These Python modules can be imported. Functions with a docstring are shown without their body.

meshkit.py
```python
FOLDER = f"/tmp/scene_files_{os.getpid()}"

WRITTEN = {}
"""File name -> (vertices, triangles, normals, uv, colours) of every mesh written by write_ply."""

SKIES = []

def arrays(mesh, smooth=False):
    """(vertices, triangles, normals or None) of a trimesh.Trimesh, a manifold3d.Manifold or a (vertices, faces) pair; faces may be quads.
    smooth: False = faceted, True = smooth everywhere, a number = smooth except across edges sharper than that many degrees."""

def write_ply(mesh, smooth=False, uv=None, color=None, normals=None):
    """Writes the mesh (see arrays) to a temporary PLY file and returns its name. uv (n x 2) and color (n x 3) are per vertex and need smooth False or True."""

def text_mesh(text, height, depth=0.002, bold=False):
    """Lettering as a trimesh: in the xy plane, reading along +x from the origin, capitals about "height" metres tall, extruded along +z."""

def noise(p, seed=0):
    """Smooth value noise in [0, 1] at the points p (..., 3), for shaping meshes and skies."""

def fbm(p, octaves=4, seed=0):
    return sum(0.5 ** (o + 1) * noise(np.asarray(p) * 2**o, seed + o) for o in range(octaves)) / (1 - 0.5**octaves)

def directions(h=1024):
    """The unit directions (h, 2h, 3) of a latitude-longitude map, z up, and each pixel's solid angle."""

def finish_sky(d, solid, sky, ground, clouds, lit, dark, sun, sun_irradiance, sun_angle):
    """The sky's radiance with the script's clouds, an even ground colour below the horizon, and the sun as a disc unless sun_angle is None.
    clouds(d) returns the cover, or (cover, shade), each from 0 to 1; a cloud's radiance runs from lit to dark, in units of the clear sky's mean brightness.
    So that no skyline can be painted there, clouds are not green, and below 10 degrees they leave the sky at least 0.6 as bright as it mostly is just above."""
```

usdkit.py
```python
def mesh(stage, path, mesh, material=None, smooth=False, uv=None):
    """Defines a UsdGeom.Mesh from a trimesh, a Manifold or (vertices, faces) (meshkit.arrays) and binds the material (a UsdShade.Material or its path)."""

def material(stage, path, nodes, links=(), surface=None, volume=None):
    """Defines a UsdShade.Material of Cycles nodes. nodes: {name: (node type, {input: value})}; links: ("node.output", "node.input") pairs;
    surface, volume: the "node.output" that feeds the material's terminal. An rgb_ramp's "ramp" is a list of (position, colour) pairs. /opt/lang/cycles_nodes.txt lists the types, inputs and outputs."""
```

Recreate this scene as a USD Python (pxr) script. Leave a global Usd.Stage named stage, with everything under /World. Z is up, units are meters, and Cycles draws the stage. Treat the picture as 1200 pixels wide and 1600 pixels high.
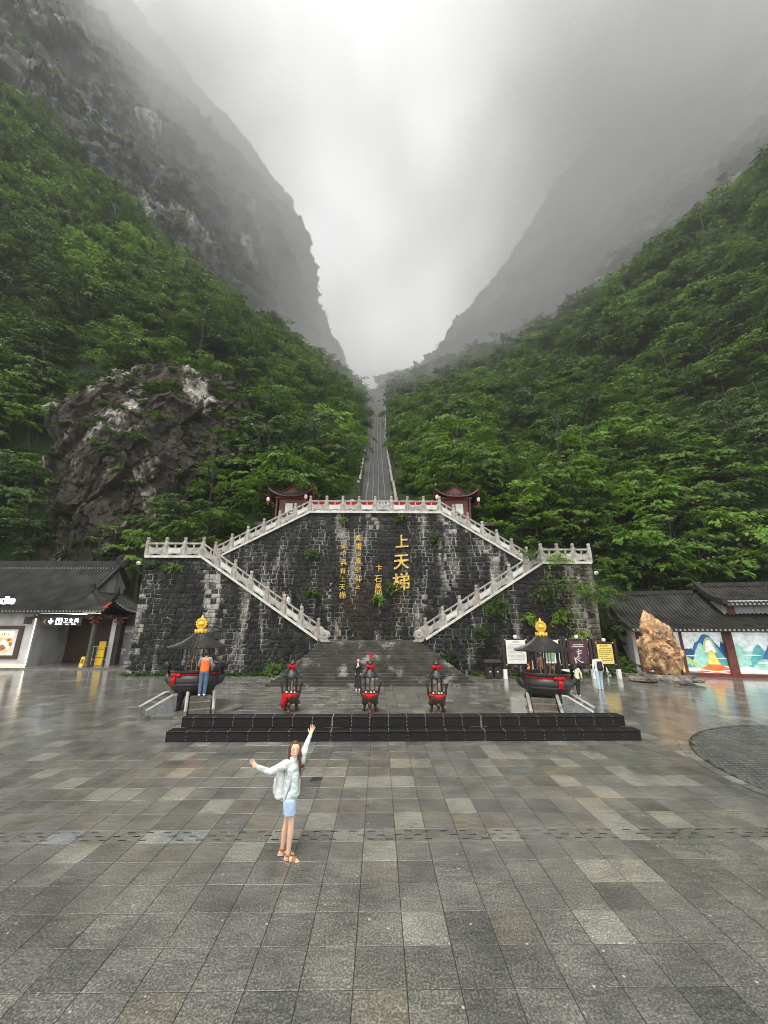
import math, json, numpy as np, trimesh, manifold3d as m3, shapely
from shapely.geometry import Polygon, box as sbox
from shapely import affinity
import usdkit, meshkit
from pxr import Usd, UsdGeom, UsdLux, UsdShade, Gf, Sdf, Vt

stage = Usd.Stage.CreateInMemory()
UsdGeom.SetStageUpAxis(stage, 'Z'); UsdGeom.SetStageMetersPerUnit(stage, 1.0)
UsdGeom.Xform.Define(stage, '/World'); UsdGeom.Scope.Define(stage, '/World/Looks')
rad, PI = math.radians, math.pi

# ---------------------------------------------------------------- camera, sky, sun, exposure
FOC, CAMH = 600.0, 3.6
PITCH, YAW = math.atan(174 / FOC), math.atan(7 / FOC)
cam = UsdGeom.Camera.Define(stage, '/World/camera')
cam.CreateHorizontalApertureAttr(36.0); cam.CreateVerticalApertureAttr(48.0)
cam.CreateFocalLengthAttr(36.0 * FOC / 1200); cam.CreateClippingRangeAttr(Gf.Vec2f(0.1, 5000))
cam.AddTranslateOp().Set(Gf.Vec3d(0, 0, CAMH)); cam.AddRotateZOp().Set(-math.degrees(YAW)); cam.AddRotateXOp().Set(90 + math.degrees(PITCH))
EXPOSURE = 1.05
cam.CreateExposureAttr(EXPOSURE)
SUN_EL, SUN_AZ = rad(62), rad(205)          # behind and above the photographer; azimuth from +y towards +x
sun_dir = np.array([math.sin(SUN_AZ) * math.cos(SUN_EL), math.cos(SUN_AZ) * math.cos(SUN_EL), math.sin(SUN_EL)])
SKY_STRENGTH, SUN_INT = 0.125, 0.40
sky = usdkit.material(stage, '/World/Looks/overcast_sky', {
    'tc': ('texture_coordinate', {}), 'mp': ('mapping', {'scale': (1.0, 1.0, 2.2)}),
    'n': ('noise_texture', {'scale': 2.2, 'detail': 5.0, 'roughness': 0.55}),
    'r': ('rgb_ramp', {'ramp': [(0.25, (5.6, 5.55, 5.4)), (0.75, (7.2, 7.15, 6.95))]}),
    'sky': ('sky_texture', {'sky_type': 'single_scattering', 'sun_disc': False, 'sun_elevation': SUN_EL, 'sun_rotation': SUN_AZ}),
    'mix': ('mix_color', {'fac': 0.92, 'use_clamp': False}), 'bg': ('background_shader', {'strength': SKY_STRENGTH})},
    [('tc.generated', 'mp.vector'), ('mp.vector', 'n.vector'), ('n.fac', 'r.fac'), ('sky.color', 'mix.a'), ('r.color', 'mix.b'), ('mix.result', 'bg.color')], surface='bg.background')
dome = UsdLux.DomeLight.Define(stage, '/World/sky')
UsdShade.MaterialBindingAPI.Apply(dome.GetPrim()).Bind(sky)
dome.GetPrim().SetCustomDataByKey('kind', 'structure'); dome.GetPrim().SetCustomDataByKey('label', 'flat grey overcast sky above the gorge'); dome.GetPrim().SetCustomDataByKey('category', 'sky')
sun = UsdLux.DistantLight.Define(stage, '/World/sun')
sun.CreateNormalizeAttr(True); sun.CreateIntensityAttr(SUN_INT); sun.CreateAngleAttr(25.0); sun.CreateColorAttr(Gf.Vec3f(1, 0.97, 0.92))
sun.AddTransformOp().Set(Gf.Matrix4d().SetRotate(Gf.Rotation(Gf.Vec3d(0, 0, 1), Gf.Vec3d(*map(float, sun_dir)))))

# ---------------------------------------------------------------- helpers: naming, prims
FWD = np.array([math.sin(YAW) * math.cos(PITCH), math.cos(YAW) * math.cos(PITCH), math.sin(PITCH)])
RGT = np.array([math.cos(YAW), -math.sin(YAW), 0.0]); UPV = np.cross(RGT, FWD); EYE = np.array([0, 0, CAMH])
def at(px, py, Y):
    """the point of the photographed place that lies Y metres up the valley"""
    d = FWD + (px - 600) / FOC * RGT - (py - 800) / FOC * UPV
    return EYE + d * (Y / d[1])
def proj(P):
    q = np.asarray(P, float) - EYE
    z = q @ FWD
    return 600 + FOC * (q @ RGT) / z, 800 - FOC * (q @ UPV) / z, z
used = {}
def fresh(parent, name):
    k = (parent, name); n = used.get(k, 0); used[k] = n + 1
    return f'{parent}/{name}' + (f'_{n:03d}' if n else '')
def tag(prim, label=None, cat=None, group=None, kind=None):
    for k, v in (('label', label), ('category', cat), ('group', group), ('kind', kind)):
        if v: prim.SetCustomDataByKey(k, v)
    return prim
def thing(name, label, cat, loc=(0, 0, 0), rz=0.0, group=None, kind=None, scale=None):
    path = fresh('/World', name)
    x = UsdGeom.Xform.Define(stage, path); x.AddTranslateOp().Set(Gf.Vec3d(*map(float, loc))); x.AddRotateZOp().Set(float(rz))
    if scale is not None: x.AddScaleOp().Set(Gf.Vec3f(*([float(scale)] * 3 if np.ndim(scale) == 0 else map(float, scale))))
    tag(x.GetPrim(), label, cat, group, kind)
    return path
def part(parent, name, mesh, mat, label=None, smooth=False, kind=None):
    path = fresh(parent, name)
    m = usdkit.mesh(stage, path, mesh, M[mat], smooth)
    tag(m.GetPrim(), label, None, None, kind)
    return path
def solo(name, mesh, mat, label, cat, group=None, kind=None, smooth=False):
    path = fresh('/World', name)
    m = usdkit.mesh(stage, path, mesh, M[mat], smooth)
    tag(m.GetPrim(), label, cat, group, kind)
    return path
def copy_of(src, name, label, cat, loc, rz=0.0, group=None, scale=None):
    p = thing(name, label, cat, loc, rz, group, scale=scale)
    pr = stage.GetPrimAtPath(p); pr.GetReferences().AddInternalReference(src); pr.SetInstanceable(True)
    return p

# ---------------------------------------------------------------- helpers: meshes (vertices, triangles)
def tri(f):
    f = np.asarray(f, int)
    return f if f.shape[1] == 3 else np.vstack([f[:, [0, 1, 2]], f[:, [0, 2, 3]]])
def cat(*ms):
    ms = [m for m in ms if m is not None and len(m[0])]
    o = np.cumsum([0] + [len(m[0]) for m in ms])
    return np.vstack([m[0] for m in ms]), np.vstack([tri(m[1]) + k for m, k in zip(ms, o)])
def xf(m, loc=(0, 0, 0), rz=0.0, rx=0.0, ry=0.0, s=1.0):
    v = np.asarray(m[0], float) * s
    for a, (i, j) in ((rx, (1, 2)), (ry, (2, 0)), (rz, (0, 1))):
        if a:
            c, n = math.cos(rad(a)), math.sin(rad(a)); v = v.copy()
            v[:, i], v[:, j] = c * v[:, i] - n * v[:, j], n * v[:, i] + c * v[:, j]
    return v + np.asarray(loc, float), m[1]
BOXF = np.array([[0, 3, 2, 1], [4, 5, 6, 7], [0, 1, 5, 4], [1, 2, 6, 5], [2, 3, 7, 6], [3, 0, 4, 7]])
def bx(x0, x1, y0, y1, z0, z1):
    v = np.array([[x0, y0, z0], [x1, y0, z0], [x1, y1, z0], [x0, y1, z0], [x0, y0, z1], [x1, y0, z1], [x1, y1, z1], [x0, y1, z1]], float)
    return v, BOXF
def cbx(x0, x1, y0, y1, z0, z1, c=0.02):
    """a box with chamfered edges"""
    p = []
    for k in range(3):
        lo = np.array([x0, y0, z0]); hi = np.array([x1, y1, z1]); a = lo + c; b = hi - c
        a[k], b[k] = lo[k], hi[k]
        p += [[(a, b)[i][0], (a, b)[j][1], (a, b)[l][2]] for i in (0, 1) for j in (0, 1) for l in (0, 1)]
    h = trimesh.convex.convex_hull(np.array(p))
    return np.array(h.vertices), np.array(h.faces)
def lathe(prof, n=24, loc=(0, 0, 0), cap=True):
    prof = np.asarray(prof, float); a = np.arange(n) * 2 * PI / n
    v = np.stack([prof[:, None, 0] * np.cos(a), prof[:, None, 0] * np.sin(a), np.broadcast_to(prof[:, 1:2], (len(prof), n))], -1).reshape(-1, 3)
    i, j = np.meshgrid(np.arange(len(prof) - 1), np.arange(n), indexing='ij'); k = (j + 1) % n
    f = tri(np.stack([i * n + j, i * n + k, (i + 1) * n + k, (i + 1) * n + j], -1).reshape(-1, 4))
    if cap:
        for row, flip in ((0, True), (len(prof) - 1, False)):
            v = np.vstack([v, [[0, 0, prof[row, 1]]]]); c = len(v) - 1; r = row * n + np.arange(n); q = row * n + (np.arange(n) + 1) % n
            t = np.stack([np.full(n, c), r, q], 1)
            f = np.vstack([f, t[:, ::-1] if flip else t])
    return v + np.asarray(loc, float), f
def tube(pts, r, sides=8, cap=True):
    p = np.asarray(pts, float); n = len(p)
    r = np.broadcast_to(np.asarray(r, float), (n,))
    t = np.gradient(p, axis=0); t /= np.linalg.norm(t, axis=1, keepdims=True) + 1e-12
    ref = np.array([0, 0, 1.0]) if abs(t[:, 2]).mean() < 0.85 else np.array([0, 1.0, 0])
    a = np.cross(t, ref); a /= np.linalg.norm(a, axis=1, keepdims=True) + 1e-12
    b = np.cross(t, a); g = np.arange(sides) * 2 * PI / sides
    v = (p[:, None] + r[:, None, None] * (np.cos(g)[None, :, None] * a[:, None] + np.sin(g)[None, :, None] * b[:, None])).reshape(-1, 3)
    i, j = np.meshgrid(np.arange(n - 1), np.arange(sides), indexing='ij'); k = (j + 1) % sides
    f = tri(np.stack([i * sides + j, (i + 1) * sides + j, (i + 1) * sides + k, i * sides + k], -1).reshape(-1, 4))
    if cap:
        s = np.arange(1, sides - 1)
        f = np.vstack([f, np.stack([0 * s, s, s + 1], 1), (n - 1) * sides + np.stack([0 * s, s + 1, s], 1)])
    return v, f
def ball(c, r, sub=2):
    s = trimesh.creation.icosphere(sub, 1.0)
    return np.array(s.vertices) * r + np.asarray(c, float), np.array(s.faces)
def extr(poly, d):
    """a shapely polygon in (x, y) extruded to z = d"""
    ms = [trimesh.creation.extrude_polygon(g, d, engine='earcut') for g in getattr(poly, 'geoms', [poly]) if g.area > 1e-7]
    return cat(*[(np.array(m.vertices), np.array(m.faces)) for m in ms])
def wallp(poly, y0, y1):
    """a polygon in (x, z) as a slab from y0 (front) to y1 (back)"""
    v, f = extr(poly, y1 - y0)
    return np.stack([v[:, 0], y0 + v[:, 2], v[:, 1]], 1), f[:, ::-1]
def smoothstep(x): x = np.clip(x, 0, 1); return x * x * (3 - 2 * x)
def leaves(cen, nrm, size, rng, ax=None, ratio=0.5):
    """one pointed leaf (two triangles, slightly folded) at each point"""
    n = len(cen); nrm = nrm / (np.linalg.norm(nrm, axis=1, keepdims=True) + 1e-9)
    a = rng.normal(size=(n, 3)) if ax is None else ax + 0.25 * rng.normal(size=(n, 3))
    a -= (a * nrm).sum(1, keepdims=True) * nrm; a /= np.linalg.norm(a, axis=1, keepdims=True) + 1e-9
    b = np.cross(nrm, a); s = np.broadcast_to(size, (n,))[:, None] / 2
    v = np.stack([cen - a * s, cen + b * s * ratio + nrm * s * .12, cen + a * s, cen - b * s * ratio + nrm * s * .12], 1).reshape(-1, 3)
    k = np.arange(n)[:, None] * 4
    return v, np.vstack([k + [0, 2, 1], k + [0, 3, 2]])
def sprays(org, out, length, width, droop, nleaf, lsize, rng):
    """leafy boughs: each a flat fan of leaves growing from org along out"""
    n = len(org); out = out / (np.linalg.norm(out, axis=1, keepdims=True) + 1e-9)
    t = rng.random((n, nleaf)) ** 0.7; w = rng.uniform(-1, 1, (n, nleaf)) * np.sin(np.clip(t * 1.15 + .12, 0, 1) * PI) ** 0.7
    side = np.cross(out, [0, 0, 1.0]); side /= np.linalg.norm(side, axis=1, keepdims=True) + 1e-9
    up = np.cross(side, out)
    L = (np.broadcast_to(length, (n,)))[:, None]; W = (np.broadcast_to(width, (n,)))[:, None]
    c = org[:, None] + out[:, None] * (t * L)[..., None] + side[:, None] * (w * W)[..., None]
    c[..., 2] -= droop * L * t ** 2 + 0.12 * W * np.abs(w)
    c += rng.normal(size=c.shape) * 0.05
    nr = up[:, None] * 0.8 + out[:, None] * (0.3 + 0.9 * t)[..., None] + rng.normal(size=c.shape) * 0.34
    ax = out[:, None] + side[:, None] * (w * .9)[..., None] + 0 * c
    return leaves(c.reshape(-1, 3), nr.reshape(-1, 3), rng.uniform(.7, 1.3, n * nleaf) * lsize, rng, ax.reshape(-1, 3))

# ---------------------------------------------------------------- materials
M = {}
def mat(name, nodes, links, surface):
    M[name] = usdkit.material(stage, f'/World/Looks/{name}', nodes, links, surface=surface)
def simple(name, c1, c2=None, scale=6.0, rough=0.6, r2=None, bump=0.0, bscale=None, metal=0.0, spec=0.5, space='object', stretch=(1, 1, 1), lo=0.3, hi=0.7, emit=0.0, detail=4.0):
    c2 = c2 or c1
    nodes = {'tc': ('texture_coordinate', {}), 'geo': ('geometry', {}), 'mp': ('mapping', {'scale': stretch}), 'n': ('noise_texture', {'scale': scale, 'detail': detail}),
             'r': ('rgb_ramp', {'ramp': [(lo, c1), (hi, c2)]}),
             'p': ('principled_bsdf', {'roughness': rough, 'metallic': metal, 'specular_ior_level': spec})}
    links = [('geo.position' if space == 'world' else 'tc.object', 'mp.vector'), ('mp.vector', 'n.vector'), ('n.fac', 'r.fac'), ('r.color', 'p.base_color')]
    if r2 is not None:
        nodes['rr'] = ('map_range', {'from_min': lo, 'from_max': hi, 'to_min': rough, 'to_max': r2, 'clamp': True})
        links += [('n.fac', 'rr.value'), ('rr.result', 'p.roughness')]
    if bump:
        nodes['nb'] = ('noise_texture', {'scale': bscale or scale * 4, 'detail': 4.0}); nodes['b'] = ('bump', {'strength': 1.0, 'distance': bump})
        links += [('mp.vector', 'nb.vector'), ('nb.fac', 'b.height'), ('b.normal', 'p.normal')]
    if emit:
        nodes['p'][1]['emission_strength'] = emit; links.append(('r.color', 'p.emission_color'))
    mat(name, nodes, links, 'p.BSDF')

def leafmat(name, dark, light, trans=0.42):
    mat(name, {'oi': ('object_info', {}), 'geo': ('geometry', {}), 'n': ('noise_texture', {'scale': 0.35, 'detail': 2.0}), 'mx': ('math', {'math_type': 'add'}),
               'ml': ('math', {'math_type': 'multiply', 'value2': 0.55}), 'm2': ('math', {'math_type': 'multiply', 'value2': 0.5}), 'mi': ('math', {'math_type': 'multiply_add', 'value2': 0.5, 'value3': -0.2}), 'ma': ('math', {'math_type': 'add'}),
               'r': ('rgb_ramp', {'ramp': [(0.1, dark), (0.75, light)]}),
               'p': ('principled_bsdf', {'roughness': 0.5, 'specular_ior_level': 0.35}), 't': ('translucent_bsdf', {}), 'x': ('mix_closure', {'fac': trans})},
        [('geo.position', 'n.vector'), ('oi.random', 'ml.value1'), ('n.fac', 'm2.value1'), ('ml.value', 'mx.value1'), ('m2.value', 'mx.value2'),
         ('geo.random_per_island', 'mi.value1'), ('mx.value', 'ma.value1'), ('mi.value', 'ma.value2'), ('ma.value', 'r.fac'),
         ('r.color', 'p.base_color'), ('r.color', 't.color'), ('p.BSDF', 'x.closure1'), ('t.BSDF', 'x.closure2')], 'x.closure')
leafmat('leaf_deep', (0.030, 0.064, 0.009), (0.082, 0.152, 0.020))
leafmat('leaf_mid', (0.058, 0.115, 0.012), (0.150, 0.265, 0.030))
leafmat('leaf_bright', (0.10, 0.20, 0.018), (0.22, 0.37, 0.04))
leafmat('leaf_lime', (0.17, 0.26, 0.016), (0.32, 0.43, 0.035))
leafmat('leaf_blue', (0.055, 0.095, 0.025), (0.135, 0.21, 0.055))
leafmat('leaf_cream', (0.18, 0.2, 0.09), (0.5, 0.47, 0.3))
simple('bark', (0.012, 0.010, 0.008), (0.035, 0.03, 0.024), 5, 0.9, bump=0.02, stretch=(3, 3, .6))

def stone_tile(name, c1, c2, wet):
    """granite paving, damp all over and wetter up towards the steps"""
    mat(name, {'geo': ('geometry', {}), 'sx': ('separate_xyz', {}),
               'n': ('noise_texture', {'scale': 1.3, 'detail': 5.0}), 'g': ('noise_texture', {'scale': 38.0, 'detail': 4.0, 'roughness': 0.78}),
               'mpx': ('mapping', {'rotation': (0, 0, 0.9), 'scale': (0.8, 3.0, 1.0)}), 'vein': ('noise_texture', {'scale': 4.0, 'detail': 7.0, 'roughness': 0.72}),
               'sp': ('voronoi_texture', {'scale': 5.0, 'feature': 'f1'}), 'spr': ('rgb_ramp', {'ramp': [(0.0, (1, 1, 1)), (0.06, (1, 1, 1)), (0.10, (0, 0, 0))]}),
               'spn': ('noise_texture', {'scale': 3.7, 'detail': 2.0}), 'spm': ('map_range', {'from_min': 0.49, 'from_max': 0.56, 'to_min': 0.0, 'to_max': 0.8, 'clamp': True}), 'spx': ('math', {'math_type': 'multiply'}),
               'r': ('rgb_ramp', {'ramp': [(0.3, c1), (0.7, c2)]}),
               'gr': ('rgb_ramp', {'ramp': [(0.34, (0.38, 0.38, 0.38)), (0.5, (0.9, 0.9, 0.9)), (0.64, (2.2, 2.2, 2.1))]}),
               'vr': ('rgb_ramp', {'ramp': [(0.36, (0.72, 0.72, 0.72)), (0.5, (1, 1, 1)), (0.66, (1.25, 1.24, 1.2)), (0.74, (2.3, 2.25, 2.1))]}),
               'mul': ('mix_color', {'blend_type': 'multiply', 'fac': 1.0, 'use_clamp': False}), 'mul2': ('mix_color', {'blend_type': 'multiply', 'fac': 1.0, 'use_clamp': False}),
               'add': ('mix_color', {'b': (0.45, 0.44, 0.4), 'use_clamp': False}),
               'st': ('noise_texture', {'scale': 0.32, 'detail': 4.0}), 'str': ('rgb_ramp', {'ramp': [(0.30, (0.78, 0.79, 0.80)), (0.47, (1, 1, 1)), (0.58, (1.05, 1.04, 1.0)), (0.75, (1.10, 0.96, 0.78))]}), 'mul3': ('mix_color', {'blend_type': 'multiply', 'fac': 1.0, 'use_clamp': False}),
               'wn': ('noise_texture', {'scale': 0.45, 'detail': 4.0, 'roughness': 0.6}), 'wy': ('map_range', {'from_min': 9.0, 'from_max': 17.0, 'to_min': 0.15, 'to_max': -0.2, 'clamp': True}),
               'wa': ('math', {'math_type': 'add'}), 'rg': ('map_range', {'from_min': 0.42, 'from_max': 0.68, 'to_min': wet, 'to_max': 0.5, 'clamp': True}),
               'bh': ('noise_texture', {'scale': 7.0, 'detail': 4.0, 'roughness': 0.6}), 'bsum': ('math', {'math_type': 'multiply_add', 'value2': 0.35}),
               'b': ('bump', {'strength': 0.6, 'distance': 0.006}),
               'p': ('principled_bsdf', {'specular_ior_level': 0.5})},
        [('geo.position', 'n.vector'), ('geo.position', 'g.vector'), ('geo.position', 'mpx.vector'), ('mpx.vector', 'vein.vector'), ('geo.position', 'sp.vector'), ('geo.position', 'spn.vector'), ('geo.position', 'st.vector'), ('geo.position', 'wn.vector'), ('geo.position', 'bh.vector'),
         ('n.fac', 'r.fac'), ('g.fac', 'gr.fac'), ('vein.fac', 'vr.fac'), ('r.color', 'mul.a'), ('gr.color', 'mul.b'), ('mul.result', 'mul2.a'), ('vr.color', 'mul2.b'),
         ('st.fac', 'str.fac'), ('mul2.result', 'mul3.a'), ('str.color', 'mul3.b'),
         ('sp.distance', 'spr.fac'), ('spn.fac', 'spm.value'), ('spr.color', 'spx.value1'), ('spm.result', 'spx.value2'), ('spx.value', 'add.fac'), ('mul3.result', 'add.a'),
         ('add.result', 'p.base_color'), ('geo.position', 'sx.vector'), ('sx.y', 'wy.value'), ('wn.fac', 'wa.value1'), ('wy.result', 'wa.value2'), ('wa.value', 'rg.value'), ('rg.result', 'p.roughness'),
         ('g.fac', 'bsum.value1'), ('bh.fac', 'bsum.value3'), ('bsum.value', 'b.height'), ('b.normal', 'p.normal')], 'p.BSDF')
stone_tile('tile_grey', (0.082, 0.081, 0.073), (0.138, 0.136, 0.123), 0.05)
stone_tile('tile_dark', (0.064, 0.0635, 0.058), (0.108, 0.107, 0.098), 0.05)
stone_tile('tile_pale', (0.125, 0.122, 0.106), (0.205, 0.20, 0.175), 0.09)
stone_tile('tile_brown', (0.088, 0.082, 0.068), (0.140, 0.130, 0.108), 0.05)
stone_tile('tile_blue', (0.12, 0.13, 0.135), (0.19, 0.20, 0.205), 0.12)
stone_tile('sett_stone', (0.045, 0.048, 0.045), (0.08, 0.084, 0.08), 0.16)
simple('joint_dark', (0.012, 0.012, 0.011), (0.03, 0.03, 0.026), 8, 0.5)
def wallstone(name, base1, base2, white, amount, rust=0.0):
    """dark damp masonry with pale lime bloom and streaks"""
    nodes = {'geo': ('geometry', {}), 'n': ('noise_texture', {'scale': 1.6, 'detail': 5.0}), 'r': ('rgb_ramp', {'ramp': [(0.3, base1), (0.7, base2)]}),
             'f': ('noise_texture', {'scale': 14.0, 'detail': 5.0, 'roughness': 0.7}),
             'mps': ('mapping', {'scale': (0.55, 0.55, 0.11)}), 's': ('noise_texture', {'scale': 1.5, 'detail': 4.0, 'distortion': 0.4}), 'a': ('math', {'math_type': 'multiply_add', 'value2': 0.55}),
             'm': ('map_range', {'from_min': amount, 'from_max': amount + 0.13, 'to_min': 0.0, 'to_max': 0.85, 'clamp': True}),
             'mix': ('mix_color', {'b': white}), 'g': ('noise_texture', {'scale': 0.8, 'detail': 4.0}), 'gm': ('map_range', {'from_min': 0.56, 'from_max': 0.7, 'to_min': 0.0, 'to_max': 0.7, 'clamp': True}),
             'mg': ('mix_color', {'b': (0.022, 0.035, 0.012)}),
             'b': ('bump', {'strength': 0.9, 'distance': 0.05}), 'p': ('principled_bsdf', {'roughness': 0.6, 'specular_ior_level': 0.22})}
    links = [('geo.position', 'n.vector'), ('n.fac', 'r.fac'), ('geo.position', 'f.vector'), ('geo.position', 'mps.vector'), ('mps.vector', 's.vector'), ('f.fac', 'a.value1'), ('s.fac', 'a.value3'), ('a.value', 'm.value'),
             ('geo.position', 'g.vector'), ('g.fac', 'gm.value'), ('gm.result', 'mg.fac'), ('r.color', 'mg.a'), ('mg.result', 'mix.a'), ('m.result', 'mix.fac'), ('mix.result', 'p.base_color'), ('f.fac', 'b.height'), ('b.normal', 'p.normal')]
    mat(name, nodes, links, 'p.BSDF')
wallstone('block_dark', (0.006, 0.006, 0.006), (0.020, 0.0195, 0.0185), (0.30, 0.28, 0.25), 0.88)
wallstone('block_grey', (0.010, 0.010, 0.0095), (0.036, 0.035, 0.032), (0.34, 0.32, 0.29), 0.85)
wallstone('block_rust', (0.016, 0.010, 0.006), (0.05, 0.028, 0.012), (0.3, 0.27, 0.2), 0.92)
wallstone('block_pale', (0.018, 0.0175, 0.016), (0.075, 0.07, 0.063), (0.42, 0.40, 0.36), 0.74)
wallstone('mortar', (0.012, 0.012, 0.011), (0.05, 0.048, 0.044), (0.46, 0.44, 0.40), 0.77)
wallstone('step_stone', (0.03, 0.028, 0.022), (0.075, 0.07, 0.058), (0.36, 0.34, 0.31), 0.85)
wallstone('rubble', (0.05, 0.04, 0.028), (0.13, 0.11, 0.085), (0.4, 0.37, 0.31), 0.8)
simple('balustrade_stone', (0.19, 0.178, 0.155), (0.44, 0.415, 0.37), 3.2, 0.6, bump=0.01, bscale=18, space='world')
simple('balustrade_pink', (0.18, 0.155, 0.138), (0.35, 0.30, 0.265), 3.2, 0.6, bump=0.01, bscale=18, space='world')
simple('coping_white', (0.42, 0.41, 0.38), (0.62, 0.6, 0.56), 3, 0.55, space='world')
simple('stair_stone', (0.05, 0.05, 0.046), (0.10, 0.098, 0.09), 0.6, 0.6, space='world')
simple('gold_paint', (0.34, 0.21, 0.04), (0.78, 0.55, 0.14), 9, 0.4, metal=0.35, lo=.4, hi=.6)
simple('gold_leaf', (0.75, 0.48, 0.06), (0.9, 0.62, 0.12), 8, 0.28, metal=0.75)
simple('bronze_black', (0.010, 0.010, 0.010), (0.028, 0.027, 0.025), 9, 0.32, r2=0.5, bump=0.006, bscale=30)
simple('bronze_brown', (0.025, 0.014, 0.010), (0.05, 0.03, 0.02), 9, 0.4, bump=0.006, bscale=30)
simple('red_cloth', (0.30, 0.008, 0.011), (0.56, 0.022, 0.028), 9, 0.9, spec=0.1, bump=0.01, bscale=25)
simple('red_paint', (0.12, 0.022, 0.016), (0.17, 0.035, 0.025), 4, 0.5)
simple('red_wood', (0.10, 0.028, 0.02), (0.17, 0.05, 0.035), 4, 0.6)
simple('ash', (0.34, 0.31, 0.27), (0.6, 0.57, 0.5), 20, 0.95)
simple('incense', (0.42, 0.24, 0.10), (0.55, 0.34, 0.16), 12, 0.8)
simple('black_plastic', (0.006, 0.0052, 0.005), (0.012, 0.0105, 0.010), 5, 0.42, r2=0.55, bump=0.002, bscale=60, spec=0.3)
simple('steel', (0.45, 0.45, 0.45), (0.6, 0.6, 0.6), 10, 0.35, metal=0.9)
simple('roof_tile', (0.008, 0.009, 0.007), (0.050, 0.047, 0.040), 1.1, 0.7, spec=0.25, bump=0.01, bscale=20, space='world')
simple('roof_tile_pale', (0.2, 0.2, 0.19), (0.42, 0.42, 0.4), 5, 0.6, space='world')
simple('roof_ridge', (0.012, 0.012, 0.011), (0.034, 0.033, 0.03), 3, 0.7, spec=0.25, space='world')
simple('plaster_white', (0.40, 0.39, 0.36), (0.68, 0.67, 0.64), 0.9, 0.7, space='world', bump=0.003)
simple('plaster_grey', (0.26, 0.26, 0.24), (0.54, 0.53, 0.51), 0.8, 0.7, space='world', stretch=(1, 1, .4), bump=0.004)
simple('brown_wood', (0.045, 0.022, 0.015), (0.085, 0.043, 0.03), 3, 0.5, stretch=(6, 6, .8))
simple('dark_wood', (0.016, 0.010, 0.008), (0.035, 0.02, 0.016), 3, 0.5, stretch=(6, 6, .8))
simple('brick_grey', (0.13, 0.13, 0.13), (0.24, 0.24, 0.235), 2, 0.8, space='world', bump=0.006)
simple('lacquer_green', (0.012, 0.035, 0.028), (0.10, 0.10, 0.06), 14, 0.4)
simple('led_white', (0.9, 0.95, 1.0), emit=1.1)
simple('led_warm', (1.0, 0.86, 0.62), emit=1.3)
simple('lightbox_food', (0.42, 0.20, 0.07), (0.75, 0.48, 0.22), 3, 0.4, emit=0.5)
simple('lightbox_cream', (0.9, 0.78, 0.45), emit=0.6)
simple('food_dark', (0.10, 0.035, 0.02), (0.30, 0.12, 0.05), 5, 0.4, emit=0.5)
simple('food_pink', (0.9, 0.32, 0.25), (0.95, 0.6, 0.5), 6, 0.4, emit=0.9)
simple('sign_dark', (0.02, 0.012, 0.012), (0.03, 0.018, 0.018), 4, 0.35)
simple('yellow_plastic', (0.72, 0.46, 0.01), (0.85, 0.56, 0.02), 3, 0.4)
simple('white_paint', (0.66, 0.66, 0.64), (0.8, 0.8, 0.78), 3, 0.5)
simple('panel_white', (0.62, 0.63, 0.56), (0.72, 0.73, 0.66), 3, 0.4)
simple('panel_yellow', (0.72, 0.56, 0.10), (0.80, 0.63, 0.14), 3, 0.4)
simple('panel_maroon', (0.055, 0.018, 0.024), (0.075, 0.026, 0.032), 3, 0.4)
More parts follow.
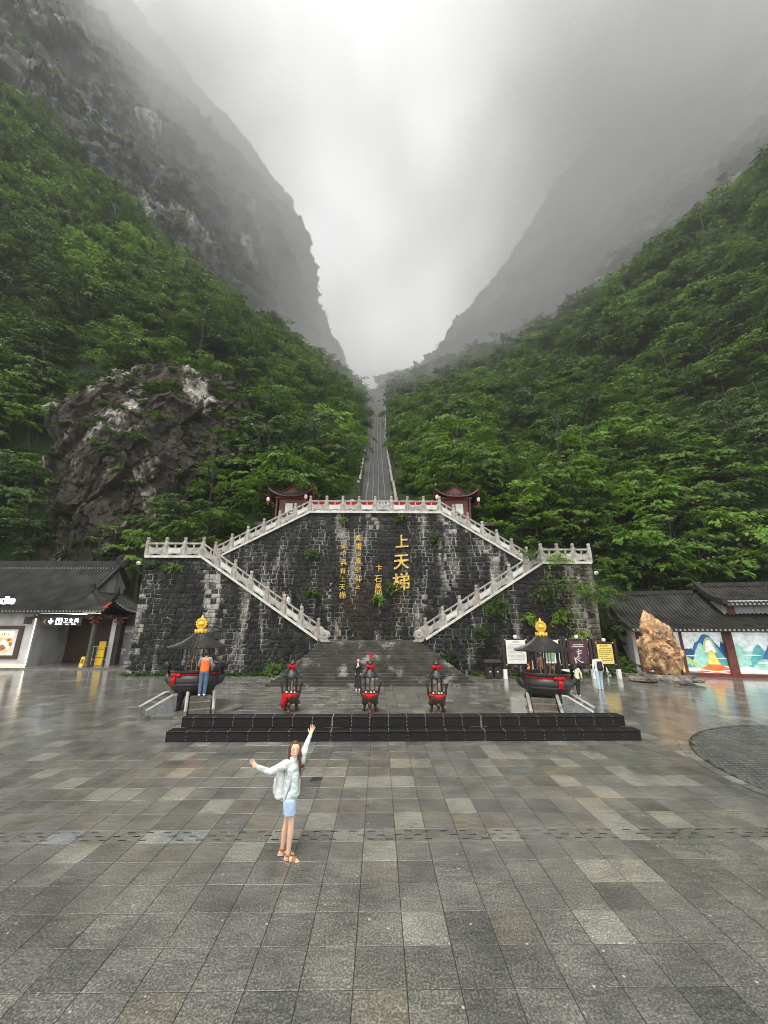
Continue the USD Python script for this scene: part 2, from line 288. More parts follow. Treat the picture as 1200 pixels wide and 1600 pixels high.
simple('print_grey', (0.16, 0.16, 0.15), rough=0.5)
simple('print_brown', (0.16, 0.09, 0.02), rough=0.5)
simple('print_green', (0.10, 0.22, 0.14), (0.3, 0.4, 0.3), 9, 0.5)
simple('glass_grey', (0.20, 0.22, 0.23), (0.28, 0.30, 0.31), 2, 0.15)
simple('lamp_glass', (0.75, 0.76, 0.74), rough=0.2)
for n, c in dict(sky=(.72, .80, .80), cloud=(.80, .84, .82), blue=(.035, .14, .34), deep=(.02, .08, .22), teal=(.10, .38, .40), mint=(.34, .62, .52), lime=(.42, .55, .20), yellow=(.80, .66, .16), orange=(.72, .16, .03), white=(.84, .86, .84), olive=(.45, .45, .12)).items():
    simple('mural_' + n, tuple(x * .62 for x in c), c, 3.2, 0.25, space='world', emit=0.30)  # small glow added to brighten the panels under the eave, taken as backlit
simple('ochre_rock', (0.07, 0.025, 0.010), (0.58, 0.36, 0.18), 1.5, 0.42, bump=0.10, bscale=7, stretch=(1.2, 1.2, .7), lo=.36, hi=.62, detail=10)
simple('ledge_rock', (0.035, 0.03, 0.024), (0.24, 0.21, 0.17), 2.6, 0.65, bump=0.04, bscale=10, detail=7)
simple('skin', (0.64, 0.39, 0.27), (0.71, 0.45, 0.33), 4, 0.5)
simple('skin_tan', (0.50, 0.26, 0.16), (0.56, 0.31, 0.2), 4, 0.5)
simple('jacket_mint', (0.42, 0.50, 0.48), (0.66, 0.72, 0.69), 7, 0.7, bump=0.02, bscale=14)
simple('denim_light', (0.28, 0.42, 0.62), (0.50, 0.62, 0.78), 9, 0.8, bump=0.006, bscale=40)
simple('denim', (0.05, 0.09, 0.15), (0.10, 0.16, 0.24), 9, 0.8)
simple('denim_pale', (0.30, 0.42, 0.52), (0.5, 0.6, 0.68), 6, 0.8)
simple('hair_brown', (0.05, 0.018, 0.008), (0.13, 0.055, 0.025), 9, 0.45, stretch=(8, 8, .6))
simple('hair_black', (0.006, 0.005, 0.005), (0.014, 0.012, 0.011), 9, 0.4)
simple('leather_tan', (0.26, 0.10, 0.035), (0.36, 0.15, 0.06), 9, 0.6)
simple('sole_pale', (0.45, 0.36, 0.27), rough=0.8)
simple('cloth_white', (0.66, 0.66, 0.65), (0.8, 0.8, 0.79), 6, 0.8, bump=0.01, bscale=14)
simple('cloth_silver', (0.55, 0.55, 0.54), (0.82, 0.82, 0.80), 9, 0.45, bump=0.015, bscale=16)
simple('cloth_black', (0.008, 0.008, 0.009), (0.018, 0.018, 0.02), 6, 0.8)
simple('cloth_orange', (0.75, 0.13, 0.015), (0.85, 0.19, 0.03), 6, 0.7)
simple('cloth_cream', (0.66, 0.66, 0.44), (0.76, 0.76, 0.54), 6, 0.8)
simple('cloth_pink', (0.62, 0.03, 0.14), (0.7, 0.05, 0.2), 6, 0.8)
simple('cloth_blue', (0.25, 0.42, 0.62), (0.4, 0.56, 0.74), 6, 0.8)
simple('cloth_grey', (0.22, 0.24, 0.27), (0.32, 0.34, 0.37), 6, 0.8)
simple('cloth_plaid', (0.06, 0.02, 0.03), (0.22, 0.10, 0.12), 30, 0.8)
simple('lip', (0.45, 0.10, 0.09), rough=0.5); simple('tooth', (0.8, 0.78, 0.72), rough=0.3)
simple('lantern_pink', (0.8, 0.55, 0.52), rough=0.6); simple('lantern_red', (0.6, 0.04, 0.04), rough=0.6)
def rockmat(name, c1, c2, streak, moss, mossamt, scale=0.05, pale=0.555):
    """cliff rock: banded and cracked, pale where it has broken, overgrown where it lies flat enough"""
    mat(name, {'geo': ('geometry', {}), 'mp': ('mapping', {'rotation': (0.35, 0.5, 0.2), 'scale': (1.0, 1.0, 0.4)}), 'n': ('noise_texture', {'scale': scale * 3, 'detail': 9.0, 'roughness': 0.68}),
               'r': ('rgb_ramp', {'ramp': [(0.30, c1), (0.62, c2)]}), 'ms': ('mapping', {'scale': (1.0, 1.0, 0.45)}), 's': ('noise_texture', {'scale': scale * 1.2, 'detail': 8.0, 'roughness': 0.72, 'distortion': 0.5}), 'sm': ('map_range', {'from_min': pale, 'from_max': pale + 0.09, 'to_min': 0.0, 'to_max': 0.85, 'clamp': True}),
               'mx': ('mix_color', {'b': streak}), 'sx': ('separate_xyz', {}), 'mn': ('noise_texture', {'scale': scale * 2, 'detail': 7.0, 'roughness': 0.65}), 'ma': ('math', {'math_type': 'multiply_add', 'value2': 1.15}),
               'mm': ('map_range', {'from_min': mossamt, 'from_max': mossamt + 0.16, 'to_min': 0.0, 'to_max': 0.95, 'clamp': True}), 'mc': ('mix_color', {'b': moss}),
               'bn': ('noise_texture', {'scale': scale * 12, 'detail': 8.0, 'roughness': 0.75}), 'b': ('bump', {'strength': 1.0, 'distance': 1.2 * 0.05 / scale * 0.5}), 'p': ('principled_bsdf', {'roughness': 0.7, 'specular_ior_level': 0.12})},
        [('geo.position', 'mp.vector'), ('mp.vector', 'n.vector'), ('n.fac', 'r.fac'), ('geo.position', 'ms.vector'), ('ms.vector', 's.vector'), ('s.fac', 'sm.value'), ('sm.result', 'mx.fac'), ('r.color', 'mx.a'), ('geo.normal', 'sx.vector'), ('geo.position', 'mn.vector'), ('mn.fac', 'ma.value1'), ('sx.z', 'ma.value3'), ('ma.value', 'mm.value'), ('mm.result', 'mc.fac'), ('mx.result', 'mc.a'), ('mc.result', 'p.base_color'),
         ('mp.vector', 'bn.vector'), ('bn.fac', 'b.height'), ('b.normal', 'p.normal')], 'p.BSDF')
rockmat('cliff_rock', (0.008, 0.0085, 0.009), (0.038, 0.039, 0.040), (0.27, 0.265, 0.25), (0.016, 0.030, 0.009), 0.82)
rockmat('brown_rock', (0.010, 0.009, 0.0075), (0.050, 0.042, 0.033), (0.46, 0.43, 0.38), (0.016, 0.030, 0.007), 1.2, scale=0.16, pale=0.54)
rockmat('forest_floor', (0.012, 0.016, 0.006), (0.03, 0.04, 0.014), (0.06, 0.055, 0.04), (0.014, 0.028, 0.006), 0.5, scale=0.2)

# ---------------------------------------------------------------- terrain: gorge walls, forest slopes, cliffs
from scipy.interpolate import PchipInterpolator
from scipy.spatial import cKDTree
def cells(g, size, amp, seed, aniso=(1, 1, 1)):
    """broken rock: every cell of a jittered lattice is a facet with its own stand-out and tilt"""
    r = np.random.default_rng(seed); q = (g.reshape(-1, 3) + (np.stack([meshkit.fbm(g.reshape(-1, 3) / size + 11 * k, 2, seed + k) for k in range(3)], 1) - .5) * size * .9) * aniso
    key = np.unique(np.floor(q / size).astype(int), axis=0)
    key = np.unique((key[:, None] + np.array(list(np.ndindex(3, 3, 3))) - 1).reshape(-1, 3), axis=0)
    c = (key + r.random(key.shape)) * size; k = cKDTree(c).query(q)[1]
    h = r.uniform(-1, 1, len(c)); t = r.normal(0, .8, (len(c), 3))
    return (amp * (h[k] + ((q - c[k]) / size * t[k]).sum(1))).reshape(g.shape[:2])
def sheet(ctrl, nu, nv, amp=0.0, scale=20.0, seed=1, amp2=0.0, scale2=5.0, flip=False, strata=0.0, broken=()):
    """a smooth sheet through a grid of world points (rows bottom to top, columns along the valley), roughened"""
    c = np.asarray(ctrl, float)
    u, v = np.linspace(0, 1, c.shape[1]), np.linspace(0, 1, c.shape[0])
    g = PchipInterpolator(u, c, axis=1)(np.linspace(0, 1, nu)); g = PchipInterpolator(v, g, axis=0)(np.linspace(0, 1, nv))
    n = np.cross(np.gradient(g, axis=1), np.gradient(g, axis=0)); n /= np.linalg.norm(n, axis=2, keepdims=True) + 1e-9
    if flip: n = -n
    d = amp * (meshkit.fbm(g / scale, 4, seed) - 0.5) * 2
    if amp2:
        r = 1 - np.abs(2 * meshkit.fbm(g / scale2 * [1, 1, .45], 4, seed + 9) - 1)
        d = d + amp2 * (r - 0.6) * 2
    if strata:
        q = g @ np.array([.25, .25, .8]) + 5 * meshkit.fbm(g / 22, 3, seed + 3)
        d = d + strata * (np.abs(((q / 7.0) % 1) - .5) * 2) ** 2 + strata * .8 * np.floor(3 * meshkit.noise(g / [9, 9, 26], seed + 5)) / 3
    for sz, am, an in broken: d = d + cells(g, sz, am, seed + int(sz * 7), an)
    g = g + n * d[..., None]
    i, j = np.meshgrid(np.arange(nv - 1), np.arange(nu - 1), indexing='ij')
    f = np.stack([i * nu + j, i * nu + j + 1, (i + 1) * nu + j + 1, (i + 1) * nu + j], -1).reshape(-1, 4)
    if flip: f = f[:, ::-1]
    return g, (g.reshape(-1, 3), tri(f))
def pts(rows): return [[at(*p) for p in r] for r in rows]

LEFT = pts([
    [(-400, 930, 30), (-60, 940, 42), (100, 930, 42), (210, 990, 38), (320, 890, 36.5), (410, 850, 37.5), (490, 800, 41), (560, 784, 45)],
    [(-500, 800, 32), (-80, 850, 45), (90, 850, 45), (205, 800, 47), (320, 765, 49), (400, 745, 54), (500, 740, 62), (569, 730, 72)],
    [(-700, 500, 36), (-120, 600, 52), (80, 640, 53), (200, 585, 57), (320, 600, 60), (420, 640, 74), (530, 670, 110), (574, 680, 118)],
    [(-900, -200, 45), (-260, -60, 62), (0, 172, 80), (200, 358, 102), (340, 485, 132), (460, 555, 167), (552, 612, 207), (577, 616, 216)]])
RIGHT = pts([
    [(618, 784, 45), (690, 800, 40.5), (790, 850, 36.8), (870, 930, 34.5), (958, 1052, 31), (1090, 990, 38.5), (1250, 990, 37), (1600, 990, 30)],
    [(607, 735, 72), (680, 730, 66), (785, 770, 52), (875, 800, 46), (975, 850, 43), (1110, 850, 44), (1300, 850, 42), (1800, 850, 34)],
    [(603, 685, 118), (665, 660, 115), (770, 680, 88), (865, 690, 72), (975, 700, 62), (1150, 650, 58), (1400, 600, 50), (2000, 500, 40)],
    [(604, 616, 216), (655, 597, 202), (745, 567, 172), (860, 528, 142), (960, 468, 117), (1200, 285, 87), (1600, -40, 64), (2300, -300, 50)]])
gl, ml = sheet(LEFT, 220, 150, 1.6, 16, 3, .5, 4, flip=True)
gr, mr = sheet(RIGHT, 220, 150, 1.6, 16, 5, .5, 4, flip=True)
CL = pts([
    [(-500, 130, 60), (0, 250, 86), (130, 350, 104), (230, 425, 122), (330, 510, 146), (430, 570, 184), (485, 612, 222), (505, 620, 236), (500, 640, 300)],
    [(-500, -200, 66), (-20, 20, 96), (110, 150, 116), (215, 250, 138), (325, 340, 165), (420, 410, 205), (482, 480, 240), (503, 548, 252), (500, 560, 320)],
    [(-480, -500, 80), (-20, -190, 118), (110, -20, 150), (235, 150, 178), (340, 250, 205), (430, 330, 240), (478, 400, 262), (496, 500, 268), (490, 520, 330)],
    [(-380, -800, 170), (60, -330, 240), (170, -60, 300), (290, 110, 330), (380, 215, 340), (445, 300, 330), (473, 372, 320), (489, 470, 310), (480, 500, 380)]])
CR = pts([
    [(590, 640, 330), (618, 622, 238), (668, 605, 226), (750, 575, 200), (860, 540, 160), (960, 482, 132), (1200, 310, 98), (1700, 50, 66)],
    [(590, 600, 350), (622, 596, 262), (690, 560, 250), (765, 500, 225), (870, 440, 190), (960, 370, 158), (1200, 190, 118), (1700, -150, 80)],
    [(590, 590, 380), (626, 588, 290), (715, 515, 290), (800, 420, 270), (890, 320, 240), (975, 240, 205), (1200, 60, 150), (1700, -350, 100)],
    [(590, 585, 420), (640, 575, 350), (750, 465, 360), (830, 350, 370), (930, 210, 350), (1030, 80, 320), (1230, -120, 260), (1700, -600, 200)]])
gcl, mcl = sheet(CL, 460, 330, 9, 45, 21, 2.0, 15, flip=True, strata=1.2, broken=((17, 2.6, (1, 1, .45)), (6.5, 1.1, (1, 1, .6)), (2.6, .4, (1, 1, .8))))
gcr, mcr = sheet(CR, 460, 330, 9, 45, 31, 2.0, 15, flip=True, strata=1.2, broken=((17, 2.4, (1, 1, .45)), (6.5, 1.0, (1, 1, .6)), (2.6, .35, (1, 1, .8))))
FARL = pts([[(440, 660, 300), (520, 640, 300), (560, 634, 300), (566, 640, 330)], [(440, 560, 310), (505, 560, 310), (547, 612, 310), (556, 625, 340)], [(440, 480, 330), (498, 500, 325), (535, 570, 320), (548, 600, 350)], [(440, 420, 360), (490, 460, 350), (524, 530, 340), (535, 560, 370)]])
gfl, mfl = sheet(FARL, 80, 80, 4, 40, 41, 1.5, 12, flip=True)
for nm, m, mt, lb, ct in (('forest_slope', ml, 'forest_floor', 'dark soil and ground plants under the trees of the left slope', 'hillside'),
                      ('forest_slope', mr, 'forest_floor', 'dark soil and ground plants under the trees of the right slope', 'hillside'),
                      ('cliff', mcl, 'cliff_rock', 'grey streaked rock cliff towering above the left forest', 'cliff'),
                      ('cliff', mcr, 'cliff_rock', 'grey rock cliff fading into mist above the right forest', 'cliff'),
                      ('rock_spur', mfl, 'cliff_rock', 'far misty rock spur left of the top of the long stairway', 'cliff')):
    solo(nm, m, mt, lb, ct, kind='structure', smooth=True)
# bare rock face standing out of the left forest
FACE = pts([
    [(60, 900, 43.6), (120, 890, 43.2), (190, 845, 43.8), (260, 795, 45), (330, 765, 47), (385, 735, 49), (425, 725, 54)],
    [(62, 800, 44.2), (120, 770, 43.8), (190, 735, 44.2), (255, 715, 44.6), (335, 700, 48.5), (385, 690, 51), (422, 690, 57)],
    [(68, 690, 47.5), (125, 665, 46.5), (188, 640, 46), (262, 625, 46), (335, 640, 52), (390, 650, 56), (420, 650, 62)],
    [(75, 610, 56), (125, 600, 54), (180, 570, 53), (275, 565, 53), (345, 590, 59), (400, 615, 64), (422, 625, 70)]])
gf, mf = sheet(FACE, 330, 270, 1.8, 8, 51, 0.2, 3.0, flip=True, strata=0.3, broken=((4.6, .85, (1, 1, .5)), (1.7, .36, (1, 1, .6)), (.7, .12, (1, 1, .8))))
solo('rock_face', mf, 'brown_rock', 'bare brown rock face with white streaks amid the left forest', 'rock face', kind='structure', smooth=20)
g0 = cat(bx(-420, 420, -60, 460, -0.6, -0.02))
solo('ground', g0, 'joint_dark', 'bare earth under the plaza and the hills', 'ground', kind='structure')

# ---------------------------------------------------------------- the paved plaza
rng = np.random.default_rng(7)
plaza = solo('plaza', bx(-48, 48, -6, 36.5, -0.015, -0.005), 'joint_dark', 'wet grey stone plaza laid in a square grid of slabs', 'plaza', kind='structure')
TW = 0.555
ys = [7.911 - TW * k for k in range(25)][::-1] + [8.33 + 0.625 * k for k in range(46)]
xs = 0.296 + TW * np.arange(-86, 86)
def tile(x0, x1, y0, y1, rg, c=0.005):
    g = 0.0035; z = rg.normal(0, 0.0012, 4) + rg.normal(0, 0.0012)
    x0, x1, y0, y1 = x0 + g, x1 - g, y0 + g, y1 - g
    top = np.array([[x0 + c, y0 + c, z[0]], [x1 - c, y0 + c, z[1]], [x1 - c, y1 - c, z[2]], [x0 + c, y1 - c, z[3]]])
    mid = np.array([[x0, y0, -0.006], [x1, y0, -0.006], [x1, y1, -0.006], [x0, y1, -0.006]])
    return np.vstack([top, mid]), tri(np.array([[0, 1, 2, 3], [4, 5, 1, 0], [5, 6, 2, 1], [6, 7, 3, 2], [7, 4, 0, 3]]))
near, far = [], {}
KIND = ['tile_grey'] * 14 + ['tile_dark'] * 6 + ['tile_brown'] * 1 + ['tile_pale'] * 2
def kind_at(x, y):
    k = KIND[rng.integers(len(KIND))]
    if 8.3 < y < 13.5 and abs(x) < 7 and rng.random() < 0.22: k = ('tile_pale', 'tile_brown')[rng.integers(2)]
    return k
for j in range(len(ys) - 1):
    y0, y1 = ys[j], ys[j + 1]
    strip = abs(y0 - 7.911) < 1e-6
    for x0 in xs:
        k = kind_at(x0, y0)
        if strip: k = 'tile_blue' if (-4.2 < x0 < -3.5 or -6.2 < x0 < -5.4) else ('tile_pale' if -2.9 < x0 < 4.5 and rng.random() < .25 else 'tile_grey')
        m = tile(x0, x0 + TW, y0, y1, rng)
        px, py, zc = proj([x0 + TW / 2, (y0 + y1) / 2, 0])
        if y0 > 3.9 and zc > .5 and -30 < px < 1230 and py < 1620: near.append((zc, m, k))
        else: far.setdefault(k, []).append(m)
near.sort(key=lambda t: t[0])
for zc, m, k in near[:300]: part(plaza, 'paving_stone', m, k)
for zc, m, k in near[300:]: far.setdefault(k, []).append(m)
for k, ms in far.items():
    part(plaza, 'paving_field', cat(*ms), k, kind='stuff')
# row of slotted drain covers across the plaza
slots = []
for i in range(-40, 41):
    for r, off in ((7.99, 0), (8.12, .16), (8.25, 0)):
        x = .12 + i * .33 + off + (i % 3) * .01
        if (i * 7 + int(r * 100)) % 5: slots.append(bx(x, x + .13, r - .008, r + .008, 0.004, 0.0075))
part(plaza, 'drain_slots', cat(*slots), 'joint_dark', kind='stuff')
# round patch of small dark setts at the right edge of the plaza
ctr, RS = np.array([13.95, 10.2]), 5.35
round_patch = solo('round_sett_patch', lathe([(RS, -.004), (RS, .010)], 72, (ctr[0], ctr[1], 0)), 'joint_dark', 'round patch of small dark setts at the right of the plaza', 'paving', kind='structure')
sm = []
for iy in range(-36, 37):
    for ix in range(-36, 37):
        x, y = ix * .15 + (iy % 2) * .075, iy * .15
        if math.hypot(x, y) < RS - .08:
            v, f = tile(ctr[0] + x - .072, ctr[0] + x + .072, ctr[1] + y - .072, ctr[1] + y + .072, rng, .012); v = v.copy(); v[:4, 2] += .018 + rng.normal(0, .002); v[4:, 2] = .008
            sm.append((v, f))
part(round_patch, 'sett', cat(*sm), 'sett_stone', kind='stuff')
for k in range(64):
    a0, a1 = k / 64 * 2 * PI + .004, (k + 1) / 64 * 2 * PI - .004
    p = [(ctr[0] + r * math.cos(a), ctr[1] + r * math.sin(a)) for r, a in ((RS + .01, a0), (RS + .26, a0), (RS + .26, a1), (RS + .01, a1))]
    part(round_patch, 'edge_stone', xf(extr(Polygon(p), .024), (0, 0, -.003)), ('tile_grey', 'tile_pale', 'tile_grey')[k % 3])

# ---------------------------------------------------------------- masonry walls built stone by stone
def block(poly, yf, bulge, rg, inset=.035):
    """one dressed stone: outline poly in (x, z) on the wall face yf, standing out towards -y"""
    p = np.array(poly.exterior.coords[:-1]) if poly.exterior.is_ccw else np.array(poly.exterior.coords[:-1])[::-1]
    n = len(p); c = p.mean(0); d = c - p; L = np.linalg.norm(d, axis=1, keepdims=True)
    q = p + d / np.maximum(L, 1e-6) * np.minimum(inset * rg.uniform(.7, 1.5, (n, 1)), L * .45)
    yy = yf - bulge * rg.uniform(.55, 1.0, n)
    v = np.vstack([np.c_[p[:, 0], np.full(n, yf + .03), p[:, 1]], np.c_[q[:, 0], yy, q[:, 1]], [[c[0] + rg.normal(0, .04), yf - bulge * rg.uniform(1.0, 1.35), c[1] + rg.normal(0, .03)]]])
    k = np.arange(n); k1 = (k + 1) % n
    return v, np.vstack([np.stack([k, k1, n + k1], 1), np.stack([k, n + k1, n + k], 1), np.stack([n + k, n + k1, 0 * k + 2 * n], 1)])
def masonry(path, outline, yf, bw, bh, rg, mats, bulge=.07, gap=.017, limit=300, name='stone_block', skip=None):
    x0, z0, x1, z1 = outline.bounds; out = []
    nr = int(math.ceil((z1 - z0) / bh)); nc = int((x1 - x0) / bw) + 2
    zz = z0 + (np.arange(nr + 1) + rg.uniform(-.18, .18, nr + 1)) * bh; zz[0] = z0
    def lim(i, x): return zz[i] + .05 * math.sin(x * 1.3 + i * 2.1) + .035 * math.sin(x * 3.7 + i)
    for i in range(nr):
        xe = x0 - bw * rg.uniform(0, 1)
        while xe < x1:
            w = bw * rg.uniform(.62, 1.5)
            j = rg.uniform(-.05, .05, 4)
            p = Polygon([(xe + j[0], lim(i, xe)), (xe + w + j[1], lim(i, xe + w)), (xe + w + j[2], lim(i + 1, xe + w)), (xe + w / 2, lim(i + 1, xe + w / 2)), (xe + j[3], lim(i + 1, xe))])
            xe += w
            g = p.buffer(-gap, join_style=2).intersection(outline)
            if g.geom_type != 'Polygon' or g.area < .03 or len(g.interiors): continue
            g = g.simplify(.01)
            if skip and skip(g.centroid.x, g.centroid.y): continue
            out.append((g.area, block(g, yf, bulge * rg.uniform(.5, 1.3), rg), mats(g.centroid.x, g.centroid.y, rg)))
    out.sort(key=lambda t: -t[0])
    rest = {}
    for k, (a, m, mt) in enumerate(out):
        if k < limit: part(path, name, m, mt)
        else: rest.setdefault(mt, []).append(m)
    for mt, ms in rest.items(): part(path, name + '_rest', cat(*ms), mt, kind='stuff')
LZ = 2.30                                        # landing above the lower steps
YF, YB = 30.0, 33.2                              # faces of the front walls and of the high back wall
rw = np.random.default_rng(11)
pick = lambda x, z, r: ('block_dark', 'block_dark', 'block_grey')[r.integers(3)]
left_out = Polygon([(-18.15, 0), (-4.2, 0), (-4.2, 2.22), (-13.85, 8.6), (-18.3, 8.6)])
right_out = Polygon([(3.1, 0), (16.6, 0), (16.7, 8.12), (12.8, 8.16), (3.1, 2.27)])
back_out = Polygon([(-15.3, LZ), (14.2, LZ), (14.2, 8.0), (12.35, 8.85), (5.42, 13.15), (-6.25, 13.15), (-13.75, 9.2), (-15.3, 8.4)])
wl = thing('retaining_wall', 'dark stone wall carrying the left flight of stairs, behind the left burner', 'wall')
part(wl, 'wall_core', wallp(left_out, YF, YF + .5), 'mortar')
def leftmat(x, z, r):
    d = min(abs(x + 13.1 + .5 * math.sin(z * .9)) / .75, (x + 18.15) / .5 if z < 6 else 9, abs(x + 11.9) / .3 if z < 5 else 9)
    return 'block_pale' if d < 1 and r.random() < .62 else pick(x, z, r)
masonry(wl, left_out, YF, .46, .36, rw, leftmat)
part(wl, 'end_wall', wallp(Polygon([(0, 0), (3.2, 0), (3.2, 8.6), (0, 8.6)]), 0, .01) if False else cat(bx(-18.28, -17.9, YF + .5, 36.0, 0, 8.55)), 'block_grey')
wr = thing('retaining_wall', 'dark overgrown stone wall carrying the right flight of stairs, behind the sign boards', 'wall')
part(wr, 'wall_core', wallp(right_out, YF, YF + .5), 'mortar')
masonry(wr, right_out, YF, .46, .36, rw, lambda x, z, r: 'rubble' if x > 15.6 + r.normal(0, .35) else ('block_rust' if x > 12 and z > 3 and r.random() < .4 else pick(x, z, r)))
part(wr, 'end_wall', cat(bx(16.35, 16.7, YF + .5, 34.5, 0, 8.05)), 'rubble')
wb = thing('inscribed_wall', 'high dark stone wall with golden characters below the top terrace', 'wall')
part(wb, 'wall_core', wallp(back_out, YB, YB + .6), 'mortar')
def backmat(x, z, r):
    for cx, w in ((1.7, .75), (-.2, .5), (-1.75, .6), (-2.9, .45)):
        if abs(x - cx) < w and z < 7.6 and r.random() < .75 - .11 * abs(z - 6.2): return 'block_rust'
    if (abs(x - 5.55) < .35 and r.random() < .55) or (abs(x + .4) < 1.0 and z > 11.2 and r.random() < .5) or (abs(x - 4.3) < .5 and z < 6 and r.random() < .4) or (x > 6.5 and abs(z - (12.6 - (x - 5.4) * .6)) < .8 and r.random() < .3): return 'block_pale'
    return pick(x, z, r)
masonry(wb, back_out, YB, .45, .36, rw, backmat, bulge=.06)
# fill behind the walls: flights, landings and terrace
earth = lambda *p: wallp(Polygon(p), 0, 1)
def fill(poly, y0, y1): return wallp(Polygon(poly), y0, y1)
st = thing('double_staircase', 'pair of stone flights climbing left and right behind the front walls to the terrace', 'stairs')
def flight(xa, za, xb, zb, y0, y1, n):
    ms = []
    for i in range(n):
        xa_, xb_ = xa + (xb - xa) * i / n, xa + (xb - xa) * (i + 1) / n; z = za + (zb - za) * (i + 1) / n
        ms.append(bx(min(xa_, xb_), max(xa_, xb_), y0, y1, z - .3, z))
    return cat(*ms)
part(st, 'lower_flight', flight(-4.2, LZ, -13.85, 8.6, YF + .5, YB, 40), 'step_stone')
part(st, 'lower_flight', flight(3.1, LZ, 12.8, 8.15, YF + .5, YB, 38), 'step_stone')
part(st, 'upper_flight', flight(-14.7, 8.6, -6.25, 13.15, YB + .6, 36.4, 30), 'step_stone')
part(st, 'upper_flight', flight(13.5, 8.15, 5.42, 13.15, YB + .6, 36.4, 32), 'step_stone')
part(st, 'side_landing', cat(bx(-18.3, -13.85, YF + .5, 36.4, 8.3, 8.58)), 'step_stone')
part(st, 'side_landing', cat(bx(12.8, 16.35, YF + .5, 36.4, 7.85, 8.13)), 'step_stone')
part(st, 'middle_landing', cat(bx(-4.2, 3.1, 29.7, YB, 0, LZ)), 'step_stone')
part(st, 'terrace_floor', cat(bx(-6.25, 5.42, YB + .6, 46, 12.8, 13.13), bx(-12.2, -6.25, 36.4, 46, 12.8, 13.12), bx(5.42, 11.2, 36.4, 46, 12.8, 13.12)), 'step_stone')
part(st, 'back_wall', cat(bx(-18.3, -12.2, 36.4, 36.8, 0, 9.2), bx(11.2, 16.3, 36.4, 36.8, 0, 8.8)), 'block_dark')
# broad lower steps, each a slab of its own
ls = thing('broad_steps', 'broad dark worn stone steps between the two front walls', 'steps')
N = 15
for i in range(N):
    t = i / (N - 1); y0 = 24.75 + i * (29.4 - 24.75) / (N - 1) ; xa, xb = -6.75 + (6.75 - 4.15) * t, 5.85 + (3.05 - 5.85) * t
    nseg = max(5, int((xb - xa) / 1.35)); cuts = np.linspace(xa, xb, nseg + 1) + np.r_[0, rw.uniform(-.25, .25, nseg - 1), 0]
    for a, b in zip(cuts[:-1], cuts[1:]):
        part(ls, 'step', cbx(a + .003, b - .003, y0 + rw.uniform(-.012, .012), 29.72, i * LZ / N + (.0 if i else -.05), (i + 1) * LZ / N + rw.uniform(-.006, .006), .012), 'step_stone')
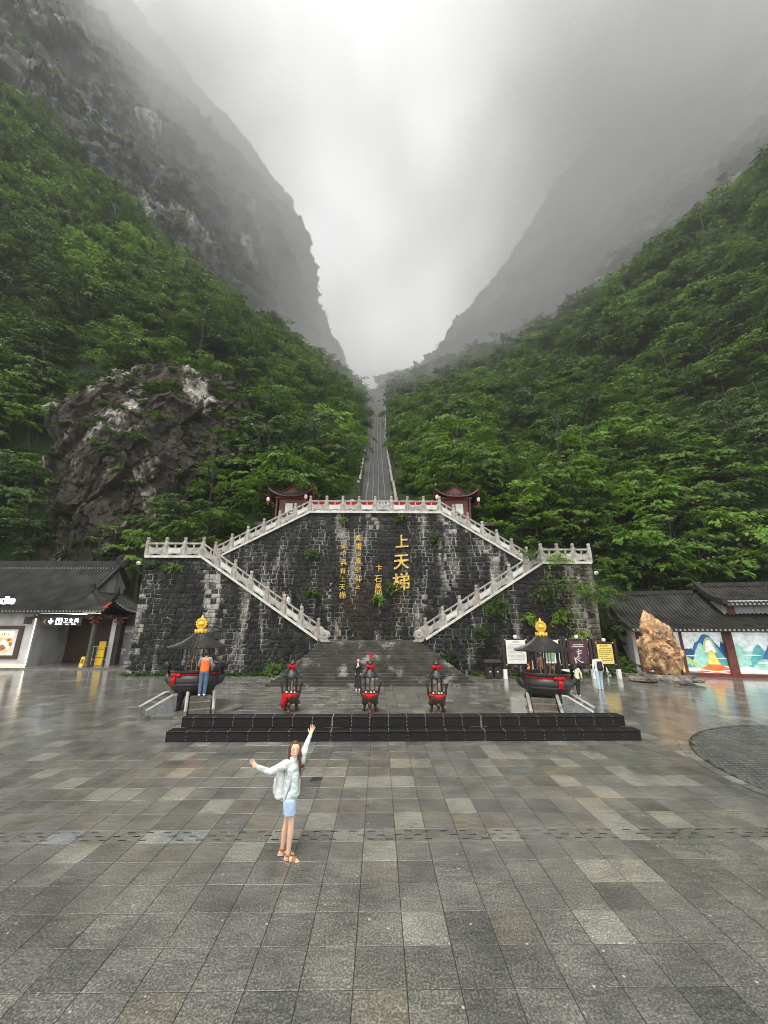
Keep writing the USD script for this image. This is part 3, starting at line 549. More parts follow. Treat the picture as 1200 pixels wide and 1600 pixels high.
# ---------------------------------------------------------------- white balustrades
def balustrade(label, P0, P1, y, n, end0=False, end1=False, pink=False, group=None, first=0, last=0):
    """posts and pierced panels from P0 to P1 (x, z of the wall's top edge) along the face y"""
    th = thing('stone_balustrade', label, 'balustrade', (P0[0], y, P0[1]), 0, group)
    L = P1[0] - P0[0]; sl = (P1[1] - P0[1]) / L; d = 1 if L > 0 else -1
    shear = lambda poly: affinity.affine_transform(poly, [1, 0, sl, 1, 0, 0])
    xa, xb = min(0, L), max(0, L)
    part(th, 'coping', wallp(shear(sbox(xa + .001, -.12, xb - .001, .06)), -.2, .32), 'coping_white')
    for k in range(first, n + 1 - last):
        x = L * k / n; z = sl * x; w = .125
        m = cat(cbx(x - w, x + w, -.115, .135, z - .02, z + 1.22, .025), cbx(x - .085, x + .085, -.075, .095, z + 1.22, z + 1.30, .01), cbx(x - w + .01, x + w - .01, -.105, .125, z + 1.30, z + 1.52, .04))
        part(th, 'post', m, 'balustrade_pink' if (pink or (k * 7 + int(abs(P0[0]) * 3)) % 3 == 0) else 'balustrade_stone')
    for k in range(n):
        x0, x1 = sorted((L * k / n, L * (k + 1) / n)); x0 += .128; x1 -= .128; w = x1 - x0
        a = sbox(x0, .058, x1, 1.10)
        hole = Polygon([(x0 + .05, .95), (x0 + .05, .84), (x0 + .20, .69), (x1 - .20, .69), (x1 - .05, .84), (x1 - .05, .95)])
        low = Polygon([(x0 + .10, .09), (x0 + .22, .17), (x0 + w * .36, .17), (x0 + w * .42, .22), (x1 - w * .42, .22), (x1 - w * .36, .17), (x1 - .22, .17), (x1 - .10, .09)])
        vase = sbox(x0 + w / 2 - .05, .68, x0 + w / 2 + .05, .96)
        m = wallp(shear(a.difference(hole.difference(vase)).difference(low)), -.05, .07)
        fld = wallp(shear(sbox(x0 + .12, .28, x1 - .12, .64)), -.068, -.045)
        pnl = part(th, 'panel', m, 'balustrade_stone'); part(pnl, 'raised_field', fld, 'coping_white' if k % 2 else 'balustrade_stone')
        part(pnl, 'hand_rail', wallp(shear(sbox(x0 - .002, .985, x1 + .002, 1.10)), -.075, .095), 'balustrade_stone')
    for e, x in ((end0, 0), (end1, L)):
        if not e: continue
        s = e; z = sl * x
        # scroll-shaped end stone with a round drum
        ring = [(0, .95), (.22, .86), (.34, .70), (.46, .62), (.62, .60), (.75, .50), (.80, .34), (.74, .18), (.60, .08), (.66, -.06), (.80, -.14), (.86, -.28), (.96, -.34), (1.02, -.46), (.98, -.60), (.80, -.62), (.0, -.10)]
        part(th, 'scroll_stone', wallp(Polygon([(x + s * (.12 + a), z + b) for a, b in ring]), -.09, .11), 'balustrade_stone')
        dr = lathe([(0.02, .0), (.27, .0), (.30, .03), (.30, .30), (.27, .33), (.02, .33)], 24, cap=False); v, f = xf(dr, rx=90); part(th, 'drum', (v + [x + s * .50, .175, z + .33], f), 'balustrade_stone')
        part(th, 'drum_boss', xf(ball((0, 0, 0), 1, 1), (x + s * .5, -.16, z + .33)) if False else (ball((0, 0, 0), 1, 2)[0] * [.12, .04, .12] + [x + s * .5, -.155, z + .33], ball((0, 0, 0), 1, 2)[1]), 'balustrade_pink')
    return th
B = balustrade
B('white stone balustrade on the left front landing', (-18.25, 8.62), (-13.9, 8.62), YF, 3)
B('white stone balustrade descending along the lower left flight to a scroll stone', (-13.9, 8.62), (-4.55, 2.47), YF, 7, end1=1, first=1)
B('white stone balustrade on the right front landing', (12.8, 8.2), (16.65, 8.2), YF, 3)
B('white stone balustrade descending along the lower right flight to a scroll stone', (12.8, 8.2), (3.45, 2.5), YF, 7, end1=-1, first=1)
B('white stone balustrade rising along the upper left flight to the terrace', (-14.3, 8.95), (-6.25, 13.2), YB, 6, last=1)
B('white stone balustrade rising along the upper right flight to the terrace', (12.9, 8.55), (5.42, 13.2), YB, 6, last=1)
B('white stone balustrade along the top terrace above the golden characters', (-6.25, 13.2), (5.42, 13.2), YB, 8)
# red cloth hung behind the terrace balustrade
for k in range(7):
    if k == 4: continue
    x = -6.25 + 11.67 / 8 * (k + .5 + (0 if k < 4 else 0))
    v, f = bx(x - .52, x + .52, YB + .40, YB + .42, 13.86, 14.42)
    solo('red_banner', (v, f), 'red_cloth', f'red cloth banner behind the terrace balustrade, {("first", "second", "third", "fourth", "", "sixth", "seventh")[k]} bay from the left', 'banner', 'red banners behind the terrace balustrade')
x = -6.25 + 11.67 / 8 * 7.5
solo('red_banner', bx(x - .52, x + .52, YB + .40, YB + .42, 13.86, 14.42), 'red_cloth', 'red cloth banner behind the terrace balustrade, last bay on the right', 'banner', 'red banners behind the terrace balustrade')
x = -6.25 + 11.67 / 8 * 4.5
wbn = solo('white_banner', bx(x - .52, x + .52, YB + .40, YB + .42, 13.86, 14.42), 'cloth_white', 'white cloth banner with dark blots behind the middle of the terrace balustrade', 'banner')
for k in range(3): part(wbn, 'dark_blot', bx(x - .4 + k * .28, x - .24 + k * .28, YB + .392, YB + .399, 14.08, 14.26), 'print_grey')
# ---------------------------------------------------------------- golden characters cut from the wall
GLY = json.loads(r'''{"上":[[[2,-3,3,3,26,3,26,53,27,54,33,54,33,34,57,34,57,27,33,27,33,4,61,3,62,2,61,-4,3,-4]]],"天":[[[2,-3,3,0,14,5,23,14,26,21,25,23,4,23,3,29,4,30,28,31,28,43,6,43,6,50,58,50,58,43,35,43,35,31,61,30,61,23,38,22,41,14,50,5,63,-1,59,-7,46,-1,37,8,32,16,25,5,18,-1,7,-7,5,-7]]],"梯":[[[1,11,10,33,10,36,2,36,2,42,11,42,11,54,12,55,18,54,19,42,24,42,24,44,32,44,29,50,30,54,34,54,36,52,38,45,40,44,46,44,51,55,57,53,54,45,60,43,60,27,45,25,46,21,61,21,62,20,61,6,60,2,57,-1,49,-1,47,3,47,5,54,5,55,15,46,15,45,-7,39,-7,38,7,31,0,24,-4,20,0,20,2,27,5,35,14,25,15,24,16,25,20,21,18,19,21,18,-6,12,-7,11,-6,11,15,9,15,6,7,3,7],[45,33,53,32,53,38,45,38],[18,36,25,24,27,32,39,32,39,37,26,38,24,36],[32,22,39,21,39,26,32,26]]],"莫":[[[1,-2,3,0,9,0,16,2,23,6,22,7,3,7,3,13,28,14,27,16,11,16,10,17,10,40,17,40,17,43,3,44,3,50,16,50,18,55,23,55,25,50,39,50,40,55,46,55,48,50,61,50,61,44,47,43,47,40,55,39,55,17,54,16,35,15,36,13,61,13,61,7,42,6,43,4,51,1,62,0,63,-2,59,-7,45,-4,35,2,32,6,24,-2,13,-6,4,-7],[16,32,47,31,48,33,17,34],[18,26,16,24,17,22,48,23,47,26],[25,44,25,40,40,41,39,44]]],"謂":[[[2,38,2,44,13,44,9,51,9,53,12,55,16,53,20,44,27,44,27,53,60,53,61,52,61,29,58,27,59,26,58,-5,54,-7,46,-7,44,-1,52,-1,52,3,37,3,36,-7,30,-7,29,-6,29,26,30,27,27,28,27,38],[47,35,54,34,54,38,47,38],[53,43,54,47,47,47,47,43],[36,10,51,9,52,11,37,12],[36,19,51,18,52,20,37,21],[33,35,40,34,40,38,33,38],[33,45,35,43,39,43,40,46,34,47]],[[4,26,5,27,24,27,25,22,24,21,5,21]],[[4,34,5,35,24,35,25,30,24,29,5,29]],[[4,-6,4,18,25,18,25,-3,11,-3,10,-6],[10,4,19,3,19,12,10,12]]],"山":[[[6,41,13,41,13,5,28,5,28,53,35,54,35,6,50,5,51,41,58,41,58,-6,52,-7,50,-2,6,-2]]],"高":[[[3,42,3,48,27,48,27,53,30,55,34,55,37,48,61,48,61,42]],[[5,23,59,23,59,-3,58,-5,47,-7,44,0,25,0,23,-3,17,-3,17,15,18,16,13,17,12,-6,5,-7],[46,1,46,-1,52,-1,52,17,45,16],[25,10,25,6,40,7,39,10]],[[12,39,13,40,52,40,52,25,13,25,12,26],[19,32,44,31,45,33,20,34]]],"空":[[[4,47,27,47,28,49,26,53,29,55,33,55,38,47,60,47,60,32,54,31,60,27,60,25,54,21,54,17,53,16,35,15,35,2,60,2,60,-4,4,-4,4,2,28,2,28,15,11,16,11,21,7,21,5,24,5,27,9,29,4,30],[11,31,13,30,25,39,29,34,25,30,14,24,14,22,51,22,52,23,51,25,35,33,35,35,38,38,41,38,52,31,54,32,52,41,12,41]]],"仰":[[[3,22,1,29,7,36,12,46,14,54,15,55,20,54,21,52,16,41,16,-6,15,-7,9,-7,9,25,7,25,6,22]],[[21,48,29,50,35,54,38,53,41,48,60,48,60,7,56,4,47,4,47,7,45,7,45,-7,38,-6,38,9,27,6,23,3,21,3,18,7,21,12],[45,12,54,12,54,40,52,42,45,41],[27,14,29,13,38,17,37,47,27,43]]],"止":[[[3,-4,2,3,11,4,11,40,18,40,18,3,31,3,31,54,37,55,38,54,38,33,59,33,58,26,38,26,38,3,61,3,62,-3,61,-4]]],"此":[[[2,1,7,3,7,41,8,42,14,41,14,4,19,5,19,55,26,54,26,35,36,34,36,54,37,55,43,55,43,32,51,36,54,40,57,40,61,36,59,33,45,26,43,23,43,4,44,2,55,2,56,4,56,12,60,13,63,11,62,0,59,-4,43,-5,39,-4,36,1,32,-1,3,-6],[26,7,36,6,35,28,26,28]]],"中":[[[5,43,28,43,29,55,35,55,35,43,58,43,59,42,59,11,52,11,51,14,35,14,35,-7,29,-7,28,-6,28,14,13,14,11,10,5,11],[35,22,52,21,52,36,35,36],[28,35,12,36,12,21,28,21]]],"真":[[[3,-4,3,-1,12,1,18,5,17,6,3,6,3,12,12,13,12,41,26,41,27,42,5,43,4,44,5,49,28,49,29,55,36,54,37,49,60,49,60,43,34,42,35,41,52,41,52,13,61,12,61,6,48,6,47,5,61,-1,62,-3,59,-6,56,-7,46,-1,38,1,37,6,26,6,27,2,26,1,8,-7,6,-7],[19,14,19,12,46,13,45,14],[19,21,19,19,46,20,45,21],[19,28,19,26,46,27,45,28],[20,36,19,33,46,34,44,36]]],"有":[[[2,18,2,20,8,24,18,39,17,40,3,40,3,46,21,46,23,49,24,55,31,53,29,48,30,46,61,46,61,40,27,40,24,36,25,34,54,34,54,-1,51,-6,39,-7,37,-5,36,0,47,0,47,6,23,6,22,-6,16,-7,15,-6,15,21,13,21,6,14],[22,13,46,12,47,16,23,17],[22,24,46,23,47,27,23,28]]],"卞":[[[2,36,3,42,30,42,25,52,26,54,29,55,32,55,38,42,61,42,62,41,61,35,35,35,35,29,53,20,58,15,53,10,43,18,38,21,35,21,35,-6,34,-7,28,-7,28,35,3,35]]],"石":[[[1,11,1,14,8,19,14,27,21,42,20,43,4,43,3,44,4,50,61,50,60,43,28,43,23,30,24,28,57,28,57,-7,50,-7,49,-3,22,-3,21,-7,15,-7,15,16,13,16,12,13,6,8,4,8],[22,21,21,4,50,4,50,21]]],"愚":[[[2,-2,9,10,9,11,6,11,6,30,7,31,28,32,27,33,11,33,11,52,53,52,53,33,37,33,36,32,57,31,58,30,58,15,54,11,61,2,62,-2,56,-5,50,5,48,-3,44,-6,21,-6,17,-3,17,12,24,12,25,15,14,16,13,11,15,10,15,6,11,-2,8,-5],[46,24,49,20,51,20,51,25],[31,15,41,10,42,7,49,5,48,10,46,12,45,17,31,17],[36,46,45,45,46,46,37,47],[45,38,45,40,36,39,37,38],[24,12,23,11,23,2,24,0,40,0,42,1,43,6,39,3,37,3,34,7],[37,25,36,24,37,23,38,24],[13,23,28,22,29,24,14,25],[17,39,28,38,29,39,18,40],[17,46,28,45,29,46,18,47]]],"丁":[[[3,42,3,49,61,49,61,42,38,42,38,0,37,-3,33,-6,18,-7,15,-2,15,1,30,2,30,42]]],"亥":[[[3,40,3,47,29,47,26,53,29,55,33,55,38,47,61,47,62,46,61,40,30,40,30,38,24,33,24,31,36,31,41,37,47,36,48,33,34,19,20,11,9,7,5,11,5,14,16,17,26,23,11,23,10,24,9,29,14,31,21,38,21,40]],[[3,-3,3,0,19,4,33,11,40,16,50,28,53,28,56,26,56,23,53,19,44,10,60,-1,60,-3,57,-6,53,-6,50,-2,37,6,23,-2,8,-7,6,-7]]],"年":[[[2,8,3,15,13,16,13,32,11,32,9,28,6,28,2,32,12,43,17,55,23,54,23,47,59,47,58,40,39,40,39,33,56,33,58,32,58,27,57,26,39,26,39,16,61,15,62,8,39,8,39,-6,38,-7,32,-7,32,8],[14,34,15,33,31,33,32,39,18,40],[19,16,32,15,32,26,19,26]]],"卫":[[[2,-4,3,2,26,3,26,43,7,43,6,44,7,50,56,50,57,49,57,19,54,15,40,14,38,18,38,21,50,21,50,43,33,43,33,3,62,2,61,-5,3,-5]]],"生":[[[3,2,29,3,29,16,10,16,10,23,29,23,29,35,16,35,9,25,6,25,3,27,3,30,7,34,15,54,21,53,21,49,19,45,20,42,29,42,29,55,35,55,36,54,36,42,58,42,59,41,58,35,36,35,36,23,56,23,56,16,36,16,36,3,61,2,62,1,61,-5,3,-5]]],"间":[[[22,51,59,51,59,-4,57,-6,47,-6,45,-2,46,0,52,1,52,44,23,44]],[[19,36,45,36,45,5,19,5],[25,12,39,11,39,18,25,18],[25,25,38,24,39,29,26,30]],[[6,49,8,53,11,54,18,47,19,42,14,40]],[[5,40,12,39,12,-6,11,-7,5,-7]]],"화":[[[2,5,2,11,17,11,17,16,9,19,6,25,6,30,8,34,11,37,16,39,29,38,35,32,34,21,30,17,25,16,24,12,41,13,41,53,49,54,49,29,58,29,58,23,49,22,49,-6,48,-7,41,-6,40,7,29,5],[13,28,14,24,17,22,24,22,28,24,28,29,24,33,19,33,14,31]],[[3,41,3,47,17,47,17,54,24,54,25,47,39,47,39,41]]],"장":[[[10,2,11,11,14,14,23,17,41,16,49,10,50,6,49,1,44,-4,38,-6,18,-5,14,-3],[18,7,17,3,25,0,35,0,42,4,42,8,33,11,22,10]],[[42,17,42,54,49,54,49,39,57,39,58,33,49,33,49,17]],[[5,18,2,24,8,26,14,32,16,37,16,43,4,43,4,49,36,49,37,48,36,43,24,42,24,38,26,33,31,28,38,25,35,19,26,23,21,29,13,21,8,18]]],"실":[[[12,10,13,11,44,11,43,15,12,15,12,21,45,21,44,53,51,54,52,53,52,23,51,22,52,20,52,6,51,5,21,5,19,2,21,0,53,0,54,-5,53,-6,13,-6,12,-5]],[[3,26,3,29,9,31,14,36,17,43,17,52,25,52,25,43,28,36,33,32,39,30,39,27,37,24,33,24,29,26,21,35,18,30,11,24,5,23]]],"门":[[[7,51,9,54,13,55,22,44,22,42,19,39,16,39]],[[22,46,23,53,59,53,59,-3,58,-5,51,-7,43,-7,40,-2,41,0,52,1,52,46]],[[5,42,12,41,12,-6,11,-7,5,-7]]]}''')
def glyph(ch, h, depth, bold=0.0, slant=0.0):
    """a written character h high, centred on the origin in (x, z), standing out to -y"""
    polys = []
    for rings in GLY[ch]:
        r = [np.array(q, float).reshape(-1, 2) for q in rings]
        polys.append(Polygon(r[0], r[1:]).buffer(0))
    g = shapely.unary_union(polys)
    if bold: g = g.buffer(bold).simplify(.5)
    g = affinity.translate(g, -32, -24); s = h / 62.0
    g = affinity.affine_transform(g, [s, 0, slant * s, s, 0, 0])
    return wallp(g, -depth, 0)
KX = .0455
def write(par, chars, depth, y, mt, name='character', bold=0.0):
    for ch, px, py, hp in chars:
        p = at(px, py, y); m = glyph(ch, hp * KX, depth, bold, .08)
        part(par, name, xf(m, p), mt)
write(wb, [('上', 628, 846, 26), ('天', 627, 877, 30), ('梯', 627, 909, 33)], .09, YB - .075, 'gold_paint', bold=0)
write(wb, [('卞', 592, 888, 14), ('石', 591, 904, 15), ('愚', 591, 917, 14)], .07, YB - .075, 'gold_paint', bold=-.8)
p = at(591, 927.5, YB - .075)
part(wb, 'seal_mark', xf(cat(wallp(sbox(-.28, -.28, .28, .28).difference(sbox(-.2, -.2, .2, .2)), -.07, 0), wallp(sbox(-.13, -.24, -.05, .24), -.07, 0), wallp(sbox(.05, -.24, .13, .24), -.07, 0), wallp(sbox(-.1, -.04, .1, .04), -.068, 0)), p), 'gold_paint')
write(wb, [(c, 560 + dx, y, h) for c, dx, y, h in (('莫', 0, 841, 12), ('謂', 0, 854, 13), ('山', 0, 866, 9), ('高', 0, 877, 13), ('空', -1, 890, 12), ('仰', 0, 904, 13), ('止', -1, 917, 9))], .07, YB - .075, 'gold_paint', bold=-.7)
write(wb, [(c, 536 + dx, y, h) for c, dx, y, h in (('此', 2, 853, 10), ('中', 1, 865, 11), ('真', 1, 878, 12), ('有', 0, 892, 12), ('上', 0, 905, 10), ('天', -1, 917, 12), ('梯', -1, 930, 13))], .07, YB - .075, 'gold_paint', bold=-.7)
write(wb, [('丁', 517, 913, 6), ('亥', 516, 923, 5), ('年', 515.5, 932, 6)], .06, YB - .07, 'gold_paint', bold=-.8)

# ---------------------------------------------------------------- the long stairway up the gorge
SP = np.array([(41.5, 13.14, 4.7), (52, 20.6, 5.1), (58, 24.6, 5.1), (61, 25.4, 5.15), (82, 39.3, 5.4), (84, 39.8, 5.4), (120.7, 64.8, 5.8), (123, 65.4, 5.8), (163, 98.5, 7.0), (165, 99.3, 7.0), (201, 132.6, 8.4), (225, 155, 9.2), (232, 158, 9.2)])
def stair(y):
    return np.interp(y, SP[:, 0], SP[:, 1]), np.interp(y, SP[:, 0], SP[:, 2]) / 2, -0.02 - 0.0105 * y
sw = thing('long_stairway', 'long grey stone stairway climbing straight up the gorge into the mist', 'stairway')
vv, ff = [], []
yy = np.arange(41.5, 232, .34)
for k, y in enumerate(yy):
    z, hw, xc = stair(y); z1, _, _ = stair(y + .34)
    b = bx(xc - hw, xc + hw, y, y + .36, z - .5, z1 - .004 * (k % 2))
    vv.append(b)
part(sw, 'flight_of_steps', cat(*vv), 'stair_stone', kind='stuff')
for s in (-1, 1):
    for y0, y1 in zip(np.linspace(41.5, 228, 25)[:-1], np.linspace(41.5, 228, 25)[1:]):
        ms = []
        q = np.linspace(y0, y1 - .15, 7)
        pts_ = [(stair(y)[2] + s * (stair(y)[1] + .24), y, stair(y)[0]) for y in q]
        for a, b in zip(pts_[:-1], pts_[1:]):
            v, f = bx(-.16, .16, 0, 1, -.6, .95); v = v.copy(); t = v[:, 1:2].copy(); v[:, 1] = 0
            ms.append((v + np.array(a) * (1 - t) + np.array(b) * t, f))
        part(sw, 'parapet', cat(*ms), 'balustrade_pink' if y0 < 90 else 'stair_stone')
        x, y, z = pts_[0]
        part(sw, 'parapet_post', bx(x - .2, x + .2, y - .2, y + .2, z - .3, z + 1.3), 'balustrade_stone' if y0 < 110 else 'balustrade_pink')
for ya, yb in ((48, 57.5), (62, 81), (85, 120), (124, 162), (166, 200)):
    for t in (-.52, -.17, .17, .52):
        ps = [(stair(y)[2] + t * stair(y)[1], y, stair(y)[0] + .85) for y in np.linspace(ya, yb, 5)]
        m = [tube(ps, .035 if ya < 60 else .05, 5)]
        for y in np.linspace(ya, yb, 6):
            x, z = stair(y)[2] + t * stair(y)[1], stair(y)[0]; m.append(tube([(x, y, z - .2), (x, y, z + .85)], .035, 5))
        part(sw, 'hand_rail', cat(*m), 'steel')
# small stone platform beside the stairway, with its lamp post
pf = thing('viewing_platform', 'small white stone platform jutting from the trees left of the long stairway', 'platform', tuple(at(546, 716, 104)))
part(pf, 'deck', bx(-3.0, 2.2, -1.5, 3, -.35, 0), 'balustrade_stone')
part(pf, 'support_wall', bx(1.0, 2.1, -1.3, 3, -4, -.36), 'block_grey')
for k in range(5): part(pf, 'post', bx(-2.9 + k * 1.22, -2.66 + k * 1.22, -1.45, -1.2, .003, 1.5), 'balustrade_stone')
for k in range(4): part(pf, 'panel', cat(bx(-2.655 + k * 1.22, -1.685 + k * 1.22, -1.4, -1.26, .003, .7), bx(-2.655 + k * 1.22, -1.685 + k * 1.22, -1.4, -1.26, 1.0, 1.2)), 'balustrade_stone')
lp = thing('lamp_post', 'thin white lamp post with two heads on the platform by the long stairway', 'lamp', tuple(at(557, 716, 104.5)))
part(lp, 'pole', tube([(0, 0, 0), (0, 0, 4.6)], .09, 6), 'white_paint'); part(lp, 'arm', tube([(-.1, 0, 4.5), (.9, 0, 4.6)], .06, 5), 'white_paint')
part(lp, 'lamp_head', ball((.95, 0, 4.45), .28, 1), 'lamp_glass'); part(lp, 'lamp_head', ball((0, 0, 4.75), .25, 1), 'lamp_glass')

# ---------------------------------------------------------------- curved tiled roofs
def roof_slope(parent, A, B, C, D, sag=.35, n=8, pitch=.27, upA=0.0, upB=0.0, r=.06, name='roof', mt='roof_tile', discs=True):
    """tiled slope: eave from A to B, ridge from D to C; hollow in section, the eave turning up at its ends"""
    A, B, C, D = (np.asarray(p, float) for p in (A, B, C, D))
    def P(s, t):
        s = np.asarray(s, float)[..., None]; t = np.asarray(t, float)[..., None]
        p = (A * (1 - s) + B * s) * (1 - t) + (D * (1 - s) + C * s) * t
        z = -sag * np.sin(t * PI) + (upA * np.clip(1 - s * 4.0, 0, 1) ** 2 + upB * np.clip((s - .75) * 4, 0, 1) ** 2) * (1 - t) ** 2
        p[..., 2] += z[..., 0]
        return p
    L = np.linalg.norm(B - A); m = max(4, int(L / pitch))
    S, T = np.meshgrid(np.linspace(0, 1, max(13, m // 2)), np.linspace(0, 1, n + 1), indexing='xy')
    g = P(S, T); w = g.shape[1]; i, j = np.meshgrid(np.arange(n), np.arange(w - 1), indexing='ij')
    f = np.stack([i * w + j, i * w + j + 1, (i + 1) * w + j + 1, (i + 1) * w + j], -1).reshape(-1, 4); k = g.size // 3
    top = g.reshape(-1, 3); bot = top - [0, 0, .12]
    edge = []
    loop = [(0, j) for j in range(w)] + [(i, w - 1) for i in range(1, n + 1)] + [(n, j) for j in range(w - 2, -1, -1)] + [(i, 0) for i in range(n - 1, 0, -1)]
    ids = np.array([a * w + b for a, b in loop]); nx = np.roll(ids, -1)
    edge = np.stack([ids, ids + k, nx + k, nx], 1)
    rf = part(parent, name, (np.vstack([top, bot]), np.vstack([tri(f), tri(f[:, ::-1]) + k, tri(edge)])), mt)
    tb, dz = [], []
    for q in range(m):
        s = (q + .5) / m
        p = P(np.full(n + 1, s), np.linspace(0, 1, n + 1)) + [0, 0, .035]
        tb.append(tube(p, r, 6))
        if discs:
            d = p[0] - p[1]; d /= np.linalg.norm(d); dz.append(tube([p[0] - d * .01, p[0] + d * .03], r * 1.25, 8))
    part(rf, 'tile_rows', cat(*tb), mt, kind='stuff')
    if dz: part(rf, 'eave_tile_ends', cat(*dz), 'roof_tile_pale', kind='stuff')
    return rf, P

# left building: shop with lit window, toilets behind
lb = thing('left_shop_building', 'single-storey white shop with grey tiled hip roof at the left edge of the plaza', 'building')
XC = -29.85
part(lb, 'floor_step', bx(-48, -20.8, 33.95, 41, -.02, .13), 'tile_grey')
part(lb, 'front_wall', wallp(Polygon([(-47, .13), (XC, .13), (XC, 4.5), (-47, 4.5)]).difference(sbox(-36, .72, -30.62, 3.4)), 35.0, 35.25), 'plaster_white')
part(lb, 'side_wall', bx(XC - .25, XC, 35.252, 39, .13, 4.45), 'plaster_grey')
part(lb, 'corner_light', cat(bx(XC + .005, XC + .05, 34.96, 35.02, .2, 4.3)), 'led_warm')
part(lb, 'plinth_light', cat(bx(-47, XC + .05, 34.95, 34.99, .17, .215)), 'led_warm')
wn = part(lb, 'display_window', wallp(sbox(-36, .72, -30.62, 3.4).difference(sbox(-36, 1.0, -31.0, 3.12)), 34.88, 35.1), 'brown_wood')
part(wn, 'white_frame', wallp(sbox(-35.99, 1.003, -31.003, 3.117).difference(sbox(-35.7, 1.22, -31.3, 2.95)), 34.93, 35.12), 'white_paint')
part(wn, 'lightbox', bx(-35.71, -31.29, 35.0, 35.12, 1.21, 2.96), 'lightbox_food')
part(wn, 'lightbox_heading', bx(-35.7, -31.3, 34.985, 34.998, 2.45, 2.95), 'lightbox_cream')
part(wn, 'lightbox_heading_mark', cat(*[bx(-32.6 + .17 * k, -32.5 + .17 * k, 34.978, 34.984, 2.62, 2.62 + .08 + .05 * (k % 3)) for k in range(5)]), 'print_brown')
rg = np.random.default_rng(4)
part(wn, 'dark_bowl', cat(*[wallp(Polygon([(x + r * math.cos(a), z + r * .7 * math.sin(a)) for a in np.linspace(0, 2 * PI, 16)[:-1]]), 34.985 - .002 * k, 34.998 - .001 * k) for k, (x, z, r) in enumerate([(-32.2, 1.62, .36), (-33.4, 1.7, .42), (-31.55, 1.9, .2), (-31.7, 2.25, .16)])]), 'food_dark')
part(wn, 'pink_food', cat(*[wallp(Polygon([(x + r * math.cos(a) * (1 + .2 * math.sin(5 * a)), z + r * math.sin(a)) for a in np.linspace(0, 2 * PI, 20)[:-1]]), 34.97 - .0015 * k, 34.976 - .001 * k) for k, (x, z, r) in enumerate([(-32.45, 1.95, .2), (-32.1, 2.02, .19), (-31.8, 1.85, .17), (-31.6, 1.62, .15), (-33.2, 2.0, .22), (-32.7, 1.75, .14)])]), 'food_pink')
part(lb, 'back_wall', bx(XC, -22.9, 39.0, 39.2, .13, 4.4), 'brown_wood')
for k in range(16): part(lb, 'wall_board', bx(XC + .02, -22.92, 38.96, 38.995, .2 + k * .25, .2 + k * .25 + .235), 'brown_wood')
part(lb, 'beam', bx(XC - .02, -23.1, 34.72, 34.95, 4.02, 4.28), 'dark_wood')
sg = part(lb, 'toilet_sign', bx(-28.95, -25.55, 34.6, 34.71, 3.42, 4.1), 'sign_dark')
M_led = 'led_white'
def signtext(par, chars, x, z, h, gap, y, mt, name='sign_character'):
    for c in chars:
        part(par, name, xf(glyph(c, h, .012, -.25), (x, y, z)), mt); x += gap
arrow = Polygon([(-.06, .25), (.06, .25), (.06, -.02), (.17, .09), (.24, .02), (0, -.24), (-.24, .02), (-.17, .09), (-.06, -.02)])
part(sg, 'arrow', xf(wallp(arrow, -.012, 0), (-28.2, 34.598, 3.76)), M_led)
part(sg, 'toilet_symbol', xf(wallp(sbox(-.24, -.25, .24, .25).buffer(.04).difference(shapely.unary_union([sbox(-.16, .1, -.06, .2), sbox(.06, .1, .16, .2), sbox(-.18, -.2, -.04, .06), sbox(.04, -.2, .18, .06), sbox(-.012, -.22, .012, .22)])), -.012, 0), (-27.5, 34.598, 3.76)), M_led)
signtext(sg, '卫生间', -26.95, 3.85, .38, .47, 34.598, M_led)
v, f = meshkit.text_mesh('Toilet', .085, .01).vertices, meshkit.text_mesh('Toilet', .085, .01).faces
part(sg, 'sign_small_text', xf((np.array(v), np.array(f)), (-26.95, 34.598, 3.49), rx=90), M_led)
signtext(sg, '화장실', -26.36, 3.53, .13, .14, 34.598, M_led, 'sign_small_character')
def chevron(x, s): return xf(wallp(Polygon([(0, .16), (.1, .16), (-.04, 0), (.1, -.16), (0, -.16), (-.14, 0)]), -.012, 0), (x, 34.598, 3.76))
part(sg, 'chevron', chevron(-28.68, 1), 'gold_paint')
for x in (-24.38, -37.5):
    part(lb, 'column', tube([(x, 34.6, .30), (x, 34.6, 3.5)], .17, 14), 'lacquer_green')
    part(lb, 'column_base', lathe([(.3, .131), (.3, .2), (.24, .3), (.2, .32)], 16, (x, 34.6, 0)), 'bronze_brown')
def bracket(x, y, z):
    ms = []
    for k, (w, h) in enumerate(((.34, .18), (.8, .15), (.5, .16), (1.25, .15), (.8, .16), (1.5, .14))):
        z0 = z + k * .16
        ms.append(cbx(x - w / 2, x + w / 2, y - .13, y + .13, z0, z0 + .15, .02)); ms.append(cbx(x - .12, x + .12, y - w / 2, y + w / 2, z0 + .002, z0 + .152, .02))
    return ms
for m in bracket(-24.38, 34.6, 3.45): part(lb, 'bracket_arm', m, 'red_wood')
for m in bracket(-22.95, 35.6, 3.5)[:8]: part(lb, 'bracket_arm', m, 'red_wood')
part(lb, 'white_pillar', bx(-23.85, -23.4, 36.0, 36.4, .13, 4.0), 'white_paint')
part(lb, 'dark_post', bx(-23.39, -22.95, 35.9, 36.45, .13, 4.3), 'dark_wood')
part(lb, 'brick_wall', bx(-22.94, -20.9, 36.5, 36.8, .13, 3.4), 'brick_grey')
rb_ = np.random.default_rng(5)
for i in range(12):
    for k in range(5):
        x0 = -22.93 + k * .42 - (i % 2) * .2
        a, b = max(x0, -22.93) + .012, min(x0 + .42, -20.91) - .012
        if b - a > .08: part(lb, 'brick', cbx(a, b, 36.46 + rb_.uniform(0, .01), 36.498, .16 + i * .265, .16 + i * .265 + .24, .008), ('brick_grey', 'brick_grey', 'plaster_grey')[rb_.integers(3)])
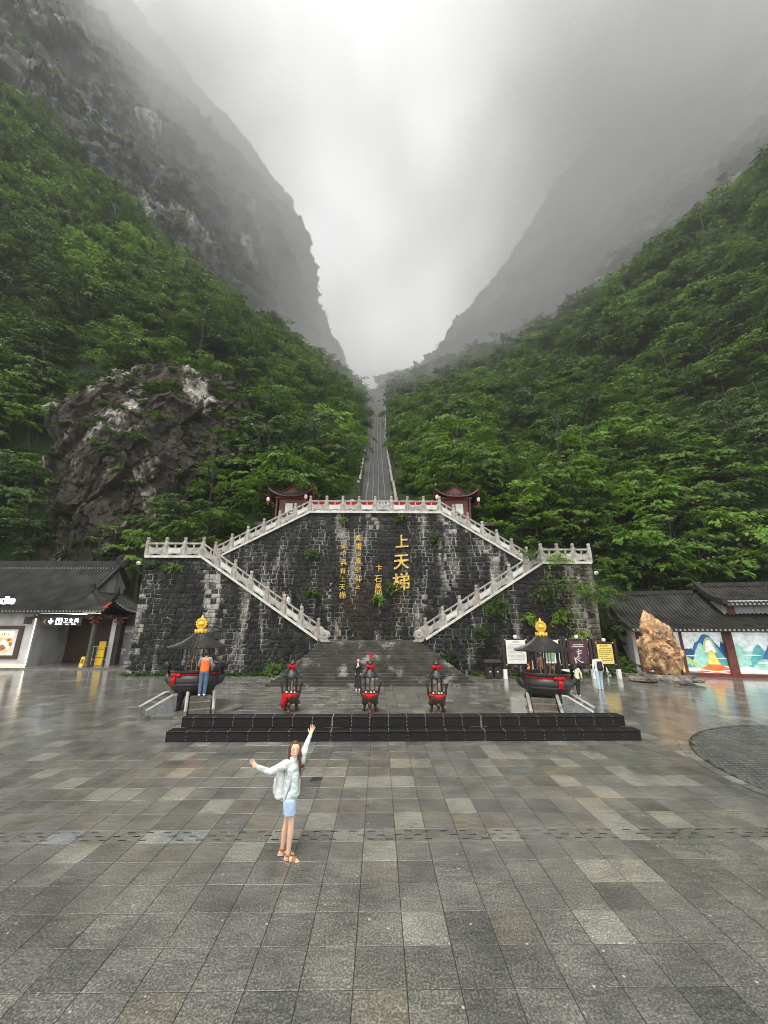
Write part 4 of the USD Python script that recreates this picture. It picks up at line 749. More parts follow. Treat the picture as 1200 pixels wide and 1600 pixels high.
part(lb, 'brown_soffit', bx(-22.94, -20.8, 36.3, 37.4, 3.41, 4.4), 'dark_wood')
part(lb, 'corner_box', bx(XC - .55, XC - .22, 34.5, 34.9, 3.55, 4.15), 'sign_dark')
# roof: main slope, lower skirt with turned-up corner, gable
EZ = 4.55
_, PL = roof_slope(lb, (-48, 33.9, EZ), (-26.9, 33.9, EZ), (-26.9, 40, 9.15), (-48, 40, 9.15), sag=.55, n=12, pitch=.30)
hip0 = PL(np.array([1.0]), np.array([.52]))[0]
roof_slope(lb, (-26.9, 33.9, EZ), (-22.6, 33.7, EZ), hip0 + [.25, 0, -.0], hip0 + [0, 0, 0], sag=.25, n=8, pitch=.28, upB=.95)
roof_slope(lb, (-22.6, 33.7, EZ), (-21.0, 46, EZ), hip0 + [.3, 5.5, .1], hip0 + [.26, .05, -.0], sag=.3, n=6, pitch=.32, upA=.95, discs=True)
def ridge(par, P, w, h, name='roof_ridge', mt='roof_ridge'):
    P = np.asarray(P, float); ms = []
    for a, b in zip(P[:-1], P[1:]):
        d = b - a; q = np.cross(d, [0, 0, 1.0]); q /= np.linalg.norm(q) + 1e-9
        v = np.array([a - q * w - [0, 0, .12], a + q * w - [0, 0, .12], b + q * w - [0, 0, .12], b - q * w - [0, 0, .12], a - q * w * .7 + [0, 0, h], a + q * w * .7 + [0, 0, h], b + q * w * .7 + [0, 0, h], b - q * w * .7 + [0, 0, h]])
        ms.append((v, BOXF))
    part(par, name, cat(*ms), mt)
ridge(lb, [(-48, 40, 9.25), (-26.6, 40, 9.25)], .22, .55)
part(lb, 'ridge_light_tiles', cat(*[tube([(x, 39.55, 8.98), (x, 39.5, 9.02)], .06, 6) for x in np.arange(-47, -27, .3)]), 'roof_tile_pale', kind='stuff')
gab = [PL(np.array([1.0]), np.array([t]))[0] + [.12, 0, .12] for t in np.linspace(1, .5, 7)]
ridge(lb, gab, .22, .3); ridge(lb, [(p[0], 80 - p[1], p[2]) for p in gab], .22, .3)
part(lb, 'gable', wallp(Polygon([(36.9, 6.4), (43.1, 6.4), (41.2, 7.9), (40, 9.1), (38.8, 7.9)]), 0, .2) if False else (np.array([[-26.95, 37.0, 6.3], [-26.95, 43, 6.3], [-26.95, 41.4, 7.5], [-26.95, 40, 9.1], [-26.95, 38.6, 7.5], [-27.2, 37.0, 6.3], [-27.2, 43, 6.3], [-27.2, 41.4, 7.5], [-27.2, 40, 9.1], [-27.2, 38.6, 7.5]]), np.array([[0, 1, 2], [0, 2, 4], [4, 2, 3], [5, 7, 6], [5, 9, 7], [9, 8, 7]])), 'plaster_grey')
part(lb, 'gable_post', bx(-26.94, -26.84, 39.9, 40.05, 6.5, 8.6), 'steel')
part(lb, 'ridge_ornament', xf(lathe([(.05, -.2), (.55, -.2), (.75, -.1), (.75, .1), (.55, .2), (.05, .2)], 18), (-26.6, 40, 9.75), rx=90), 'roof_ridge')
hp = [hip0 + [.2, -.1, .1]] + [hip0 * (1 - t) + np.array([-22.5, 33.6, EZ]) * t + [0, 0, .12 - .35 * math.sin(t * PI) + .95 * t ** 4] for t in (.25, .5, .7, .85, .95, 1.03)]
ridge(lb, hp, .17, .3); part(lb, 'hip_tip', tube([hp[-1], hp[-1] + [.25, -.15, .35], hp[-1] + [.3, -.2, .85]], [.2, .16, .05], 8), 'roof_ridge')
part(lb, 'hip_knob', tube([hip0 + [.15, -.2, .1], hip0 + [.05, -.25, .75], hip0 + [-.15, -.2, 1.0]], [.24, .2, .1], 8), 'roof_ridge')
part(lb, 'red_corner_board', tube([(-23.3, 33.75, EZ + .28), (-22.75, 33.68, EZ + .72)], .1, 6), 'lantern_red')
part(lb, 'gutter', tube([(-25.0, 33.82, EZ - .12), (-23.9, 33.78, EZ - .05)], .05, 6), 'roof_tile_pale')
tm = meshkit.text_mesh('Noodle', .62, .08, bold=True); tm = (np.array(tm.vertices), np.array(tm.faces)); wtxt = tm[0][:, 0].max()
tm = xf(tm, rx=90)
pr0 = PL(np.array([.5]), np.array([.16]))[0]
part(lb, 'roof_lettering', (tm[0] + [at(21, 950, 34.55)[0] - wtxt, 34.55, at(21, 943.5, 34.55)[2]], tm[1]), 'led_white')
for x in (-34.6, -32.4): part(lb, 'lettering_bracket', bx(x, x + .06, 34.6, 34.7, 4.8, 5.5), 'dark_wood')
# in front of the toilets
fs = thing('floor_sign', 'yellow folding wet-floor sign standing beside the green column', 'sign', (-25.15, 35.1, .13), 12)
part(fs, 'front_leaf', (np.array([[-.17, -.16, 0], [.17, -.16, 0], [.13, .0, .74], [-.13, .0, .74], [-.17, -.13, 0], [.17, -.13, 0], [.13, .03, .74], [-.13, .03, .74]]), BOXF), 'yellow_plastic')
part(fs, 'back_leaf', (np.array([[-.17, .16, 0], [.17, .16, 0], [.13, .04, .74], [-.13, .04, .74], [-.17, .19, 0], [.17, .19, 0], [.13, .07, .74], [-.13, .07, .74]]), BOXF), 'yellow_plastic')
part(fs, 'print', (np.array([[-.09, -.146, .25], [.09, -.146, .25], [.08, -.06, .55], [-.08, -.06, .55]]) - [0, .012, 0], np.array([[0, 1, 2, 3]])), 'print_brown')
yb = thing('yellow_board', 'tall yellow folding barrier leaning in the toilet entrance', 'barrier', (-23.95, 35.3, .13), 0)
for k in range(3): part(yb, 'panel', xf(cbx(-.28, .28, -.04, .04, .02 + k * .66, .66 + k * .66, .02), (0, 0, 0), rx=-4), 'yellow_plastic')
part(yb, 'crease', xf(cat(*[bx(-.26, .26, -.05, -.042, .64 + k * .66, .67 + k * .66) for k in range(2)]), rx=-4), 'print_brown')
hr = thing('steel_railing', 'low steel railing behind the green column', 'railing', (-25.3, 36.3, .13))
part(hr, 'top_rail', tube([(-.3, 0, 1.5), (2.0, 0, 1.5)], .035, 8), 'steel'); part(hr, 'low_rail', tube([(-.3, 0, .4), (2.0, 0, .4)], .02, 8), 'steel')
for k in range(8): part(hr, 'baluster', tube([(-.3 + k * .33, 0, 0), (-.3 + k * .33, 0, 1.5)], .022 if k else .035, 6), 'steel')
dp = thing('drain_pipe', 'grey steel pipe post between the brick wall and the stone wall', 'pipe', (-20.6, 34.6, 0))
part(dp, 'pipe', tube([(0, 0, 0), (0, 0, 2.9)], .09, 8), 'steel'); part(dp, 'pipe_elbow', tube([(0, 0, 2.85), (.05, .1, 2.95), (.3, .6, 2.98)], .085, 8), 'steel')

# right building: mural hall
RB = np.array([19.2, 30.0, 0]); RZ = -15.3
rbd = thing('mural_hall', 'long low hall with grey tiled roof, red columns and painted panels at the right', 'building', RB, RZ)
part(rbd, 'plinth', bx(-.05, 22, -.08, 7, -.02, .13), 'red_paint')
part(rbd, 'end_wall', wallp(Polygon([(0, 0), (7, 0), (7, 3.6), (4.6, 5.7), (0, 3.15)]), 0, .2), 'plaster_white') if False else None
ew = extr(Polygon([(0, .0), (7, .0), (7, 4.6), (4.9, 5.75), (2.2, 4.1), (0, 3.2)]), .25)
part(rbd, 'end_wall', (np.stack([-.25 + ew[0][:, 2], ew[0][:, 0], ew[0][:, 1]], 1), ew[1]), 'plaster_grey')
part(rbd, 'end_coping', tube([(-.28, -.1, 3.35), (-.28, 2.2, 4.15), (-.28, 4.9, 5.8)], .16, 6), 'roof_ridge')
part(rbd, 'back_panel', bx(0, 22, .3, .5, .13, 3.3), 'plaster_white')
COLS = [(0.02, .48), (5.58, .5), (11.1, .5), (16.6, .5)]
for x, w in COLS: part(rbd, 'column', cbx(x, x + w, -.06, .28, .13, 2.98, .02), 'red_wood')
for x in (2.9, 8.4, 13.9): part(rbd, 'mullion', bx(x, x + .14, .08, .28, .14, 2.98), 'red_paint')
part(rbd, 'lintel', bx(-.2, 22, -.04, .29, 2.982, 3.12), 'red_paint'); part(rbd, 'sill', bx(.5, 22, .02, .27, .131, .22), 'red_paint')
part(rbd, 'lintel_white', bx(-.2, 22, -.07, -.043, 3.0, 3.06), 'white_paint')
# painted landscape: flat shapes of slightly self-lit colour on each panel
def paint(par, poly, clip, d, mt, name='painted_shape'):
    g = poly.intersection(clip)
    if g.is_empty: return
    gs = [q for q in getattr(g, 'geoms', [g]) if q.geom_type == 'Polygon' and q.area > .003]
    for q in gs: part(par, name, wallp(q, .298 - d - .002, .298 - d), mt)
rm = np.random.default_rng(23)
def hill(cx, base, w, h, jag=.12, n=13):
    t = np.linspace(-1, 1, n); y = h * (1 - np.abs(t) ** 1.4) * (1 + rm.uniform(-jag, jag, n)); y[0] = y[-1] = 0
    return Polygon([(cx + a * w, base + b) for a, b in zip(t, y)] + [(cx + w, base - .3), (cx - w, base - .3)]).buffer(0)
def cloudp(cx, cz, w, h):
    return shapely.unary_union([Polygon([(cx + dx * w + r * w * math.cos(a), cz + dz * h + r * h * math.sin(a)) for a in np.linspace(0, 2 * PI, 14)[:-1]]) for dx, dz, r in ((0, 0, .6), (-.5, -.1, .4), (.5, -.05, .45), (.15, .3, .4), (-.25, .22, .35))])
bays = [(.5, 2.9), (3.04, 5.58), (6.08, 8.4), (8.54, 11.1), (11.6, 13.9), (14.04, 16.6), (17.1, 21.9)]
ZB, ZT = .22, 2.98
HX = [4.35, 9.6, 15.3]
cols = ['blue', 'teal', 'mint', 'deep', 'lime', 'teal', 'mint']
for b, (x0, x1) in enumerate(bays):
    clip = sbox(x0, ZB, x1, ZT)
    pn = part(rbd, 'mural_panel', bx(x0, x1, .282, .299, ZB, ZT), 'mural_sky', label=f'faintly glowing painted landscape panel, bay {b + 1} from the left end of the hall')
    lay = 0.018
    if b == 0:
        shapes = [(hill(2.2, .9, 1.2, .55), 'lime'), (hill(1.2, .6, 1.0, .5), 'mint'), (cloudp(1.3, .55, .8, .25), 'cloud'), (cloudp(2.2, .35, .9, .2), 'white'), (cloudp(1.2, 1.9, .35, .04), 'olive'), (hill(2.5, .5, .5, .45), 'yellow')]
    else:
        shapes = [(hill(HX[0] + .2, 1.0, 1.5, 1.75, .14), 'blue'), (hill(HX[0] - 1.1, .9, .9, 1.05, .2), 'deep'), (hill(HX[0] + 1.25, .8, .9, 1.5, .16), 'deep'), (hill(HX[0] - .2, .7, .75, 1.55, .06), 'mint'), (hill(HX[0] + .75, .6, .7, 1.25, .08), 'teal'),
                  (hill(3.1, .7, .8, .6, .2), 'lime'), (hill(3.3, .3, .6, .5, .2), 'teal'),
                  (hill(7.0, .8, .9, .95), 'mint'), (hill(7.6, .7, .8, 1.5, .1), 'teal'), (hill(8.3, .9, .7, 1.25, .16), 'blue'), (hill(6.4, 1.1, .6, 1.2), 'mint'), (hill(7.9, .5, 1.0, .75), 'mint'),
                  (hill(9.2, 1.4, .55, 1.1, .14), 'blue'), (hill(10.3, 1.2, .8, 1.5, .14), 'deep'), (hill(10.8, .9, .9, 1.1), 'teal'), (hill(9.3, .8, 1.1, .8), 'mint'),
                  (hill(12.6, 1, 1.1, 1.3), 'teal'), (hill(13.6, .9, .8, 1.5, .16), 'blue'), (hill(15.2, 1, 1.3, 1.6), 'deep'), (hill(16.2, .8, 1, 1.2), 'mint'), (hill(19, .9, 2, 1.4), 'teal'), (hill(18, .8, 1.2, 1.8), 'blue')]
        shapes += [(cloudp(c, z, w, h), k) for c, z, w, h, k in ((3.4, .42, .8, .2, 'white'), (5.35, .5, .7, .3, 'white'), (5.2, 1.2, .6, .05, 'white'), (3.4, 1.35, .5, .05, 'cloud'), (6.6, .5, .8, .28, 'white'), (7.7, .36, .9, .2, 'cloud'), (8.1, .95, .9, .1, 'white'), (7.1, 1.45, .6, .06, 'cloud'), (9.2, .5, 1, .3, 'white'), (10.5, .62, .9, .22, 'cloud'), (9.9, 1.15, 1.2, .12, 'white'), (10.6, 1.6, .5, .08, 'white'), (12.5, .5, 1.2, .3, 'white'), (15, .5, 1.4, .3, 'cloud'), (19, .5, 2, .3, 'white'))]
        # pale natural arch with a yellow road running down to an orange terrace
        shapes += [(Polygon([(HX[0] + .3 + .42 * math.cos(a), 1.55 + 1.1 * math.sin(a)) for a in np.linspace(0, PI, 16)]), 'lime'), (Polygon([(HX[0] + .3 + .3 * math.cos(a), 1.6 + .85 * math.sin(a)) for a in np.linspace(0, PI, 16)]), 'white'),
                   (Polygon([(HX[0] + .24, 1.75), (HX[0] + .44, 1.75), (HX[0] + .78, .75), (HX[0] - .02, .75)]), 'yellow'),
                   (Polygon([(HX[0] + .02, .8), (HX[0] + .78, .8), (HX[0] + 1.45, .42), (HX[0] + 1.45, .22), (HX[0] - .55, .22), (HX[0] - .55, .42)]), 'orange'),
                   (Polygon([(HX[0] - .5, .40), (HX[0] - .45, .46), (HX[0] + 1.3, .24), (HX[0] + 1.1, .22)]), 'white'), (Polygon([(HX[0] + 1.35, .40), (HX[0] + 1.3, .46), (HX[0] - .4, .24), (HX[0] - .2, .22)]), 'white')]
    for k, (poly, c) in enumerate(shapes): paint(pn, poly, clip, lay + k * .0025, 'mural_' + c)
roof_slope(rbd, (-.45, -.85, 3.12), (22, -.85, 3.12), (22, 4.9, 6.0), (-.45, 4.9, 6.0), sag=.45, n=10, pitch=.27)
ridge(rbd, [(-.45, 4.9, 6.1), (6.4, 4.9, 6.1)], .18, .22)
ridge(rbd, [np.array([-.42, -.85 + 5.75 * t, 3.2 + 2.88 * t - .45 * math.sin(t * PI)]) for t in np.linspace(0, 1, 8)], .15, .14)
part(rbd, 'upper_wall', bx(7.3, 22, 2.35, 2.6, 4.25, 5.3), 'plaster_white')
part(rbd, 'upper_end_wall', bx(7.05, 7.298, 2.35, 5.2, 4.2, 5.35), 'plaster_grey')
for k, x in enumerate((7.32, 11.6, 16)): part(rbd, 'upper_post', bx(x, x + .45, 2.22, 2.349, 4.2, 5.0), 'red_wood')
for k in range(6):
    if k in (3,): continue
    part(rbd, 'clerestory_pane', bx(7.8 + k * 1.27, 9.03 + k * 1.27, 2.28, 2.345, 4.35, 4.95), 'glass_grey')
part(rbd, 'white_band', bx(7.0, 22, 1.6, 2.2, 4.9, 5.0), 'white_paint')
roof_slope(rbd, (6.9, 1.4, 4.95), (22, 1.4, 4.95), (22, 5.1, 6.6), (6.9, 5.1, 6.6), sag=.3, n=8, pitch=.27)
ridge(rbd, [np.array([6.85, 1.35 + 3.75 * t, 5.1 + 1.6 * t - .3 * math.sin(t * PI)]) for t in np.linspace(0, 1, 8)], .22, .3)
ridge(rbd, [(6.8, 5.1, 6.7), (22, 5.1, 6.7)], .18, .22)
part(rbd, 'roof_horn', tube([(6.85, 5.0, 6.8), (6.7, 5.1, 7.05), (6.55, 5.1, 7.35)], [.16, .12, .05], 7), 'roof_ridge')

# ---------------------------------------------------------------- ticket pavilions on the terrace
def pavilion(label, cx, flip):
    pv = thing('red_pavilion', label, 'pavilion', (cx, 37.4, 13.13), scale=(.92, .92, .84))
    part(pv, 'body', bx(-1.25, 1.25, -1.2, 1.2, 0, 2.75), 'red_wood')
    for x in (-1.5, 1.4): part(pv, 'column', tube([(x, -1.35, 0), (x, -1.35, 2.8)], .09, 8), 'red_paint')
    part(pv, 'window', bx(-.35 - .25 * flip, .45 - .25 * flip, -1.24, -1.203, 1.0, 2.2), 'panel_white')
    part(pv, 'door', bx(.55 * flip - .25, .55 * flip + .25, -1.235, -1.202, .05, 2.1) if flip < 0 else bx(-1.15, -.65, -1.235, -1.202, .05, 2.1), 'brown_wood')
    part(pv, 'beam', bx(-1.65, 1.65, -1.5, 1.5, 2.751, 2.95), 'red_paint')
    # one hollow-curved roof skirt with lifted corners
    n = 12; s = np.linspace(-1, 1, n + 1)
    rings = []
    for t, w, d, z in ((0, 2.35, 1.9, 3.0), (.35, 1.85, 1.45, 3.22), (.7, 1.45, 1.05, 3.5), (1, 1.2, .85, 3.75)):
        loop = [(a, -1) for a in s[:-1]] + [(1, a) for a in s[:-1]] + [(-a, 1) for a in s[:-1]] + [(-1, -a) for a in s[:-1]]
        rings.append([(a * w, b * d, z + (1 - t) ** 2 * .95 * (min(abs(a), abs(b)) ** 3.0)) for a, b in loop])
    R_ = np.array(rings); k = R_.shape[1]; v = np.vstack([R_.reshape(-1, 3), R_.reshape(-1, 3) - [0, 0, .14]]); f = []
    for i in range(3):
        for j in range(k):
            j1 = (j + 1) % k; f += [[i * k + j, i * k + j1, (i + 1) * k + j1, (i + 1) * k + j], [4 * k + i * k + j, 4 * k + (i + 1) * k + j, 4 * k + (i + 1) * k + j1, 4 * k + i * k + j1]]
    for j in range(k):
        j1 = (j + 1) % k; f.append([j, 4 * k + j, 4 * k + j1, j1])
    rf = part(pv, 'roof', (v, tri(np.array(f))), 'roof_tile')
    tb = [tube([R_[i][j] + [0, 0, .03] for i in range(4)], .065, 5) for j in range(1, k, 2)]
    part(rf, 'tile_rows', cat(*tb), 'roof_tile', kind='stuff')
    part(rf, 'eave_board', cat(*[tube([R_[0][j] - [0, 0, .12], R_[0][(j + 1) % k] - [0, 0, .12]], .07, 5) for j in range(k)]), 'red_paint')
    for sx in (-1, 1):
        for sy in (-1, 1):
            c = R_[0][0] * [1, 1, 1]; p = np.array([sx * 2.35, sy * 1.9, 3.95])
            part(rf, 'corner_horn', tube([(sx * 1.6, sy * 1.2, 3.42), (sx * 2.0, sy * 1.6, 3.6), p, p + [sx * .28, sy * .15, .5]], [.1, .11, .1, .03], 6), 'roof_ridge')
    # small gabled top
    g = Polygon([(-1.25, 3.7), (1.25, 3.7), (.5, 4.15), (0, 4.55), (-.5, 4.15)])
    part(pv, 'top_gable', wallp(g, -.8, .8), 'red_paint')
    for sx in (-1, 1):
        part(pv, 'top_roof', (np.array([[sx * 1.5, -.95, 3.72], [sx * 1.5, .95, 3.72], [sx * .6, .95, 4.18], [sx * .6, -.95, 4.18], [0, -.95, 4.66], [0, .95, 4.66]] + [[sx * 1.5, -.95, 3.62], [sx * 1.5, .95, 3.62], [sx * .6, .95, 4.08], [sx * .6, -.95, 4.08], [0, -.95, 4.56], [0, .95, 4.56]]), tri(np.array([[0, 1, 2, 3], [3, 2, 5, 4], [6, 9, 8, 7], [9, 10, 11, 8], [0, 3, 9, 6], [3, 4, 10, 9], [1, 7, 8, 2], [2, 8, 11, 5], [0, 6, 7, 1]]))), 'roof_tile')
    part(pv, 'top_ridge', cbx(-.14, .14, -1.0, 1.0, 4.62, 4.8, .04), 'roof_ridge')
    return pv
pavilion('small red pavilion with upturned roof at the left end of the top terrace', -8.75, 1)
pavilion('small red pavilion with upturned roof at the right end of the top terrace', 7.6, -1)
for k, (x, y, z, lb_) in enumerate(((-10.95, 36.0, 15.3, 'pale pink lantern hanging at the outer corner of the left pavilion'), (-7.2, 35.6, 15.45, 'pale pink lantern hanging at the inner corner of the left pavilion'), (5.6, 35.6, 15.45, 'pink lantern hanging at the inner corner of the right pavilion'), (9.75, 36.0, 15.35, 'pink lantern hanging at the outer corner of the right pavilion'))):
    ln = thing('hanging_lantern', lb_, 'lantern', (x, y, z))
    part(ln, 'shade', lathe([(.08, -.22), (.14, -.17), (.16, 0), (.14, .17), (.08, .22)], 14), 'lantern_pink'); part(ln, 'cord', tube([(0, 0, .3), (0, 0, .75)], .02, 5), 'dark_wood'); part(ln, 'tassel', tube([(0, 0, -.3), (0, 0, -.6)], .04, 5), 'lantern_red')

# ---------------------------------------------------------------- black photo risers
def riser(label, x0, x1, first, last):
    t = thing('photo_riser', label, 'riser', (x0, 13.72, 0), 0, 'black risers in front of the burners')
    L = x1 - x0 - .012; n = 8; dx = L / n
    for lvl, (y0, y1, z0, z1) in enumerate(((0, .42, 0, .31), (.40, .85, .31, .635))):
        a0 = .0 if not (first and lvl) else .26; b0 = L if not (last and lvl) else L - .22
        for k in range(n):
            a, b = max(a0, k * dx) + .006, min(b0, (k + 1) * dx) - .006
            part(t, 'front_panel', cbx(a, b, y0, y0 + .03, z0 + .012, z1 - .045, .006), 'black_plastic')
            tp = part(t, 'tread', cbx(a, b, y0 - .02, y1, z1 - .04, z1, .008), 'black_plastic')
            part(tp, 'joint_bolt', cat(*[ball((a + .0, y0 - .004 + dy, z), .011, 1) for dy, z in ((0, z0 + .06), (0, z0 + .17), (-.018, z1 - .02), (.1, z1), (.25, z1))]), 'steel', kind='stuff')
    part(t, 'frame', cat(bx(.05 if not first else .27, L - .05 if not last else L - .25, .46, .82, 0, .59), bx(.05, L - .05, .06, .4, 0, .27)), 'black_plastic') if False else part(t, 'frame', bx(.3, L - .3, .06, .8, .0, .268), 'black_plastic')
    for x, on in ((0, first), (L, last)):
        if on: part(t, 'end_panel', cat(bx(min(x, x + .03) - (.0 if x == 0 else .03), max(x, x + .03) - (0 if x == 0 else .03), .02, .42, 0, .27)), 'black_plastic')
    return t
riser('left section of the low black two-tier platform, nearest the woman', -6.76, -1.55, True, False)
riser('middle section of the low black two-tier platform, in front of the small burners', -1.53, 3.38, False, False)
riser('right section of the low black two-tier platform, below the right burner', 3.40, 8.42, False, True)

# ---------------------------------------------------------------- large incense burners
def lump(c, r, sub=2): return ball(c, r, sub)
def big_burner(label, loc, bow, turn):
    t = thing('incense_burner', label, 'incense burner', loc)
    bowl = part(t, 'bowl', lathe([(.30, .50), (.62, .60), (.88, .78), (1.02, 1.0), (1.06, 1.16), (1.02, 1.30), (.94, 1.38), (.94, 1.44), (1.02, 1.50), (1.02, 1.56), (.90, 1.56), (.88, 1.40), (.1, 1.38)], 48), 'bronze_black', smooth=40)
    part(bowl, 'ash_bed', lathe([(.02, 1.44), (.5, 1.43), (.88, 1.41), (.88, 1.395)], 32), 'ash')
    part(bowl, 'raised_band', lathe([(1.045, .98), (1.075, 1.0), (1.075, 1.04), (1.05, 1.06)], 48, cap=False), 'bronze_black')
    for s in (-1, 1):
        pr = [(s * .98, 0, 1.02), (s * 1.10, 0, 1.12), (s * 1.19, 0, 1.30), (s * 1.17, 0, 1.50), (s * 1.18, 0, 1.66), (s * 1.30, 0, 1.78), (s * 1.40, 0, 1.74)]
        v, f = tube(pr, [.15, .16, .14, .11, .10, .12, .07], 10); v = v.copy(); v[:, 1] *= 1.5
        part(t, 'ear_handle', (v, f), 'bronze_black', smooth=50)
    for a in (-90 + turn, 30 + turn, 150 + turn):
        c, s = math.cos(rad(a)), math.sin(rad(a)); r = .62
        ms = [lump((r * c, r * s, .62), .22), lump((r * 1.25 * c, r * 1.25 * s, .60), .17), lump((r * 1.42 * c, r * 1.42 * s, .52), .10), lump((r * 1.2 * c - s * .14, r * 1.2 * s + c * .14, .72), .08, 1), lump((r * 1.2 * c + s * .14, r * 1.2 * s - c * .14, .72), .08, 1),
              lump((r * 1.33 * c - s * .07, r * 1.33 * s + c * .07, .66), .05, 1), lump((r * 1.33 * c + s * .07, r * 1.33 * s - c * .07, .66), .05, 1)]
        lg = part(t, 'leg', tube([(r * c, r * s, .55), (r * c * 1.02, r * s * 1.02, .35), (r * c * 1.1, r * s * 1.1, .16), (r * c * 1.22, r * s * 1.22, .05), (r * c * 1.26, r * s * 1.26, .0)], [.2, .15, .15, .2, .2], 10), 'bronze_black', smooth=50)
        part(lg, 'beast_head', cat(*ms), 'bronze_black', smooth=50)
        part(lg, 'claw', cat(*[lump((r * 1.42 * c - s * d, r * 1.42 * s + c * d, .06), .06, 1) for d in (-.12, 0, .12)]), 'bronze_black')
    for k in range(6):
        a = rad(60 * k + 12); part(t, 'post', tube([(.66 * math.cos(a), .66 * math.sin(a), 1.41), (.66 * math.cos(a), .66 * math.sin(a), 2.55)], .04, 8), 'bronze_black')
    rf = part(t, 'roof', lathe([(1.24, 2.44), (1.26, 2.47), (1.0, 2.53), (.72, 2.66), (.48, 2.83), (.30, 3.0), (.22, 3.06), (.05, 3.06)], 48), 'bronze_black', smooth=40)
    rib = [tube([(r * math.cos(a), r * math.sin(a), z + .012) for r, z in ((1.26, 2.465), (1.0, 2.53), (.72, 2.66), (.48, 2.83), (.30, 3.0))], [.032, .03, .026, .02, .016], 5) for a in np.arange(40) * 2 * PI / 40]
    part(rf, 'roof_ribs', cat(*rib), 'bronze_black', kind='stuff')
    part(rf, 'ring_beam', lathe([(.58, 2.42), (.74, 2.42), (.74, 2.52), (.58, 2.52)], 32, cap=False), 'bronze_black')
    fn = part(t, 'lotus_finial', lathe([(.08, 3.06), (.24, 3.08), (.27, 3.14), (.18, 3.2), (.14, 3.24), (.02, 3.26)], 20), 'gold_leaf')
    part(fn, 'petal', cat(*[(lump((0, 0, 0), 1, 1)[0] * [.06, .03, .1] @ np.array([[math.cos(a), math.sin(a), 0], [-math.sin(a), math.cos(a), 0], [0, 0, 1]]) + [.24 * math.sin(a), -.24 * math.cos(a), 3.13], lump((0, 0, 0), 1, 1)[1]) for a in np.arange(10) * 2 * PI / 10]), 'gold_leaf', kind='stuff')
    fl = Polygon([(r * math.cos(a), r * math.sin(a)) for k, a in enumerate(np.linspace(0, 2 * PI, 33)[:-1]) for r in [(.27 if k % 2 else .225)]])
    part(fn, 'flame_disc', xf(wallp(fl.difference(Polygon([(.15 * math.cos(a), .15 * math.sin(a)) for a in np.linspace(0, 2 * PI, 25)[:-1]])), -.04, .04), (0, 0, 3.48)), 'gold_leaf')
    part(fn, 'flame_tip', tube([(0, 0, 3.7), (0, 0, 3.78), (.0, 0, 3.86)], [.06, .05, .01], 8), 'gold_leaf')
    part(fn, 'pearl', lump((0, -.02, 3.46), .15), 'gold_leaf')
    part(fn, 'disc_beads', cat(*[lump((.215 * math.cos(a), -.05, 3.48 + .215 * math.sin(a)), .03, 1) for a in np.arange(16) * 2 * PI / 16]), 'gold_leaf', kind='stuff')
    rb = part(t, 'red_sash', lathe([(.955, 1.375), (.975, 1.40), (.965, 1.435), (.95, 1.44)], 48, cap=False), 'red_cloth')
    a = rad(bow); c, s = math.cos(a), math.sin(a); o = np.array([1.0 * c, 1.0 * s, 1.38]); q = np.array([-s, c, 0])
    part(rb, 'bow', cat(lump(o, .085), *[(lump((0, 0, 0), 1, 1)[0] * [.14, .05, .08] @ np.array([[q[0], q[1], 0], [c, s, 0], [0, 0, 1]]) + o + q * d + [0, 0, .02], lump((0, 0, 0), 1, 1)[1]) for d in (-.14, .14)]), 'red_cloth', smooth=50)
    part(rb, 'hanging_end', cat(*[(lambda v, f: (v, f))(*tube([o + [0, 0, -.05], o + q * d * .5 + np.array([c, s, 0]) * .10 + [0, 0, -.18], o + q * d + np.array([c, s, 0]) * .07 + [0, 0, -.36]], [.05, .07, .05], 6)) for d in (.02, -.1)]), 'red_cloth')
    for k in range(4): part(t, 'incense_stick', tube([(-.3 + .2 * k, -.3 + .05 * k, 1.42), (-.32 + .22 * k, -.3, 1.42 + .45 + .1 * (k % 2))], .018, 6), 'incense')
    for k, x in enumerate((-.28, .0, .12)): part(t, 'hanging_coil', tube([(x, -.45, 2.44), (x + .01, -.45, 1.75 + .1 * k)], .022, 5), 'incense')
    return t
LBX, LBY, RBX, RBY = -8.1, 18.35, 7.35, 18.2
big_burner('large black bronze incense burner with golden finial, beside the worker in an orange vest', (LBX, LBY, .12), -115, -28)
big_burner('large black bronze incense burner with golden finial, in front of the sign boards', (RBX, RBY, -.02), -80, 8)
def slab_under(label, cx, cy, r, rot, z1):
    t = thing('burner_base', label, 'stone base', (cx, cy, 0))
    n = 6; pts6 = [(r * math.cos(rad(60 * k + rot)), r * math.sin(rad(60 * k + rot))) for k in range(n)]
    part(t, 'core', xf(extr(Polygon(pts6).buffer(-.3), z1 - .012), (0, 0, -.01)), 'joint_dark')
    part(t, 'top_slab', xf(extr(Polygon(pts6).buffer(-.31), .01), (0, 0, z1 - .012)), 'tile_grey')
    for k in range(n):
        a, b = np.array(pts6[k]), np.array(pts6[(k + 1) % n]); u = (1 - .3 / (r * .866))
        for h in range(3):
            p, q = a + (b - a) * (h / 3 + .004), a + (b - a) * ((h + 1) / 3 - .004)
            part(t, 'kerb_stone', xf(extr(Polygon([p, q, q * u, p * u]), z1 + .01), (0, 0, -.01)), 'tile_grey' if (k + h) % 3 else 'tile_pale')
slab_under('low hexagonal stone base under the left large burner', LBX + .1, LBY + .1, 2.05, 8, .12)
slab_under('flat hexagonal stone base under the right large burner', RBX - .05, RBY + .1, 2.0, 22, .055)
